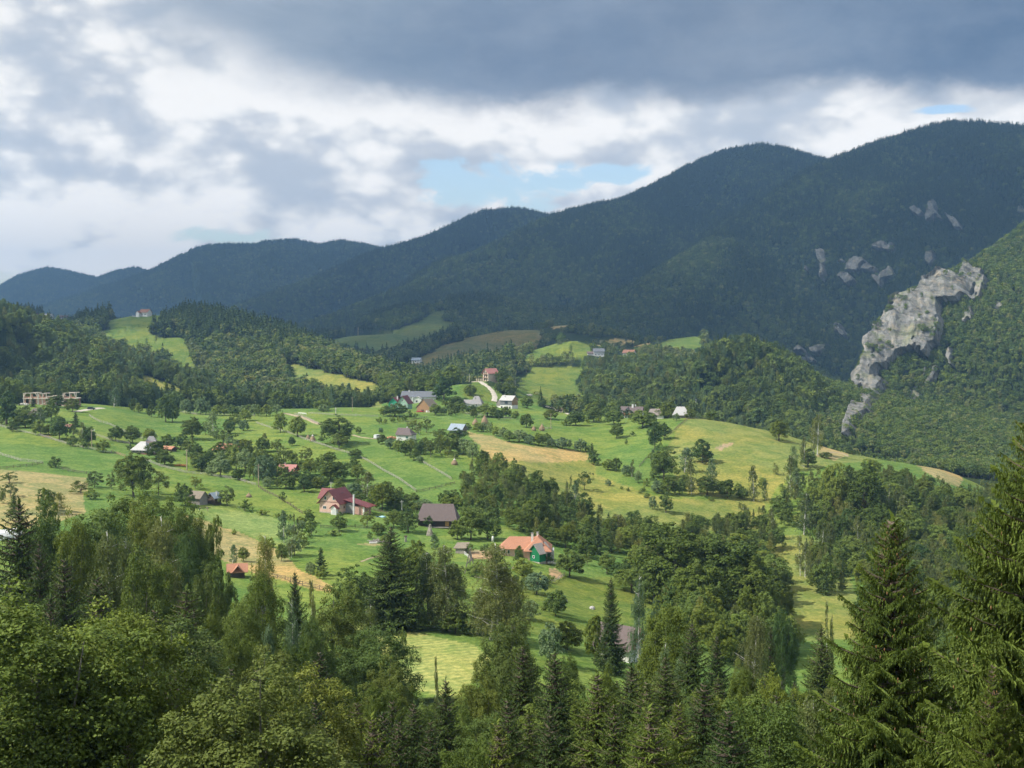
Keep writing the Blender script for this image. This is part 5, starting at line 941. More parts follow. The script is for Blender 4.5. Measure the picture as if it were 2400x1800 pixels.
def small_things():
    G1 = plain('fence wood', (.40, .37, .32), .9, .25, 2); G2 = plain('dark fence wood', (.15, .12, .09), .9, .25, 2)
    F_ = [('long split-rail fence crossing the green meadow below the brick shell', 1, [(-60, 1170), (0, 1180), (250, 1240), (600, 1340), (850, 1390), (960, 1412)], G1), ('split-rail fence running on past the pyramid-roofed cottage', 1, [(1250, 1470), (1400, 1530), (1600, 1580), (1800, 1600), (2050, 1640), (2212, 1690)], G1),
          ('pale gate and rail fence left of the pyramid-roofed cottage', 1, [(965, 1402), (1020, 1420), (1085, 1442)], WOODL), ('rail fence at the left edge above the straw field', 1, [(-60, 1410), (0, 1425), (180, 1478), (372, 1500)], G1), ('dark rail fence along the top of the straw field', 1, [(372, 1503), (230, 1525), (60, 1545), (-40, 1550)], G2), ('weathered low fence right of the straw field', 1, [(540, 1555), (640, 1575), (750, 1590)], G2),
          ('rail fence slanting down the meadow right of the parked car', 1, [(770, 1090), (860, 1140), (960, 1170), (1080, 1230), (1230, 1290)], G1), ('lower rail fence below the two round trees', 1, [(690, 1220), (820, 1255), (960, 1300), (1120, 1330)], G1),
          ('long pale fence descending past the two haystacks to the meadow corner', 2, [(0, 1150), (200, 1210), (350, 1260), (410, 1290), (600, 1350), (790, 1410), (905, 1450), (1000, 1500), (1150, 1590), (1385, 1742)], G1), ('brushy rail fence turning right from the meadow corner', 6, [(1385, 385), (1500, 365), (1600, 340), (1720, 308)], G2),
          ('upper fence beside the dirt road left of the village', 2, [(330, 1075), (440, 1110), (560, 1165)], G1), ('long rail fence across the meadow below the white pole', 2, [(455, 1068), (700, 1083), (900, 1090), (1050, 1095)], G1), ('rail fence below the hedge of round willows', 2, [(1435, 1490), (1500, 1525), (1560, 1560), (1690, 1640)], G1),
          ('dark fence climbing the hill right of the villas', 3, [(1370, 1250), (1450, 1170), (1530, 1115), (1610, 1085)], G2), ('short dark fence at the foot of the steep orchard', 3, [(1100, 1530), (1140, 1480), (1190, 1430)], G2), ('dark post fence on the slope left of the pink house', 6, [(20, 340), (120, 400), (200, 440), (300, 500), (400, 570)], G2),
          ('low dark fence under the diagonal straw field', 6, [(120, 1110), (250, 1140), (400, 1190), (620, 1240)], G2), ('thin garden fence in front of the pink house', 6, [(560, 690), (700, 700), (860, 690), (1010, 700)], G2), ('garden fence from the pink house to the barn', 6, [(960, 520), (1080, 560), (1180, 590)], G2),
          ('white rail fence on the left side of the corral', 'p', [(1089, 1301), (1098, 1308), (1107, 1315)], WHITE), ('brown rail fence on the front of the corral', 'p', [(1109, 1315), (1130, 1315), (1151, 1316)], WOODD), ('rail fence right of the dirt patch by the green hut', 'p', [(1293, 1368), (1308, 1360), (1324, 1350)], G1),
          ('rail fence below the haystacks in the upper meadow', 3, [(285, 1195), (310, 1200), (345, 1200)], G1), ('orchard fence under the white flowering trees', 1, [(1560, 1055), (1700, 1078), (1860, 1075), (2200, 1090)], G1), ('fence along the front of the village gardens', 2, [(1780, 1060), (1900, 1080), (2000, 1090), (2100, 1110), (2212, 1115)], G1), ('garden rail fence under the plank barn trees', 2, [(1300, 1140), (1380, 1120), (1480, 1105)], G2),
          ('rail fence beside the hilltop orchard at the right crest', 3, [(1640, 1078), (1760, 1095), (1850, 1110)], G2)]
    for i, (lb, k, pts, mt) in enumerate(F_): fence(lb, Z(k, pts), mt, seed=i)
    GR = plain('gravel road', (.52, .47, .39), .95, .15, .8); DR = plain('dirt track', (.36, .29, .19), .95, .25, .8)
    strip('gravel_road', 'pale gravel track beside the unfinished brick building', Z(1, [(640, 1050), (700, 1042), (780, 1030), (880, 1018)]), 5, GR)
    strip('white_road', 'white gravel road climbing to the salmon-roofed house', Z('p', [(1158, 941), (1160, 930), (1155, 918), (1146, 908), (1132, 899), (1122, 894)]), 4.5, GR, 800, 1000)
    strip('dirt_road', 'dirt road between two fences left of the village', Z(2, [(230, 1062), (330, 1082), (400, 1100), (480, 1130), (560, 1163)]), 3.5, DR)
    strip('dirt_track', 'faint dirt track across the meadow to the white van', Z(2, [(840, 1252), (900, 1270), (960, 1278), (1060, 1288)]), 2.2, DR)
    strip('yard_track', 'pale track down from the timber yard', Z(3, [(290, 1003), (360, 1020), (430, 1045), (500, 1075)]), 4.5, GR)
    strip('crest_path', 'bare path along the right hill crest', Z(4, [(430, 1425), (560, 1400), (640, 1410), (700, 1440)]), 2.0, DR, 400, 720)
    strip('foot_path', 'worn footpath on the slope below the pink house', Z(6, [(900, 985), (980, 955), (1060, 935)]), 1.0, DR)
    # poles
    def pole(label, px, pyb, hpx, mat, r=.14, arm=0, lamp=0, dmin=190, dmax=1100):
        p = ground(px, pyb, dmin, dmax); h = hpx * p[1] / F; root = empty('utility_pole', p, R(random.Random(px).uniform(-30, 30)), label, 'pole', 'utility poles of the village'); m = MB(); m.tube([(0, 0, -1), (0, 0, h * .5), (0, 0, h)], [r * 1.3, r * 1.1, r * .8], 8); m.build('pole', mat, root)
        m = MB(); m.bar((-.7, 0, h - .5), (.7, 0, h - .5), .12); m.tube([(-.6, 0, h - .44), (-.6, 0, h - .2)], [.06, .05], 6); m.tube([(.6, 0, h - .44), (.6, 0, h - .2)], [.06, .05], 6); m.build('crossarm', mat, root)
        if lamp: m = MB(); m.bar((0, 0, h - .9), (1.5, 0, h - .3), .1); m.box(1.4, 2.1, -.18, .18, h - .38, h - .2); m.build('lamp', WHITE, root)
    PC = plain('concrete pole', (.60, .58, .54), .8, .1, 2); PW = plain('wood pole', (.42, .34, .24), .9, .2, 2)
    for a in [('white concrete pole with lamp on the village meadow crest', 866, 944, 32, PC, .2, 0, 1), ('short white pole beside the long meadow fence', 787, 975, 20, PC, .2), ('brown pole between the garden trees left of the village', 826, 965, 34, PW, .15), ('lamp pole left of the long slate-roofed house', 903, 925, 14, PC, .15, 0, 1), ('brown wooden pole at the far left beside the meadow fence', 13, 996, 45, PW, .18), ('concrete lamp pole beside the shrubs on the left meadow', 215, 1048, 42, PW, .16, 0, 1),
              ('tall wooden pole at the meadow fence in the left orchard', 438, 1103, 50, PW, .2), ('tall pole above the wire fence left of the pink house', 606, 1140, 52, PW, .18), ('pole behind the roof of the pink house', 776, 1155, 26, PC, .14), ('white pole among trees left of the long barn', 942, 1199, 26, PC, .15), ('white concrete pole right of the pale-roofed barn', 1631, 973, 38, PC, .2), ('pole standing on the far side of the right crest', 1753, 992, 40, PW, .16),
              ('brown pole beside the haystacks in the upper meadow', 1291, 1006, 37, PW, .15), ('white pole left of the knoll terrace', 1100, 892, 19, PC, .16), ('white pole right of the knoll road', 1167, 899, 13, PC, .14), ('pole in the orchard above the orange roof', 516, 1066, 24, PW, .13), ('pole in front of the knoll meadow at the right', 1222, 830, 12, PC, .2)]:
        pole(*a, **({'dmin': 1150, 'dmax': 1600} if a[1] == 1222 else {}))
    # haystacks
    HAYM = plain('hay', (.30, .215, .135), .95, .35, 5, bump=.8); CAP = plain('hay cover', (.55, .53, .48), .8, .1, 2)
    def haystack(label, px, pyb, wpx, hpx, cap=False, seed=1):
        p = ground(px, pyb, 300, 1000); s = p[1] / F; w, h = wpx * s / 2, hpx * s; root = empty('haystack', p, 0, label, 'haystack', 'haystacks in the meadows'); rs = np.random.RandomState(seed)
        t = np.linspace(0, 1, 16); a = np.linspace(0, 2 * pi, 28, endpoint=False); rr = w * np.interp(t, [0, .12, .35, .6, .85, 1], [.80, 1, .95, .66, .28, .05]); V = np.stack([np.outer(rr, np.cos(a)), np.outer(rr, np.sin(a)), np.outer(t * h * .9, np.ones(28))], -1); V[..., :2] *= 1 + .10 * (rs.rand(16, 28, 1) - .5); V[..., 2] += .06 * w * (rs.rand(16, 28) - .5); V[0, :, 2] -= .4
        i = np.arange(16 * 28).reshape(16, 28); q = np.stack([i[:-1], np.roll(i, -1, 1)[:-1], np.roll(i, -1, 1)[1:], i[1:]], -1).reshape(-1, 4); link('hay', np_mesh('hay', V.reshape(-1, 3), q, [HAYM]), root)
        m = MB(); m.tube([(0, 0, h * .7), (0, 0, h * (1.12 if not cap else 1.5))], [.09, .06], 6); m.build('pole', PW, root)
        if cap: m = MB(); a8 = np.linspace(0, 2 * pi, 14, endpoint=False); V = [(w * .42 * math.cos(x), w * .42 * math.sin(x), h * .76) for x in a8] + [(0, 0, h * 1.02)]; m.add(V, [(k, (k + 1) % 14, 14) for k in range(14)] + [tuple(range(14))[::-1]]); m.build('cover', CAP, root)
    for a in [('smaller cone haystack left of its taller neighbour in the village meadow', 1114, 996, 15, 17), ('tall cone haystack with pole in front of the village gardens', 1136, 995, 17, 25), ('round haystack with white cap alone in the enclosed meadow', 1065, 1089, 16, 15, True), ('pale haystack beside the long meadow fence', 733, 1034, 14, 16, True), ('dark brown haystack leaning behind the pale one', 722, 1029, 10, 12), ('low brown haystack left in the upper meadow', 1251, 1009, 11, 12), ('taller pointed haystack right in the upper meadow', 1270, 1009, 14, 17), ('dark brown hay heap on the meadow right of the sheds', 583, 1165, 14, 11)]: haystack(*a, seed=int(a[1]))
    # heaps, timber and stones: each heap one object
    def heap(name, label, cat, px, pyb, wpx, n, L, r, mat, seed, kind='log', dmin=190, dmax=1100):
        p = ground(px, pyb, dmin, dmax); s = p[1] / F; w = wpx * s; rs = np.random.RandomState(seed); m = MB()
        for k in range(n):
            x = rs.uniform(-w / 2, w / 2); z = r + rs.rand() * (1 - abs(x) / w * 1.6) * w * .16; y = rs.normal() * .5
            if kind == 'log': a = rs.normal() * .5; d = np.array([math.sin(a), math.cos(a), rs.normal() * .08]) * L / 2; c = np.array([x, y, z]); m.tube([c - d, c + d], [r, r], 7)
            else:
                q = r * rs.uniform(.6, 1.3, 3); a = rs.rand() * 3; V = [(x + (i * math.cos(a) - j * math.sin(a)) * q[0] * rs.uniform(.7, 1), y + (i * math.sin(a) + j * math.cos(a)) * q[1] * rs.uniform(.7, 1), z + k2 * q[2] * rs.uniform(.5, 1)) for i in (-1, 1) for j in (-1, 1) for k2 in (-1, 1)]; m.add(V, [(0, 1, 3, 2), (4, 6, 7, 5), (0, 4, 5, 1), (2, 3, 7, 6), (0, 2, 6, 4), (1, 5, 7, 3)])
        return tag(m.build(name, mat, None, p), label, cat)
    LG = plain('cut logs', (.46, .26, .14), .9, .3, 3); ST = plain('pale rubble', (.60, .57, .52), .9, .15, 2)
    heap('log_pile', 'orange brown log pile left of the small white house', 'log pile', 917, 1028, 24, 60, 3, .22, LG, 1); heap('wood_pile', 'heap of split firewood left of the green hut', 'wood pile', 1212, 1333, 20, 50, 1.2, .13, plain('firewood', (.22, .16, .12), .9, .4, 4), 2)
    heap('rubble_heap', 'white rubble heap beside the green hut', 'rubble', 1287, 1322, 28, 40, 1, .35, ST, 3, 'stone'); heap('timber_yard', 'stacks of pale sawn timber on the upper track', 'timber', 1318, 964, 44, 70, 5, .25, plain('sawn timber', (.66, .58, .46), .8, .15, 2), 4); heap('stone_heap', 'pale stone heap right of the boarded house', 'stones', 1240, 928, 16, 26, 1, .5, ST, 5, 'stone')
    heap('board_stack', 'grey boards lying left of the tall lone spruce', 'boards', 884, 1270, 30, 22, 4, .12, WOODG, 6); heap('building_rubble', 'pale rubble in front of the unfinished brick building', 'rubble', 56, 950, 22, 30, 1, .5, ST, 7, 'stone')
    heap('junk_heap', 'red and grey clutter in front of the plank barn', 'clutter', 984, 966, 16, 14, 1.5, .3, plain('red plastic', (.5, .09, .09), .5, .2, 3), 8)
    heap('reed_heap', 'orange brown brush heap in the left orchard', 'brush heap', 423, 1092, 22, 45, 3.2, .12, plain('dry brush', (.45, .22, .07), .9, .3, 3), 9); heap('stick_heap', 'orange dried bushes by the meadow fence', 'brush heap', 110, 1024, 14, 30, 2, .1, plain('dry bush', (.42, .27, .10), .9, .3, 3), 10)
    for lb, px, py, r_ in (('grey boulder left in the sloping pasture', 1325, 1410, .55), ('grey boulder right in the sloping pasture', 1388, 1427, .7), ('small grey stone trough on the lawn below the firewood', 1230, 1342, .45)):
        p = ground(px, py); rs = np.random.RandomState(px); V, Fq = tubes([([(0, 0, -.3), (0, 0, 0), (0, 0, r_ * .6), (0, 0, r_ * .95), (0, 0, r_)], [r_ * .9, r_ * 1.1, r_ * .95, r_ * .5, .02], 9)]); V = V * (1 + .25 * (rs.rand(len(V), 1) - .5)); tag(link('boulder', np_mesh('boulder', V, Fq, [plain('boulder grey', (.42, .40, .38), .9, .25, 3)]), None, p), lb, 'boulder', 'stones in the pasture')
    # tepee of poles, posts, gas flask, trough, tarp
    p = ground(1007, 1255); m = MB(); rs = np.random.RandomState(5)
    for k in range(22): a = k * .2856 * 1.0; b = np.array([1.25 * math.cos(a), 1.25 * math.sin(a), -.2]); t = np.array([rs.normal() * .15, rs.normal() * .15, 3.4 + rs.rand() * .6]); m.bar(b, t, .13)
    tag(m.build('pole_stack', plain('bleached poles', (.50, .44, .38), .9, .2, 2), None, p), 'tepee-shaped stack of bleached poles in front of the barn', 'pole stack')
    for lb, px, py, hh in (('grey stacked hive on the lawn left of the pole tepee', 951, 1270, 2.1), ('pale stacked hive half hidden by the loose tree', 984, 1284, 1.9)):
        p = ground(px, py); r_ = empty('beehive', p, .3, lb, 'beehive', 'stacked hives on the lawn')
        for k in range(3): m = MB(); w = .34 - .02 * k; m.box(-w, w, -w, w, -.2 + k * hh / 3.2, -.2 + (k + .92) * hh / 3.2); m.build('hive_box', plain('hive grey', (.40, .37, .32), .9, .2, 2), r_)
        m = MB(); m.roof(-.42, .42, -.42, .42, hh * .9 - .05, .25, over=.06, end=.05); m.build('lid', WOODD, r_)
    p = ground(1155, 1270); r_ = empty('water_tank', p, 0, 'white upright tank with a thin spout left of the orange-roofed farmhouse', 'tank'); m = MB(); m.tube([(0, 0, -.2), (0, 0, 1.5), (0, 0, 1.9), (0, 0, 2.0)], [.38, .38, .24, .1], 12); m.build('tank_body', WHITE, r_, smooth=True); m = MB(); m.tube([(0, 0, 2.0), (0, 0, 2.5)], [.05, .05], 6); m.build('spout', METAL, r_)
    p = ground(893, 1212); m = MB(); V = []; 
    for i in range(7):
        for j in range(5): V.append((-1.9 + i * .63, -.9 + j * .45, .15 + .25 * math.sin(i * 1.3) * math.cos(j * 1.1) + .1))
    m.add(V, [(i * 5 + j, i * 5 + j + 1, (i + 1) * 5 + j + 1, (i + 1) * 5 + j) for i in range(6) for j in range(4)]); m.box(-1.7, 1.7, -.75, .75, -.2, .12); tag(m.build('tarpaulin', plain('blue sheet', (.36, .58, .70), .5, .1, 2), None, p), 'pale blue tarpaulin on the lawn right of the pink house', 'tarpaulin')
    p = ground(875, 1274); r_ = empty('trough', p, .2, 'white trough on the grass beside grey boards', 'trough'); m = MB(); m.box(-1.3, 1.3, -.35, .35, .1, .5); m.build('basin', WHITE, r_); m = MB(); m.box(-1.0, -.8, -.3, .3, -.2, .1); m.box(.8, 1.0, -.3, .3, -.2, .1); m.build('leg', WOODG, r_)
    p = ground(1101, 1345); m = MB(); m.bar((-1.6, 0, -.5), (.2, .2, 7.5), .3); m.bar((1.9, 0, -.5), (.0, -.1, 7.2), .3); m.bar((0, 1.6, -.5), (.1, 0, 7.4), .25)
    for k in range(16): m.bar((-1.2 + .15 * k, .3, 2.5 + .1 * k), (.9 - .1 * k, -.2, 4.2 + .2 * k), .08)
    tag(m.build('log_tripod', plain('grey logs', (.24, .21, .19), .9, .25, 2), None, p), 'tall leaning tripod of grey logs hung with branches', 'tripod')
    # vehicles
    def vehicle(name, label, px, py, rot, L, Wd, Hh, paint, van=False, dmin=300, dmax=1700):
        p = ground(px, py, dmin, dmax); r_ = empty(name, p, R(rot), label, 'van' if van else 'car'); bm = MB()
        prof = [(-L / 2, .35), (-L / 2, Hh * .58), (-L * .46, Hh * .62), (-L * .40, Hh), (L * .16, Hh), (L * .27, Hh * .64), (L * .47, Hh * .55), (L / 2, Hh * .4), (L / 2, .35)] if not van else [(-L / 2, .35), (-L / 2, Hh * .95), (-L * .46, Hh), (L * .25, Hh), (L * .38, Hh * .58), (L * .49, Hh * .5), (L / 2, .35)]
        n = len(prof); V = [(x, -Wd / 2 * (1 if z < Hh * .7 else .86), z) for x, z in prof] + [(x, Wd / 2 * (1 if z < Hh * .7 else .86), z) for x, z in prof]; bm.add(V, [tuple(range(n))[::-1], tuple(range(n, 2 * n))] + [(i, (i + 1) % n, n + (i + 1) % n, n + i) for i in range(n)]); bm.build('body', paint, r_)
        for sg in (-1, 1): m = MB(); y = sg * Wd / 2 * .95; m.box(-L * .34, L * .16, min(y, y + sg * .06), max(y, y + sg * .06), Hh * .62, Hh * .88); m.build('side_window', GLASS, r_)
        m = MB(); m.add([(L * .285, -Wd * .4, Hh * .66), (L * .285, Wd * .4, Hh * .66), (L * .18, Wd * .38, Hh * .98), (L * .18, -Wd * .38, Hh * .98)], [(0, 1, 2, 3)]) if not van else m.add([(L * .395, -Wd * .4, Hh * .6), (L * .395, Wd * .4, Hh * .6), (L * .27, Wd * .38, Hh * .97), (L * .27, -Wd * .38, Hh * .97)], [(0, 1, 2, 3)]); m.build('windscreen', GLASS, r_)
        for sx in (-.31, .31):
            for sg in (-1, 1): m = MB(); c = np.array([L * sx, sg * (Wd / 2 - .08), .33]); m.tube([c - (0, .11, 0), c + (0, .11, 0)], [.34, .34], 14); m.build('wheel', plain('tyre', (.02, .02, .02)), r_)
        for sg in (-1, 1): m = MB(); m.box(L / 2 - .02, L / 2 + .03, sg * Wd * .36 - .14, sg * Wd * .36 + .14, Hh * .38, Hh * .46); m.build('headlight', WHITE, r_)
    vehicle('parked_car', 'dark grey car parked on the gravel track', 214, 960, 12, 4.6, 1.9, 1.6, plain('dark paint', (.05, .06, .07), .3, .05, 1, spec=.6)); vehicle('parked_van', 'white van parked left of the log pile', 885, 1028, 60, 4.8, 1.9, 2.2, plain('white van paint', (.75, .76, .78), .35, .03, 1, spec=.5), True)
    vehicle('parked_car', 'white car on the grass left of the white hilltop house', 315, 743, 10, 5.5, 2.0, 1.9, plain('white car paint', (.7, .72, .74), .35, .03, 1), dmin=1150)
    # guard rail at the road bend
    p = drape(Z(2, [(365, 1072), (400, 1074), (435, 1078)]), 2.0); m = MB()
    for q in p: m.bar(q, q + (0, 0, 1.1), .2)
    for a, b in zip(p[:-1], p[1:]): m.bar(a + (0, 0, .9), b + (0, 0, .9), .12, .5)
    tag(m.build('guard_rail', WHITE), 'white bridge railing at the bend of the dirt road', 'railing')
    # fir shed ledge and two people raking hay
    def person(label, px, py, rot, shirt, bend):
        p = ground(px, py, 300, 700); root = empty('person', p, R(rot), label, 'person', 'people raking hay')
        J = {'hip': (0, 0, .95), 'waist': (0, -.02, 1.08), 'chest': (0, -.05 - bend * .25, 1.33 - bend * .05), 'neck': (0, -.08 - bend * .40, 1.50 - bend * .12), 'head': (0, -.12 - bend * .46, 1.60 - bend * .14), 'top': (0, -.13 - bend * .5, 1.72 - bend * .16),
             'lk': (-.12, -.14, .50), 'la': (-.14, -.10, .09), 'lf': (-.14, -.26, .04), 'rk': (.14, .02, .50), 'ra': (.18, .14, .09), 'rf': (.18, -.02, .04), 'ls': (-.19, -.07 - bend * .34, 1.42 - bend * .1), 'le': (-.26, -.25 - bend * .3, 1.18), 'lh': (-.10, -.45 - bend * .2, 1.12), 'rs': (.19, -.07 - bend * .34, 1.42 - bend * .1), 're': (.28, -.22 - bend * .3, 1.15), 'rh': (.12, -.40 - bend * .2, 1.00), 'lp': (-.09, 0, .90), 'rp': (.09, 0, .90)}
        E_ = [('hip', 'waist'), ('waist', 'chest'), ('chest', 'neck'), ('neck', 'head'), ('head', 'top'), ('hip', 'lp'), ('lp', 'lk'), ('lk', 'la'), ('la', 'lf'), ('hip', 'rp'), ('rp', 'rk'), ('rk', 'ra'), ('ra', 'rf'), ('chest', 'ls'), ('ls', 'le'), ('le', 'lh'), ('chest', 'rs'), ('rs', 're'), ('re', 'rh')]
        rad = {'hip': .14, 'waist': .13, 'chest': .15, 'neck': .055, 'head': .095, 'top': .07, 'lp': .10, 'rp': .10, 'lk': .065, 'rk': .065, 'la': .045, 'ra': .045, 'lf': .04, 'rf': .04, 'ls': .06, 'rs': .06, 'le': .042, 're': .042, 'lh': .035, 'rh': .035}
        ks = list(J); me = bpy.data.meshes.new('body'); me.from_pydata([J[k] for k in ks], [(ks.index(a), ks.index(b)) for a, b in E_], []); o = link('body', me, root); sk = o.modifiers.new('skin', 'SKIN'); sv = me.skin_vertices[0].data
        for i, k in enumerate(ks): sv[i].radius = (rad[k], rad[k]); sv[i].use_root = (k == 'hip')
        o.modifiers.new('sub', 'SUBSURF').levels = 1; me.materials.append(shirt)
        m = MB(); c = np.array(J['head']); m.tube([c + (0, 0, .02), c + (0, 0, .07), c + (0, -.01, .14), c + (0, -.01, .17)], [.16, .12, .10, .03], 12); m.build('straw_hat', plain('straw hat', (.5, .42, .25)), root)
        a = Matrix.Rotation(R(rot), 3, 'Z'); m = MB(); hA = a @ Vector(J['lh']); hB = a @ Vector(J['rh']); e = a @ Vector((.05, -1.55, .10)); st = hA + (hA - e) * .25; m.tube([np.array(st), np.array(e)], [.018, .018], 6); sd = a @ Vector((.35, 0, 0)); m.bar(np.array(e - sd), np.array(e + sd), .05)
        for t in np.linspace(-1, 1, 8): q = e + sd * t; m.bar(np.array(q), np.array(q) - (0, 0, .10), .015)
        tag(m.build('hay_rake', WOODL, None, p), 'wooden hay rake held by the ' + ('person in pale clothes' if bend > .3 else 'person in dark clothes'), 'rake')
    person('person in dark clothes raking hay below the plank shed', 468, 1200, 70, plain('dark clothes', (.05, .05, .06)), .2); person('person in pale clothes bending over the hay meadow', 487, 1198, -60, plain('pale clothes', (.48, .36, .30)), .8)
houses(); small_things()
print('ground things built')
# ------------------------------------------------------------------ tree kinds (built once, copied for every tree)
KINDS = {}
def kind(k, i, me, cones=None): KINDS.setdefault(k, []).append(me)
def mesh_h(ms): return max(v for v in (max(c[2] for c in m.bound_box) if False else 0 for m in ms)) if False else None
def bounds(me):
    co = np.empty(len(me.vertices) * 3, np.float32); me.vertices.foreach_get('co', co); co = co.reshape(-1, 3); return np.percentile(co[:, 2], 99.7), np.percentile(np.hypot(co[:, 0], co[:, 1]), 97)
def reg(k, ms):
    h, r = bounds(ms[0]); KINDS.setdefault(k, []).append((list(ms), h, r))
for s in range(3): reg('beech_near', broadleaf(40 + s, 18, 5.2, 2.5, 560, 110, .20, [M_BEECH, M_DARK, M_BEECH][s], flat=.8, lobes=.28, cs=.72, droop=.35, bark=BARKG))
reg('beech_near', broadleaf(47, 17, 5.0, 2.5, 540, 110, .20, M_ORCH, flat=.8, lobes=.3, cs=.72, droop=.3, bark=BARKG))
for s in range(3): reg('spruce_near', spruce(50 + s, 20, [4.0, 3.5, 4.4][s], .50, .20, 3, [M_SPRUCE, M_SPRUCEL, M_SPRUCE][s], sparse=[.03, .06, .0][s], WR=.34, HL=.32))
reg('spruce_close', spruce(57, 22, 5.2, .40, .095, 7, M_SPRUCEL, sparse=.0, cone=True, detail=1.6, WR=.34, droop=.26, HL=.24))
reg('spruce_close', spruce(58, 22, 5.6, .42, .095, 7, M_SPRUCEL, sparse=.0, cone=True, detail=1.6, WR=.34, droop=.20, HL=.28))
for s in range(2): reg('birch_near', birch(60 + s, 17, 3.2, 260, 110, .17, stems=1 + s))
reg('birch_near', birch(63, 15, 2.8, 240, 100, .17, M_WILLOW, stems=2))
for s in range(3): reg('beech_mid', broadleaf(70 + s, 14, 5.2, .9, 190, 75, .42, [M_BEECH, M_GREEN, M_DARK][s], flat=.75, lobes=.28, cs=.8))
for s in range(4): reg('round', broadleaf(80 + s, 8, 3.4, .35, 95, 60, .42, [M_GREEN, M_DARK, M_GREEN, M_BEECH][s], flat=.75, lobes=.15))
for s in range(2): reg('dark', broadleaf(86 + s, 9, 3.6, .3, 95, 60, .42, M_DARK, flat=.7, lobes=.2))
for s in range(3): reg('willow', broadleaf(90 + s, 6, 2.7, .25, 80, 56, .34, [M_WILLOW, M_WILLOW, M_SHRUB][s], flat=.85, lobes=.12))
for s in range(3): reg('fruit', broadleaf(95 + s, 6, 3.3, .7, 60, 56, .34, M_ORCH, flat=.6, lobes=.3, open_=.25))
for s in range(3): reg('birch', birch(100 + s, 14, 2.9, 100, 34, .42, [M_BIRCH, M_BIRCH, M_WILLOW][s], stems=1 + s % 2))
for s in range(2): reg('shrub', broadleaf(105 + s, 3, 1.8, .1, 36, 34, .34, M_SHRUB, flat=.8, lobes=.25, trunks=2))
for s in range(3): reg('spruce', spruce(110 + s, 14, 3.2, .75, .55, 1, [M_SPRUCE, M_SPRUCEL, M_SPRUCE][s], detail=.5, sparse=.03))
WORDS = {'beech_near': ('beech_tree', 'tree', 'spreading beech', 'beeches'), 'spruce_near': ('spruce_tree', 'spruce', 'dark spruce', 'spruces'), 'spruce_close': ('spruce_tree', 'spruce', 'tall cone-bearing spruce', 'spruces'), 'birch_near': ('birch_tree', 'birch', 'drooping birch', 'birches'), 'beech_mid': ('beech_tree', 'tree', 'big leafy beech', 'beeches'),
         'round': ('broadleaf_tree', 'tree', 'round green tree', 'broadleaf trees'), 'dark': ('dark_tree', 'tree', 'dense dark green tree', 'dark broadleaf trees'), 'willow': ('willow_tree', 'willow', 'rounded silvery willow', 'willows'), 'fruit': ('fruit_tree', 'tree', 'open-crowned fruit tree', 'fruit trees'), 'birch': ('birch_tree', 'birch', 'slim pale birch', 'birches'), 'shrub': ('shrub', 'shrub', 'low green shrub', 'shrubs'), 'spruce': ('spruce_tree', 'spruce', 'pointed dark spruce', 'spruces')}
TREES = []
_tr = random.Random(3)
def plant(k, x, y, h, r, var=None, rot=None, lean=0, z=None, grow=True):
    """one tree of a kind: an Empty with its crown and trunk"""
    nm, cat, words, grp = WORDS[k]; ms, mh, mr = KINDS[k][(var if var is not None else _tr.randrange(99)) % len(KINDS[k])]
    g = gz(x, y) if z is None else z; root = bpy.data.objects.new(nm, None); COL.objects.link(root); root.location = (x, y, g - .15); root.rotation_euler = (lean, lean * .5, rot if rot is not None else _tr.uniform(0, 6.28)); root.scale = (r / mr, r / mr, h / mh); root.empty_display_size = .3
    tag(root, None, cat, grp + ' of the valley')
    for i, me in enumerate(ms):
        o = bpy.data.objects.new(me.name.split('.')[0], me); COL.objects.link(o); o.parent = root
    p = proj(x, y, g); TREES.append((root, k, p[0], p[1], y, words)); return root
def top_tree(k, px, pyt, D, wpx, var=None, hmax=40, **kw):
    """tree at a distance whose top reaches a height read off the picture"""
    a, b = ray(px, pyt); x = a * D; g = gz(x, D); h = b * D - g; h = min(max(h, 3), hmax); wf = {'beech_near': 1.25 if D > 125 else .95, 'spruce_near': 1.5, 'birch_near': 1.35, 'beech_mid': 1.15}.get(k, 1); return plant(k, x, D, h, wpx * D / F / 2 * wf, var, **kw)
def base_tree(k, px, pyb, wpx, hpx, var=None, dmin=190, dmax=1150):
    p = ground(px, pyb, dmin, dmax); s = p[1] / F; return plant(k, p[0], p[1], max(hpx * s * 1.08, .8), wpx * s / 2 * 1.16, var, z=p[2])
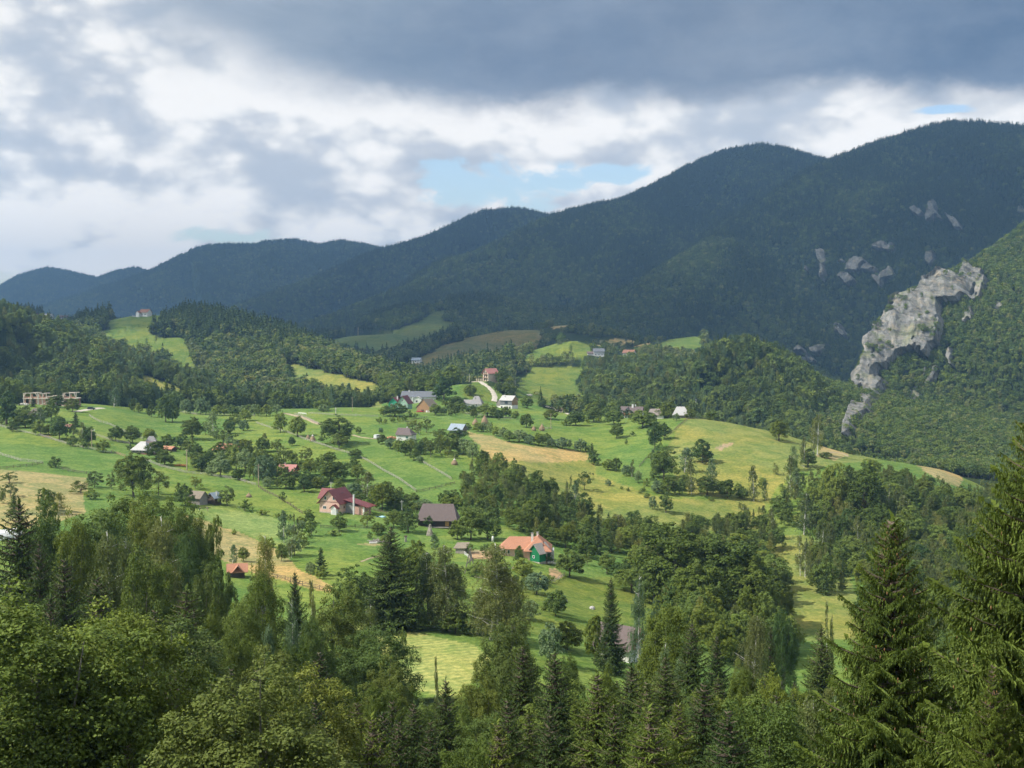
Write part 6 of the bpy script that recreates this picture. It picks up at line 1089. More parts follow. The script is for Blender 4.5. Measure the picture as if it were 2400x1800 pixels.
def near_trees():
    N, S, Bn = 'beech_near', 'spruce_near', 'birch_near'
    L = [(S, 45, 1185, 140, 220), (N, 110, 1192, 178, 160), (N, 215, 1195, 185, 230), (N, 290, 1166, 205, 190), (N, 372, 1160, 205, 180), (N, 432, 1180, 200, 120), ('beech_mid', 108, 1148, 215, 60), (Bn, 382, 1215, 170, 120), (Bn, 255, 1250, 155, 105), (Bn, 305, 1264, 160, 90), (N, 430, 1245, 185, 100), (Bn, 458, 1222, 205, 66), ('beech_mid', 497, 1212, 215, 50),
         (S, 150, 1312, 120, 155), (S, 228, 1356, 110, 180), (S, 25, 1362, 115, 130), (N, 50, 1432, 95, 190), (S, 95, 1480, 88, 150), (S, 437, 1382, 118, 180), (S, 362, 1432, 105, 150), (S, 420, 1562, 85, 180), (N, 290, 1492, 95, 190), (S, 120, 1500, 92, 150), (S, 210, 1540, 84, 150), (S, 395, 1600, 74, 140), (N, 606, 1346, 150, 135), (N, 556, 1402, 138, 140), (Bn, 608, 1258, 205, 70), ('beech_mid', 515, 1292, 192, 80), (S, 691, 1343, 196, 62), ('birch', 735, 1356, 200, 44),
         (N, 790, 1382, 138, 170), (Bn, 655, 1430, 120, 90), (N, 553, 1482, 105, 160), (N, 652, 1566, 80, 170), (N, 315, 1636, 70, 120), (S, 260, 1600, 76, 150), (S, 100, 1640, 66, 160), (S, 42, 1590, 78, 170), (S, 180, 1612, 68, 220), (N, 560, 1662, 66, 200), (S, 500, 1600, 74, 160), (S, 620, 1640, 66, 150), (S, 300, 1742, 55, 140), (Bn, 760, 1700, 60, 170), (N, 330, 1180, 196, 120), (N, 172, 1215, 165, 120), (S, 92, 1270, 135, 120), (N, 345, 1300, 150, 140), (N, 470, 1330, 150, 110), (N, 500, 1420, 125, 120), (N, 735, 1440, 125, 130), (N, 700, 1500, 105, 120),
         (Bn, 870, 1426, 190, 62), (N, 878, 1467, 130, 190), (N, 905, 1542, 108, 160), (N, 1195, 1446, 122, 185), (N, 1000, 1645, 100, 150), (S, 970, 1650, 88, 130), (S, 1035, 1655, 105, 110), (N, 890, 1605, 95, 150), (N, 1070, 1640, 92, 130), ('birch', 1024, 1540, 165, 26), (S, 1225, 1516, 95, 140), (S, 1300, 1532, 85, 160), (N, 1130, 1552, 104, 140), (S, 1045, 1596, 85, 120), (S, 1400, 1582, 75, 190), (S, 1480, 1562, 90, 150), (N, 1100, 1737, 55, 230), (S, 935, 1690, 60, 160), (S, 1190, 1640, 68, 170), (S, 1290, 1660, 64, 160), (S, 740, 1640, 68, 150), (S, 480, 1650, 66, 140), (S, 920, 1642, 70, 140), (N, 1566, 1414, 150, 140), (Bn, 1528, 1364, 195, 80), (Bn, 1565, 1512, 130, 80), (N, 1525, 1682, 60, 180), (S, 1590, 1650, 66, 160), (S, 1440, 1650, 66, 150), (N, 1330, 1530, 120, 90), (N, 1425, 1562, 120, 90),
         (S, 1432, 1357, 228, 50), (Bn, 1762, 1442, 190, 75), (S, 1806, 1470, 180, 55), (S, 1622, 1462, 120, 110), (S, 1680, 1492, 125, 95), (N, 1825, 1582, 85, 165), (S, 1925, 1472, 150, 100), (S, 1650, 1602, 72, 190), (Bn, 1925, 1622, 64, 130), (S, 1790, 1650, 66, 120), ('birch', 1951, 1410, 228, 36), (N, 1835, 1425, 215, 60), (N, 1740, 1560, 95, 130), (S, 2010, 1600, 75, 130), (N, 2060, 1500, 150, 120), (N, 2200, 1560, 120, 150), (N, 2000, 1700, 55, 160), (S, 1560, 1540, 100, 120)]
    for t in L: top_tree(*t)
    top_tree('spruce_close', 2090, 1226, 42, 560, 0, rot=1.0); top_tree('spruce_close', 2462, 940, 37, 840, 1, rot=2.2); top_tree('spruce_close', 2330, 1560, 34, 330, 0, rot=4.0)
    # lone trees standing in the clearing
    top_tree('spruce_near', 916, 1238, 245, 108, 0); 
    for t in [(Bn, 1017, 1300, 247, 76), (Bn, 1057, 1278, 247, 92), (Bn, 1165, 1272, 240, 100), (Bn, 1208, 1352, 238, 72), (Bn, 1125, 1376, 244, 60), ('beech_mid', 975, 1268, 292, 84), ('beech_mid', 830, 1322, 255, 96), ('beech_mid', 822, 1362, 240, 70), ('round', 1068, 1430, 243, 76), ('round', 990, 1440, 245, 62), ('round', 1330, 1456, 242, 74), ('round', 1394, 1440, 236, 48), ('willow', 1290, 1460, 226, 60), ('shrub', 945, 1468, 228, 22),
              ('beech_mid', 1588, 1228, 335, 175), ('beech_mid', 1690, 1252, 335, 190), ('beech_mid', 1755, 1305, 325, 125), ('beech_mid', 1530, 1300, 335, 100), ('beech_mid', 1640, 1310, 310, 120), ('beech_mid', 1755, 1372, 292, 74), ('round', 1698, 1430, 270, 54), ('beech_mid', 1480, 1330, 345, 80), ('beech_mid', 1795, 1390, 290, 60)]: top_tree(*t)
    # the rest of the near wood, under an upper outline
    rs = random.Random(12); pts = [(t[0].location.x, t[0].location.y) for t in TREES]; n = 0
    for _ in range(6000):
        D = math.sqrt(rs.uniform(52 ** 2, 182 ** 2)); px = rs.uniform(-120, 2520); a, _b = ray(px, 900); x = a * D
        if D > 95 and 800 < px < 1150: continue
        if D > 150 and px > 1250: continue
        if min((x - q[0]) ** 2 + (D - q[1]) ** 2 for q in pts) < (3.9 + D * .010) ** 2: continue
        top = max(np.interp(px + dx_, [0, 450, 560, 800, 900, 930, 1110, 1180, 1300, 1600, 1830, 2000, 2400], [1330, 1360, 1470, 1500, 1585, 1650, 1650, 1600, 1590, 1560, 1570, 1560, 1480]) for dx_ in (-70, 0, 70)); g = gz(x, D); hm = ray(px, top + rs.uniform(10, 90))[1] * D - g
        h = min(rs.uniform(12, 21), hm) if not 1340 < px < 1510 else min(rs.uniform(12, 21), hm, ray(px, 1575)[1] * D - g)
        if h < 6: continue
        k = rs.choice([N, N, S, S, Bn]) if D > 95 else rs.choice([S, N, S, N, S]); plant(k, x, D, h, h * (rs.uniform(.28, .38) if k == N else rs.uniform(.22, .29))); pts.append((x, D)); n += 1
    print('filler trees', n)
R_, W_, O_, B_, S_, H_, D_, M_ = 'round', 'willow', 'fruit', 'birch', 'spruce', 'shrub', 'dark', 'beech_mid'
MID = {
1: [(D_, 60, 1160, 220, 270), (W_, 165, 1190, 100, 100), (D_, 220, 1190, 160, 180), (D_, 440, 1130, 130, 180), (R_, 490, 1015, 150, 100), (S_, 285, 1010, 60, 80), (R_, 630, 1050, 120, 110), (S_, 655, 1180, 90, 120), (B_, 350, 1140, 100, 120), (W_, 350, 1250, 130, 120), (W_, 420, 1250, 90, 90), (R_, 515, 1290, 150, 190), (O_, 630, 1280, 90, 120), (B_, 730, 1330, 120, 180), (R_, 770, 1340, 120, 150), (H_, 630, 1350, 80, 90), (H_, 720, 1370, 80, 80), (R_, 890, 1400, 110, 100), (H_, 480, 1530, 120, 90), (R_, 1000, 1305, 120, 125), (R_, 1145, 1320, 130, 140), (R_, 1290, 1310, 110, 110), (B_, 985, 1010, 110, 150), (W_, 1100, 1010, 70, 80), (W_, 1245, 1010, 90, 80), (R_, 1160, 1050, 80, 110), (R_, 1200, 1060, 60, 80), (R_, 1310, 1095, 80, 100), (M_, 1430, 1140, 150, 220), (R_, 1490, 1140, 110, 150), (W_, 1605, 1065, 90, 115), (W_, 1650, 1065, 60, 80), (W_, 1735, 1075, 100, 140), (W_, 1780, 1075, 80, 110), (S_, 1480, 960, 45, 70), (W_, 1880, 1085, 90, 90), (W_, 1940, 1085, 80, 90), (W_, 2010, 1085, 90, 90), (W_, 2080, 1080, 80, 80), (W_, 2150, 1080, 80, 90), (W_, 2200, 1080, 80, 90), (W_, 2030, 1185, 100, 110), (W_, 2120, 1130, 100, 100), (R_, 1975, 1240, 90, 120), (W_, 2105, 1215, 80, 90), (M_, 1660, 1290, 190, 180), (B_, 1845, 1260, 130, 190), (O_, 1780, 1250, 90, 110), (O_, 1930, 1330, 200, 130), (D_, 1560, 1370, 140, 130), (O_, 1640, 1420, 130, 140), (R_, 1350, 1460, 160, 150), (R_, 1440, 1370, 100, 120), (R_, 1420, 1510, 150, 120), (O_, 1720, 1530, 170, 120), (D_, 1740, 1560, 180, 130), (W_, 1910, 1610, 150, 170), (W_, 2040, 1560, 150, 200), (W_, 2120, 1580, 130, 200), (R_, 2060, 1640, 100, 90), (W_, 1830, 1600, 90, 90), (R_, 2110, 1370, 110, 80), (R_, 2190, 1640, 80, 200), (H_, 1120, 1380, 60, 50), (R_, 1900, 1425, 100, 110), (R_, 2010, 1420, 90, 90), (O_, 1990, 1440, 130, 110), (O_, 1660, 1480, 110, 110)],
5: [(M_, 1150, 420, 300, 360), (O_, 1370, 400, 180, 200), (O_, 1240, 380, 150, 150), (O_, 820, 340, 160, 140), (O_, 700, 390, 200, 110), (H_, 780, 440, 120, 80), (M_, 400, 560, 160, 200), (B_, 520, 540, 120, 150), (O_, 80, 300, 140, 90), (O_, 90, 420, 130, 110), (D_, 20, 480, 60, 140), (S_, 120, 570, 120, 180), (O_, 960, 360, 80, 150), (O_, 1960, 500, 170, 160), (H_, 1810, 460, 90, 70), (H_, 2110, 540, 130, 90), (O_, 1690, 350, 130, 100), (D_, 1600, 500, 160, 170), (H_, 2020, 750, 50, 50), (B_, 2010, 1000, 80, 160), (R_, 2105, 980, 90, 120), (O_, 1560, 420, 110, 120)],
2: [(W_, 20, 1090, 60, 100), (W_, 90, 1090, 90, 100), (W_, 180, 1070, 80, 80), (R_, 210, 1230, 110, 160), (R_, 360, 1265, 140, 165), (B_, 80, 1350, 60, 110), (R_, 310, 1345, 60, 75), (M_, 700, 1330, 300, 240), (O_, 720, 1365, 200, 120), (R_, 855, 1450, 110, 75), (O_, 740, 970, 90, 90), (D_, 890, 995, 110, 100), (R_, 580, 1040, 140, 90), (W_, 585, 1050, 90, 60), (H_, 690, 1015, 50, 50), (H_, 745, 1005, 60, 50), (O_, 800, 980, 80, 80), (O_, 990, 950, 100, 70), (O_, 1040, 910, 80, 50), (R_, 1200, 1090, 200, 105), (R_, 1100, 1090, 70, 80), (H_, 1065, 1155, 55, 55), (H_, 1120, 1150, 40, 40), (H_, 1175, 1145, 55, 60), (H_, 1235, 1135, 45, 45), (H_, 1290, 1135, 60, 60), (H_, 1330, 1110, 50, 70), (H_, 1380, 1110, 40, 50), (R_, 1550, 1080, 110, 90), (R_, 1690, 1060, 80, 80), (R_, 1745, 1060, 70, 90), (O_, 1640, 1010, 110, 60), (R_, 1730, 1000, 110, 80), (D_, 1620, 960, 180, 200), (D_, 1540, 890, 150, 120), (D_, 2125, 820, 110, 150), (R_, 2085, 885, 50, 80), (R_, 2160, 900, 80, 100), (R_, 2000, 1095, 170, 110), (R_, 1880, 1070, 120, 70), (R_, 2160, 1100, 90, 90), (R_, 1850, 910, 100, 90), (W_, 885, 1240, 50, 60), (W_, 1080, 1235, 40, 45), (R_, 1090, 1330, 80, 80), (W_, 1165, 1370, 100, 90), (W_, 1230, 1390, 90, 90), (R_, 1290, 1430, 90, 110), (W_, 1365, 1470, 90, 100), (W_, 1415, 1490, 60, 60), (W_, 1340, 1340, 90, 60), (R_, 1420, 1390, 90, 80), (O_, 1350, 1200, 120, 70), (O_, 1470, 1230, 120, 110), (B_, 1415, 1250, 80, 120), (O_, 1590, 1290, 160, 90), (D_, 1740, 1300, 150, 110), (O_, 1510, 1440, 130, 150), (D_, 1680, 1410, 180, 160), (O_, 1600, 1420, 120, 120), (W_, 1790, 1420, 110, 130), (W_, 1870, 1470, 90, 150), (R_, 1965, 1540, 120, 150), (H_, 1820, 1200, 70, 50), (W_, 1920, 1225, 80, 80), (W_, 1965, 1225, 70, 80), (W_, 2020, 1230, 50, 90), (W_, 2080, 1260, 80, 80), (W_, 2140, 1280, 90, 90), (W_, 2190, 1310, 90, 90), (R_, 60, 1400, 120, 120), (O_, 180, 1400, 130, 110), (O_, 240, 1500, 180, 140), (R_, 310, 1500, 90, 110), (O_, 430, 1480, 140, 120), (M_, 620, 1500, 130, 100), (R_, 470, 1600, 130, 140), (D_, 620, 1640, 150, 160), (M_, 730, 1650, 150, 160), (W_, 830, 1560, 110, 110), (R_, 880, 1640, 120, 130), (R_, 230, 1610, 90, 100), (D_, 330, 1640, 110, 100), (R_, 100, 1560, 140, 150), (R_, 30, 1500, 110, 120), (O_, 550, 1560, 110, 110)],
6: [(W_, 60, 300, 140, 220), (W_, 130, 290, 100, 200), (R_, 260, 350, 140, 130), (D_, 420, 380, 130, 130), (R_, 530, 345, 110, 90), (M_, 640, 290, 150, 150), (W_, 840, 430, 130, 120), (B_, 960, 420, 160, 200), (R_, 1090, 530, 180, 210), (M_, 1200, 530, 150, 160), (O_, 900, 480, 130, 100), (R_, 1350, 480, 120, 90), (W_, 1450, 530, 150, 80), (O_, 1390, 545, 100, 70), (H_, 1010, 480, 100, 80), (O_, 230, 470, 60, 90), (H_, 60, 580, 100, 50), (H_, 190, 600, 60, 40), (H_, 290, 620, 60, 50), (H_, 390, 650, 70, 60), (O_, 450, 590, 80, 60), (H_, 480, 760, 110, 150), (R_, 460, 650, 90, 90), (D_, 720, 720, 130, 160), (O_, 960, 685, 120, 130), (R_, 1060, 750, 120, 100), (H_, 985, 780, 50, 60), (R_, 1190, 690, 150, 150), (D_, 1320, 730, 180, 230), (R_, 1490, 680, 90, 90), (R_, 1740, 790, 140, 160), (M_, 1860, 790, 240, 260), (R_, 2000, 790, 200, 220), (B_, 1545, 870, 90, 120), (W_, 1110, 810, 70, 60), (H_, 660, 755, 120, 45), (H_, 550, 1130, 110, 110), (S_, 560, 1100, 130, 230), (R_, 220, 980, 90, 150), (W_, 330, 930, 130, 170), (B_, 280, 950, 90, 150), (H_, 120, 860, 80, 80), (W_, 470, 1090, 80, 100), (O_, 1840, 910, 100, 80), (O_, 1980, 920, 120, 90), (W_, 1900, 1110, 160, 120), (H_, 400, 860, 110, 130), (H_, 1140, 480, 100, 60)],
7: [(D_, 60, 1010, 85, 160), (R_, 500, 1115, 220, 230), (O_, 650, 1010, 90, 110), (R_, 820, 1085, 140, 170), (R_, 960, 1135, 150, 165), (O_, 1080, 1100, 120, 100), (W_, 210, 1260, 200, 180), (H_, 100, 1220, 100, 90), (H_, 330, 1165, 80, 70), (R_, 310, 1000, 80, 100), (M_, 220, 750, 200, 330), (D_, 620, 640, 170, 240), (B_, 470, 560, 90, 300), (B_, 540, 580, 90, 280), (S_, 740, 920, 110, 330), (O_, 630, 362, 150, 150), (B_, 900, 830, 220, 240), (M_, 460, 860, 170, 200), (R_, 640, 940, 180, 160), (M_, 1100, 1080, 220, 220), (R_, 1210, 730, 90, 80), (D_, 30, 280, 120, 180), (B_, 90, 310, 100, 150), (D_, 1330, 560, 120, 170), (W_, 1215, 530, 60, 110), (H_, 1570, 640, 90, 80), (R_, 830, 190, 90, 90), (R_, 900, 200, 90, 110), (W_, 990, 240, 80, 90), (B_, 1030, 250, 70, 140), (W_, 1090, 300, 60, 100), (H_, 1160, 330, 70, 70), (M_, 1310, 275, 220, 280), (W_, 1260, 390, 100, 100), (R_, 1350, 405, 120, 150), (R_, 1450, 405, 90, 130), (B_, 1550, 400, 90, 290), (B_, 1490, 210, 140, 200), (D_, 1640, 125, 170, 190), (W_, 1690, 115, 90, 90), (M_, 1680, 410, 180, 180), (B_, 1740, 400, 110, 290), (R_, 1860, 430, 140, 150), (B_, 2090, 460, 100, 290), (B_, 2190, 450, 60, 180), (R_, 1990, 440, 100, 90), (R_, 1780, 700, 110, 120), (R_, 1900, 720, 180, 150), (B_, 2040, 690, 140, 190), (M_, 1560, 800, 170, 170)],
3: [(D_, 1230, 1380, 120, 250), (D_, 1320, 1290, 100, 140), (R_, 1130, 1190, 180, 140), (R_, 880, 1160, 150, 110), (R_, 905, 1280, 110, 120), (H_, 1045, 1260, 50, 40), (H_, 985, 1335, 30, 50), (R_, 1340, 1100, 160, 130), (R_, 1540, 1110, 90, 80), (R_, 550, 1170, 160, 120), (D_, 700, 1140, 140, 130), (H_, 655, 1150, 40, 50), (O_, 750, 1150, 50, 50), (R_, 125, 1185, 110, 110), (R_, 335, 1115, 120, 80), (R_, 130, 1020, 100, 100), (R_, 265, 1010, 60, 70), (R_, 30, 1115, 60, 70), (W_, 1790, 1090, 80, 80), (R_, 1730, 1100, 100, 80), (H_, 480, 1170, 120, 50), (B_, 25, 890, 60, 150), (W_, 60, 1310, 130, 100), (W_, 150, 1330, 90, 80), (R_, 230, 1340, 100, 100), (R_, 290, 1330, 90, 90), (W_, 340, 1350, 70, 70), (W_, 440, 1370, 130, 95), (W_, 590, 1395, 100, 105), (H_, 640, 1400, 80, 80), (S_, 690, 1420, 60, 100), (D_, 705, 1510, 100, 120), (R_, 1270, 1230, 100, 90), (R_, 1000, 1080, 90, 70), (R_, 1200, 1150, 90, 90)],
4: [(M_, 95, 1300, 170, 170), (B_, 400, 1410, 200, 320), (B_, 300, 1520, 120, 240), (D_, 350, 1530, 120, 150), (R_, 730, 1420, 100, 35), (R_, 500, 1450, 100, 50), (B_, 230, 1560, 90, 200)],
8: [(M_, 560, 590, 220, 430), (M_, 830, 620, 330, 450), (M_, 980, 780, 220, 280), (B_, 310, 750, 150, 340), (B_, 40, 800, 110, 260), (B_, 320, 1120, 180, 330), (D_, 500, 1250, 200, 330), (D_, 640, 1080, 150, 270), (R_, 760, 1150, 140, 230), (B_, 430, 900, 130, 240), (B_, 780, 900, 100, 300), (M_, 640, 830, 180, 230), (B_, 240, 430, 120, 240), (B_, 190, 420, 110, 330), (D_, 900, 900, 170, 260), (R_, 120, 620, 160, 180), (B_, 1160, 700, 160, 280), (M_, 1120, 860, 200, 240), (B_, 1000, 560, 150, 230), (R_, 420, 700, 180, 200)]}
def mid_trees():
    for k, L in MID.items():
        for t in L:
            (px, py), = Z(k, [(t[1], t[2])]); kind_ = t[0]
            base_tree(kind_, px, py, t[3] / 3.687, t[4] / 3.687, dmax=1000 if py > 925 else 1150)
def garden_fill():
    """smaller trees and bushes closing the gaps of hedges and gardens"""
    rs = random.Random(5)
    for poly, n, ks in (([(600, 1085), (700, 1095), (760, 1120), (850, 1150), (860, 1165), (760, 1150), (640, 1150), (600, 1140)], 16, 'RDWOR'), ([(835, 1150), (900, 1140), (960, 1170), (985, 1190), (960, 1200), (880, 1190)], 12, 'RDMWO'), ([(905, 1040), (1000, 1040), (1060, 1055), (1070, 1075), (1010, 1075), (950, 1062)], 14, 'OWRDW'), ([(480, 1035), (600, 1050), (610, 1120), (520, 1110), (440, 1080)], 16, 'ORDWR'),
                        ([(1040, 1180), (1080, 1170), (1100, 1230), (1075, 1262), (1040, 1240)], 6, 'RMD'), ([(1230, 1340), (1290, 1370), (1270, 1390), (1190, 1380)], 6, 'WHRH'), ([(640, 1270), (720, 1230), (735, 1260), (670, 1320), (640, 1300)], 10, 'HWHB'), ([(1400, 1130), (1500, 1150), (1600, 1160), (1600, 1175), (1480, 1165)], 6, 'HWH'), ([(1490, 1060), (1560, 1080), (1560, 1130), (1500, 1120)], 8, 'RDMB'), ([(1400, 955), (1600, 965), (1620, 985), (1500, 990), (1400, 975)], 9, 'RDW'),
                        ([(1040, 965), (1180, 975), (1180, 985), (1040, 978)], 6, 'RWR'), ([(0, 960), (110, 965), (150, 1000), (100, 1025), (0, 1010)], 8, 'RDWO'), ([(1440, 1010), (1480, 1010), (1500, 1080), (1450, 1070)], 0, 'H'), ([(880, 1340), (960, 1330), (1010, 1380), (1100, 1400), (1100, 1450), (900, 1430)], 12, 'RMWHB'), ([(1220, 1380), (1330, 1420), (1300, 1470), (1200, 1450)], 5, 'HWR')):
        k = 0; x0, x1 = min(p[0] for p in poly), max(p[0] for p in poly); y0, y1 = min(p[1] for p in poly), max(p[1] for p in poly); tries = 0
        while k < n and tries < 400:
            tries += 1; px, py = rs.uniform(x0, x1), rs.uniform(y0, y1)
            if not inside(poly, np.array([px]), np.array([py]))[0]: continue
            kd = {'R': R_, 'D': D_, 'W': W_, 'O': O_, 'M': R_, 'H': H_, 'B': B_}[rs.choice(ks)]; p_ = ground(px, py, 190, 1000)
            if min((p_[0] - t[0].location.x) ** 2 + (p_[1] - t[0].location.y) ** 2 for t in TREES) < 9: continue
            if any(abs(p_[0] - q[0]) < 9 and abs(p_[1] - q[1]) < 9 for q in HOMES): continue
            h = {R_: 5.5, D_: 6, W_: 4.2, O_: 4.5, H_: 2.0, B_: 9}[kd] * rs.uniform(.8, 1.25); plant(kd, p_[0], p_[1], h, h * {B_: .2, H_: .6}.get(kd, .46), z=p_[2]); k += 1
def ordinals(n):
    a = ['nearest', 'second', 'third', 'fourth', 'fifth', 'sixth', 'seventh', 'eighth', 'ninth', 'tenth', 'eleventh', 'twelfth', 'thirteenth', 'fourteenth', 'fifteenth', 'sixteenth', 'seventeenth', 'eighteenth', 'nineteenth']
    if n < 19: return a[n]
    t = ['twent', 'thirt', 'fort', 'fift', 'sixt'][min(4, (n + 1) // 10 - 2)]; return t + 'ieth' if (n + 1) % 10 == 0 else t + 'y-' + (['first'] + a[1:9])[(n + 1) % 10 - 1]
def label_trees():
    """every label tells where its tree stands by the nearest landmark"""
    LM = LAND + [(916, 1470, 'tall lone spruce in the clearing'), (1000, 1530, 'mown field at the bottom'), (1136, 990, 'tall cone haystack'), (1065, 1085, 'white-capped haystack'), (1900, 1400, 'steep clearing at the right'), (1330, 1060, 'straw field in the middle'), (1650, 1000, 'yellow hilltop at the right'), (600, 1330, 'diagonal straw field'), (60, 1150, 'straw field at the left edge'), (2090, 1800, 'tall cone-bearing spruce at the right'), (785, 1045, 'great walnut crown'), (1930, 1060, 'bare tan crest at the right'), (240, 1000, 'parked car on the gravel track'), (300, 1790, 'lower left corner of the wood'), (900, 1790, 'bottom middle of the photo'), (1640, 1800, 'bottom right foreground'), (60, 1420, 'left edge of the photo'), (450, 1480, 'dark heart of the near wood'), (1370, 1415, 'grey boulders in the pasture')]
    buck = {}
    for root, k, px, py, y, words in TREES:
        best = min(range(len(LM)), key=lambda i: (LM[i][0] - px) ** 2 + ((LM[i][1] - py) * 1.6) ** 2); dx, dy = px - LM[best][0], (py - LM[best][1]) * 1.6
        side = ('to the right of' if dx > 0 else 'to the left of') if abs(dx) > abs(dy) else ('in front of' if dy > 0 else 'behind'); buck.setdefault((words, side, LM[best][2]), []).append((dx * dx + dy * dy, id(root), root))
    for (words, side, lm), L in buck.items():
        L.sort()
        for i, (_, _, o) in enumerate(L):
            o['label'] = f'{words} {side} the {lm}' if len(L) == 1 else f'{ordinals(i)} {words} {side} the {lm}'
near_trees(); mid_trees(); garden_fill(); label_trees(); print('trees', len(TREES), {k: sum(t[1] == k for t in TREES) for k in KINDS})
# mid-distance woods that close the gaps of the ravine and the right slope
def mid_wood(name, label, poly, d0, d1, n, mix, hts, seed, skip=()):
    rs = np.random.RandomState(seed); D = np.sqrt(rs.uniform(d0 ** 2, d1 ** 2, n)); px0 = rs.uniform(min(p[0] for p in poly), max(p[0] for p in poly), n); x = (px0 - 1200) / F * D; z = height(x, D); px, py = proj(x, D, z); k = inside(poly, px, py)
    for q in skip: k &= ~inside(q, px, py)
    x, D, z = x[k], D[k], z[k]; T = np.array([(t[0].location.x, t[0].location.y) for t in TREES]); keep = []
    for i in range(len(x)):
        if np.min((T[:, 0] - x[i]) ** 2 + (T[:, 1] - D[i]) ** 2) > 5.0 and (not keep or np.min((x[keep] - x[i]) ** 2 + (D[keep] - D[i]) ** 2) > (3.1 + D[i] / 400) ** 2): keep.append(i)
    x, D, z = x[keep], D[keep], z[keep]; n = len(x); q = rs.rand(n); idx = np.searchsorted(np.cumsum(mix), q); src = [KINDS[a][b][0][0] for a, b in (('beech_mid', 0), ('beech_mid', 1), ('birch', 0), ('birch', 1), ('round', 0), ('spruce', 0), ('shrub', 0), ('dark', 0))]
    hs = np.array([KINDS[a][b][1] for a, b in (('beech_mid', 0), ('beech_mid', 1), ('birch', 0), ('birch', 1), ('round', 0), ('spruce', 0), ('shrub', 0), ('dark', 0))]); idx = np.clip(idx, 0, 7); H = rs.uniform(hts[0], hts[1], n) * np.where(idx == 6, .35, 1) * np.where(idx == 4, .7, 1)
    print(name, n); global FAR_SRC; old = FAR_SRC; o = scatter_object(name, label, np.stack([x, D, z], 1), idx, H / hs[idx], rs.rand(n) * 6.28, src, 'woods'); return o
RIGHT_CLEAR = [(1800, 1250), (1870, 1225), (1950, 1290), (2010, 1370), (2040, 1500), (1900, 1530), (1830, 1500), (1780, 1340)]
mid_wood('ravine_woods', 'mixed woods filling the ravine between barn and hillside meadow', [(1085, 1130), (1180, 1110), (1250, 1140), (1380, 1235), (1560, 1262), (1680, 1250), (1790, 1215), (1830, 1270), (1800, 1330), (1790, 1400), (1640, 1400), (1560, 1350), (1480, 1310), (1370, 1290), (1290, 1280), (1200, 1240), (1090, 1215)], 300, 560, 3000, [.14, .14, .2, .14, .16, .06, .1, .06], (6, 10), 5)
mid_wood('gully_woods', 'thick broadleaf woods in the gully left of the steep clearing', [(1490, 1300), (1700, 1290), (1800, 1300), (1822, 1400), (1845, 1500), (1860, 1560), (1700, 1560), (1600, 1480), (1540, 1400)], 205, 430, 2600, [.2, .2, .14, .1, .2, .04, .04, .08], (7, 12), 8)
mid_wood('clearing_copse', 'clump of small spruces and birches standing inside the steep clearing', [(1885, 1290), (1960, 1280), (1985, 1350), (1975, 1392), (1930, 1402), (1895, 1370)], 250, 480, 500, [.1, .0, .2, .2, .1, .3, .1, .0], (6, 10), 9)
mid_wood('slope_woods', 'dense mixed woods covering the near slope at the right edge', [(1790, 1260), (1830, 1190), (1900, 1145), (2000, 1130), (2100, 1125), (2180, 1150), (2240, 1185), (2300, 1165), (2600, 1160), (2600, 1700), (2050, 1650), (2010, 1390), (1950, 1300), (1870, 1240)], 215, 760, 6000, [.14, .12, .2, .2, .14, .04, .06, .1], (7, 12), 6, [RIGHT_CLEAR])
mid_wood('hillside_bushes', 'scattered bushes along the lower edge of the hillside meadow', [(1500, 1120), (1700, 1135), (1850, 1100), (1880, 1120), (1800, 1190), (1700, 1180), (1560, 1160), (1480, 1150)], 480, 700, 260, [.0, .03, .1, .1, .2, .02, .45, .1], (5, 9), 7)
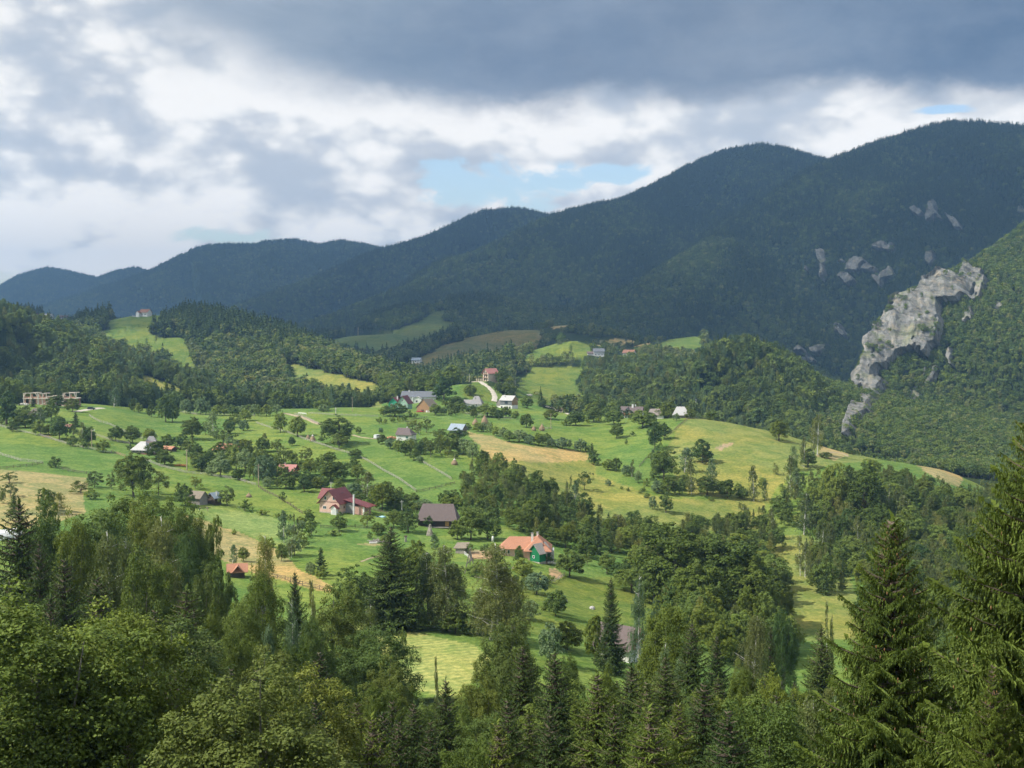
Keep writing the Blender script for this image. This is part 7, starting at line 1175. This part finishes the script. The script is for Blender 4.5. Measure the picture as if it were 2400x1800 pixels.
# ------------------------------------------------------------------ the woods of the hills and mountains
WK = [('spruce', 0), ('spruce', 1), ('beech_mid', 0), ('beech_mid', 1), ('willow', 2), ('birch', 0), ('birch', 2), ('shrub', 0)]; WSRC = [KINDS[a][b][0][0] for a, b in WK]; WH = [KINDS[a][b][1] for a, b in WK]
if WOODS:
    wood('forest_far_slopes', 'dark forest clothing the farthest blue mountains on the left', 3000, 7600, -.60, .16, 300000, (15, 22), mix_dark, seed=1, cat='forest', px_ok=lambda px, py, D, x, y: (D > np.interp(px, [0, 1200, 1500], [3000, 3300, 4200])))
    wood('forest_main_slopes', 'dark green forest covering the high mountain behind the cliffs', 1900, 4000, -.30, .62, 330000, (12, 19), mix_dark, seed=2, cat='forest', px_ok=lambda px, py, D, x, y: (D <= np.interp(px, [0, 1200, 1500], [3000, 3300, 4200])) & (D > 2000 - (px > 1900) * 0))
    wood('forest_cliff_slope', 'sunny broadleaf forest on the slope around the limestone cliff', 820, 1990, .24, .72, 85000, (6, 12), mix_cliff, seed=3, cat='forest', px_ok=lambda px, py, D, x, y: (px > np.interp(D, [820, 1000, 1200, 1900], [1905, 1910, 1900, 1850])))
    wood('forest_house_hill', 'mixed woods with tall spruces on the hill below the white house', 1000, 1990, -.60, .0, 60000, (10, 17), mix_house, seed=4, cat='forest', px_ok=lambda px, py, D, x, y: (D > np.interp(px, [0, 450, 900], [1060, 1010, 1000])) & ~((D > 1600) & (fbm(x, y, 60, 3, 5) < .0)))
    wood('forest_left_hill', 'pale broadleaf woods on the low hill at the left edge', 690, 1080, -.62, -.05, 16000, (9, 15), mix_leaf, src=WSRC, hsrc=WH, seed=5, cat='forest', px_ok=lambda px, py, D, x, y: (D <= np.interp(px, [0, 450, 900], [1060, 1010, 1000])))
    wood('forest_hump', 'dense broadleaf woods on the rounded hump right of the villas', 800, 1320, .0, .27, 16000, (9, 15), mix_leaf, src=WSRC, hsrc=WH, seed=6, cat='forest', px_ok=lambda px, py, D, x, y: (px > 1370) & (px <= 1905) & (D < 1290))
    wood('woods_mid_valley', 'scattered trees and copses between the fields behind the village', 850, 2000, -.22, .2, 22000, (7, 13), mix_leaf, seed=7, px_ok=lambda px, py, D, x, y: (px > 640) & (((px <= 1370) | (D >= 1290)) & (px < 1905)) & (D > np.interp(px, [640, 900, 1400], [980, 900, 860])) & (fbm(x, y, 55, 3, 3) > np.where(D > 1250, .10, -.12)))
for nm, lb, A, lo, hi in (('cliff_shrubs', 'bushes rooted in the ledges and along the edges of the big cliff', BUSH[:8], 3.5, 9), ('outcrop_trees', 'trees growing round the pale outcrops of the shaded mountain', BUSH[8:], 9, 16)):
    A = np.concatenate(A); rs = np.random.RandomState(3); n = len(A); idx = rs.choice([2, 3, 4, 7, 0], n, p=[.28, .22, .2, .2, .1]); print(nm, n); scatter_object(nm, lb, A, idx, rs.uniform(lo, hi, n) * np.where(idx == 7, .6, 1), rs.rand(n) * 6.28, FAR_SRC, 'bushes')
CLOUDS = [(1500, 600, 3500, 1500, 1400, 3000, 1), (2150, 430, 3100, 900, 700, 3000, 2), (600, 650, 5200, 1800, 1700, 3000, 3), (100, 650, 7000, 1700, 1500, 3000, 4), (900, 780, 2500, 700, 800, 3000, 5), (420, 770, 1650, 380, 330, 3000, 6), (1250, 790, 1900, 450, 360, 3000, 8)]  # cloud bodies set above the view, added to shade hills and mountains
WOODS_ = 1
build_haze()
k = 0
for a in CLOUDS:
    o = shade_cloud(*a); k += 1
    tag(o, 'unseen cloud placed high out of view to shade the mountains', 'cloud', 'unseen clouds placed to shade the mountains', 'structure')
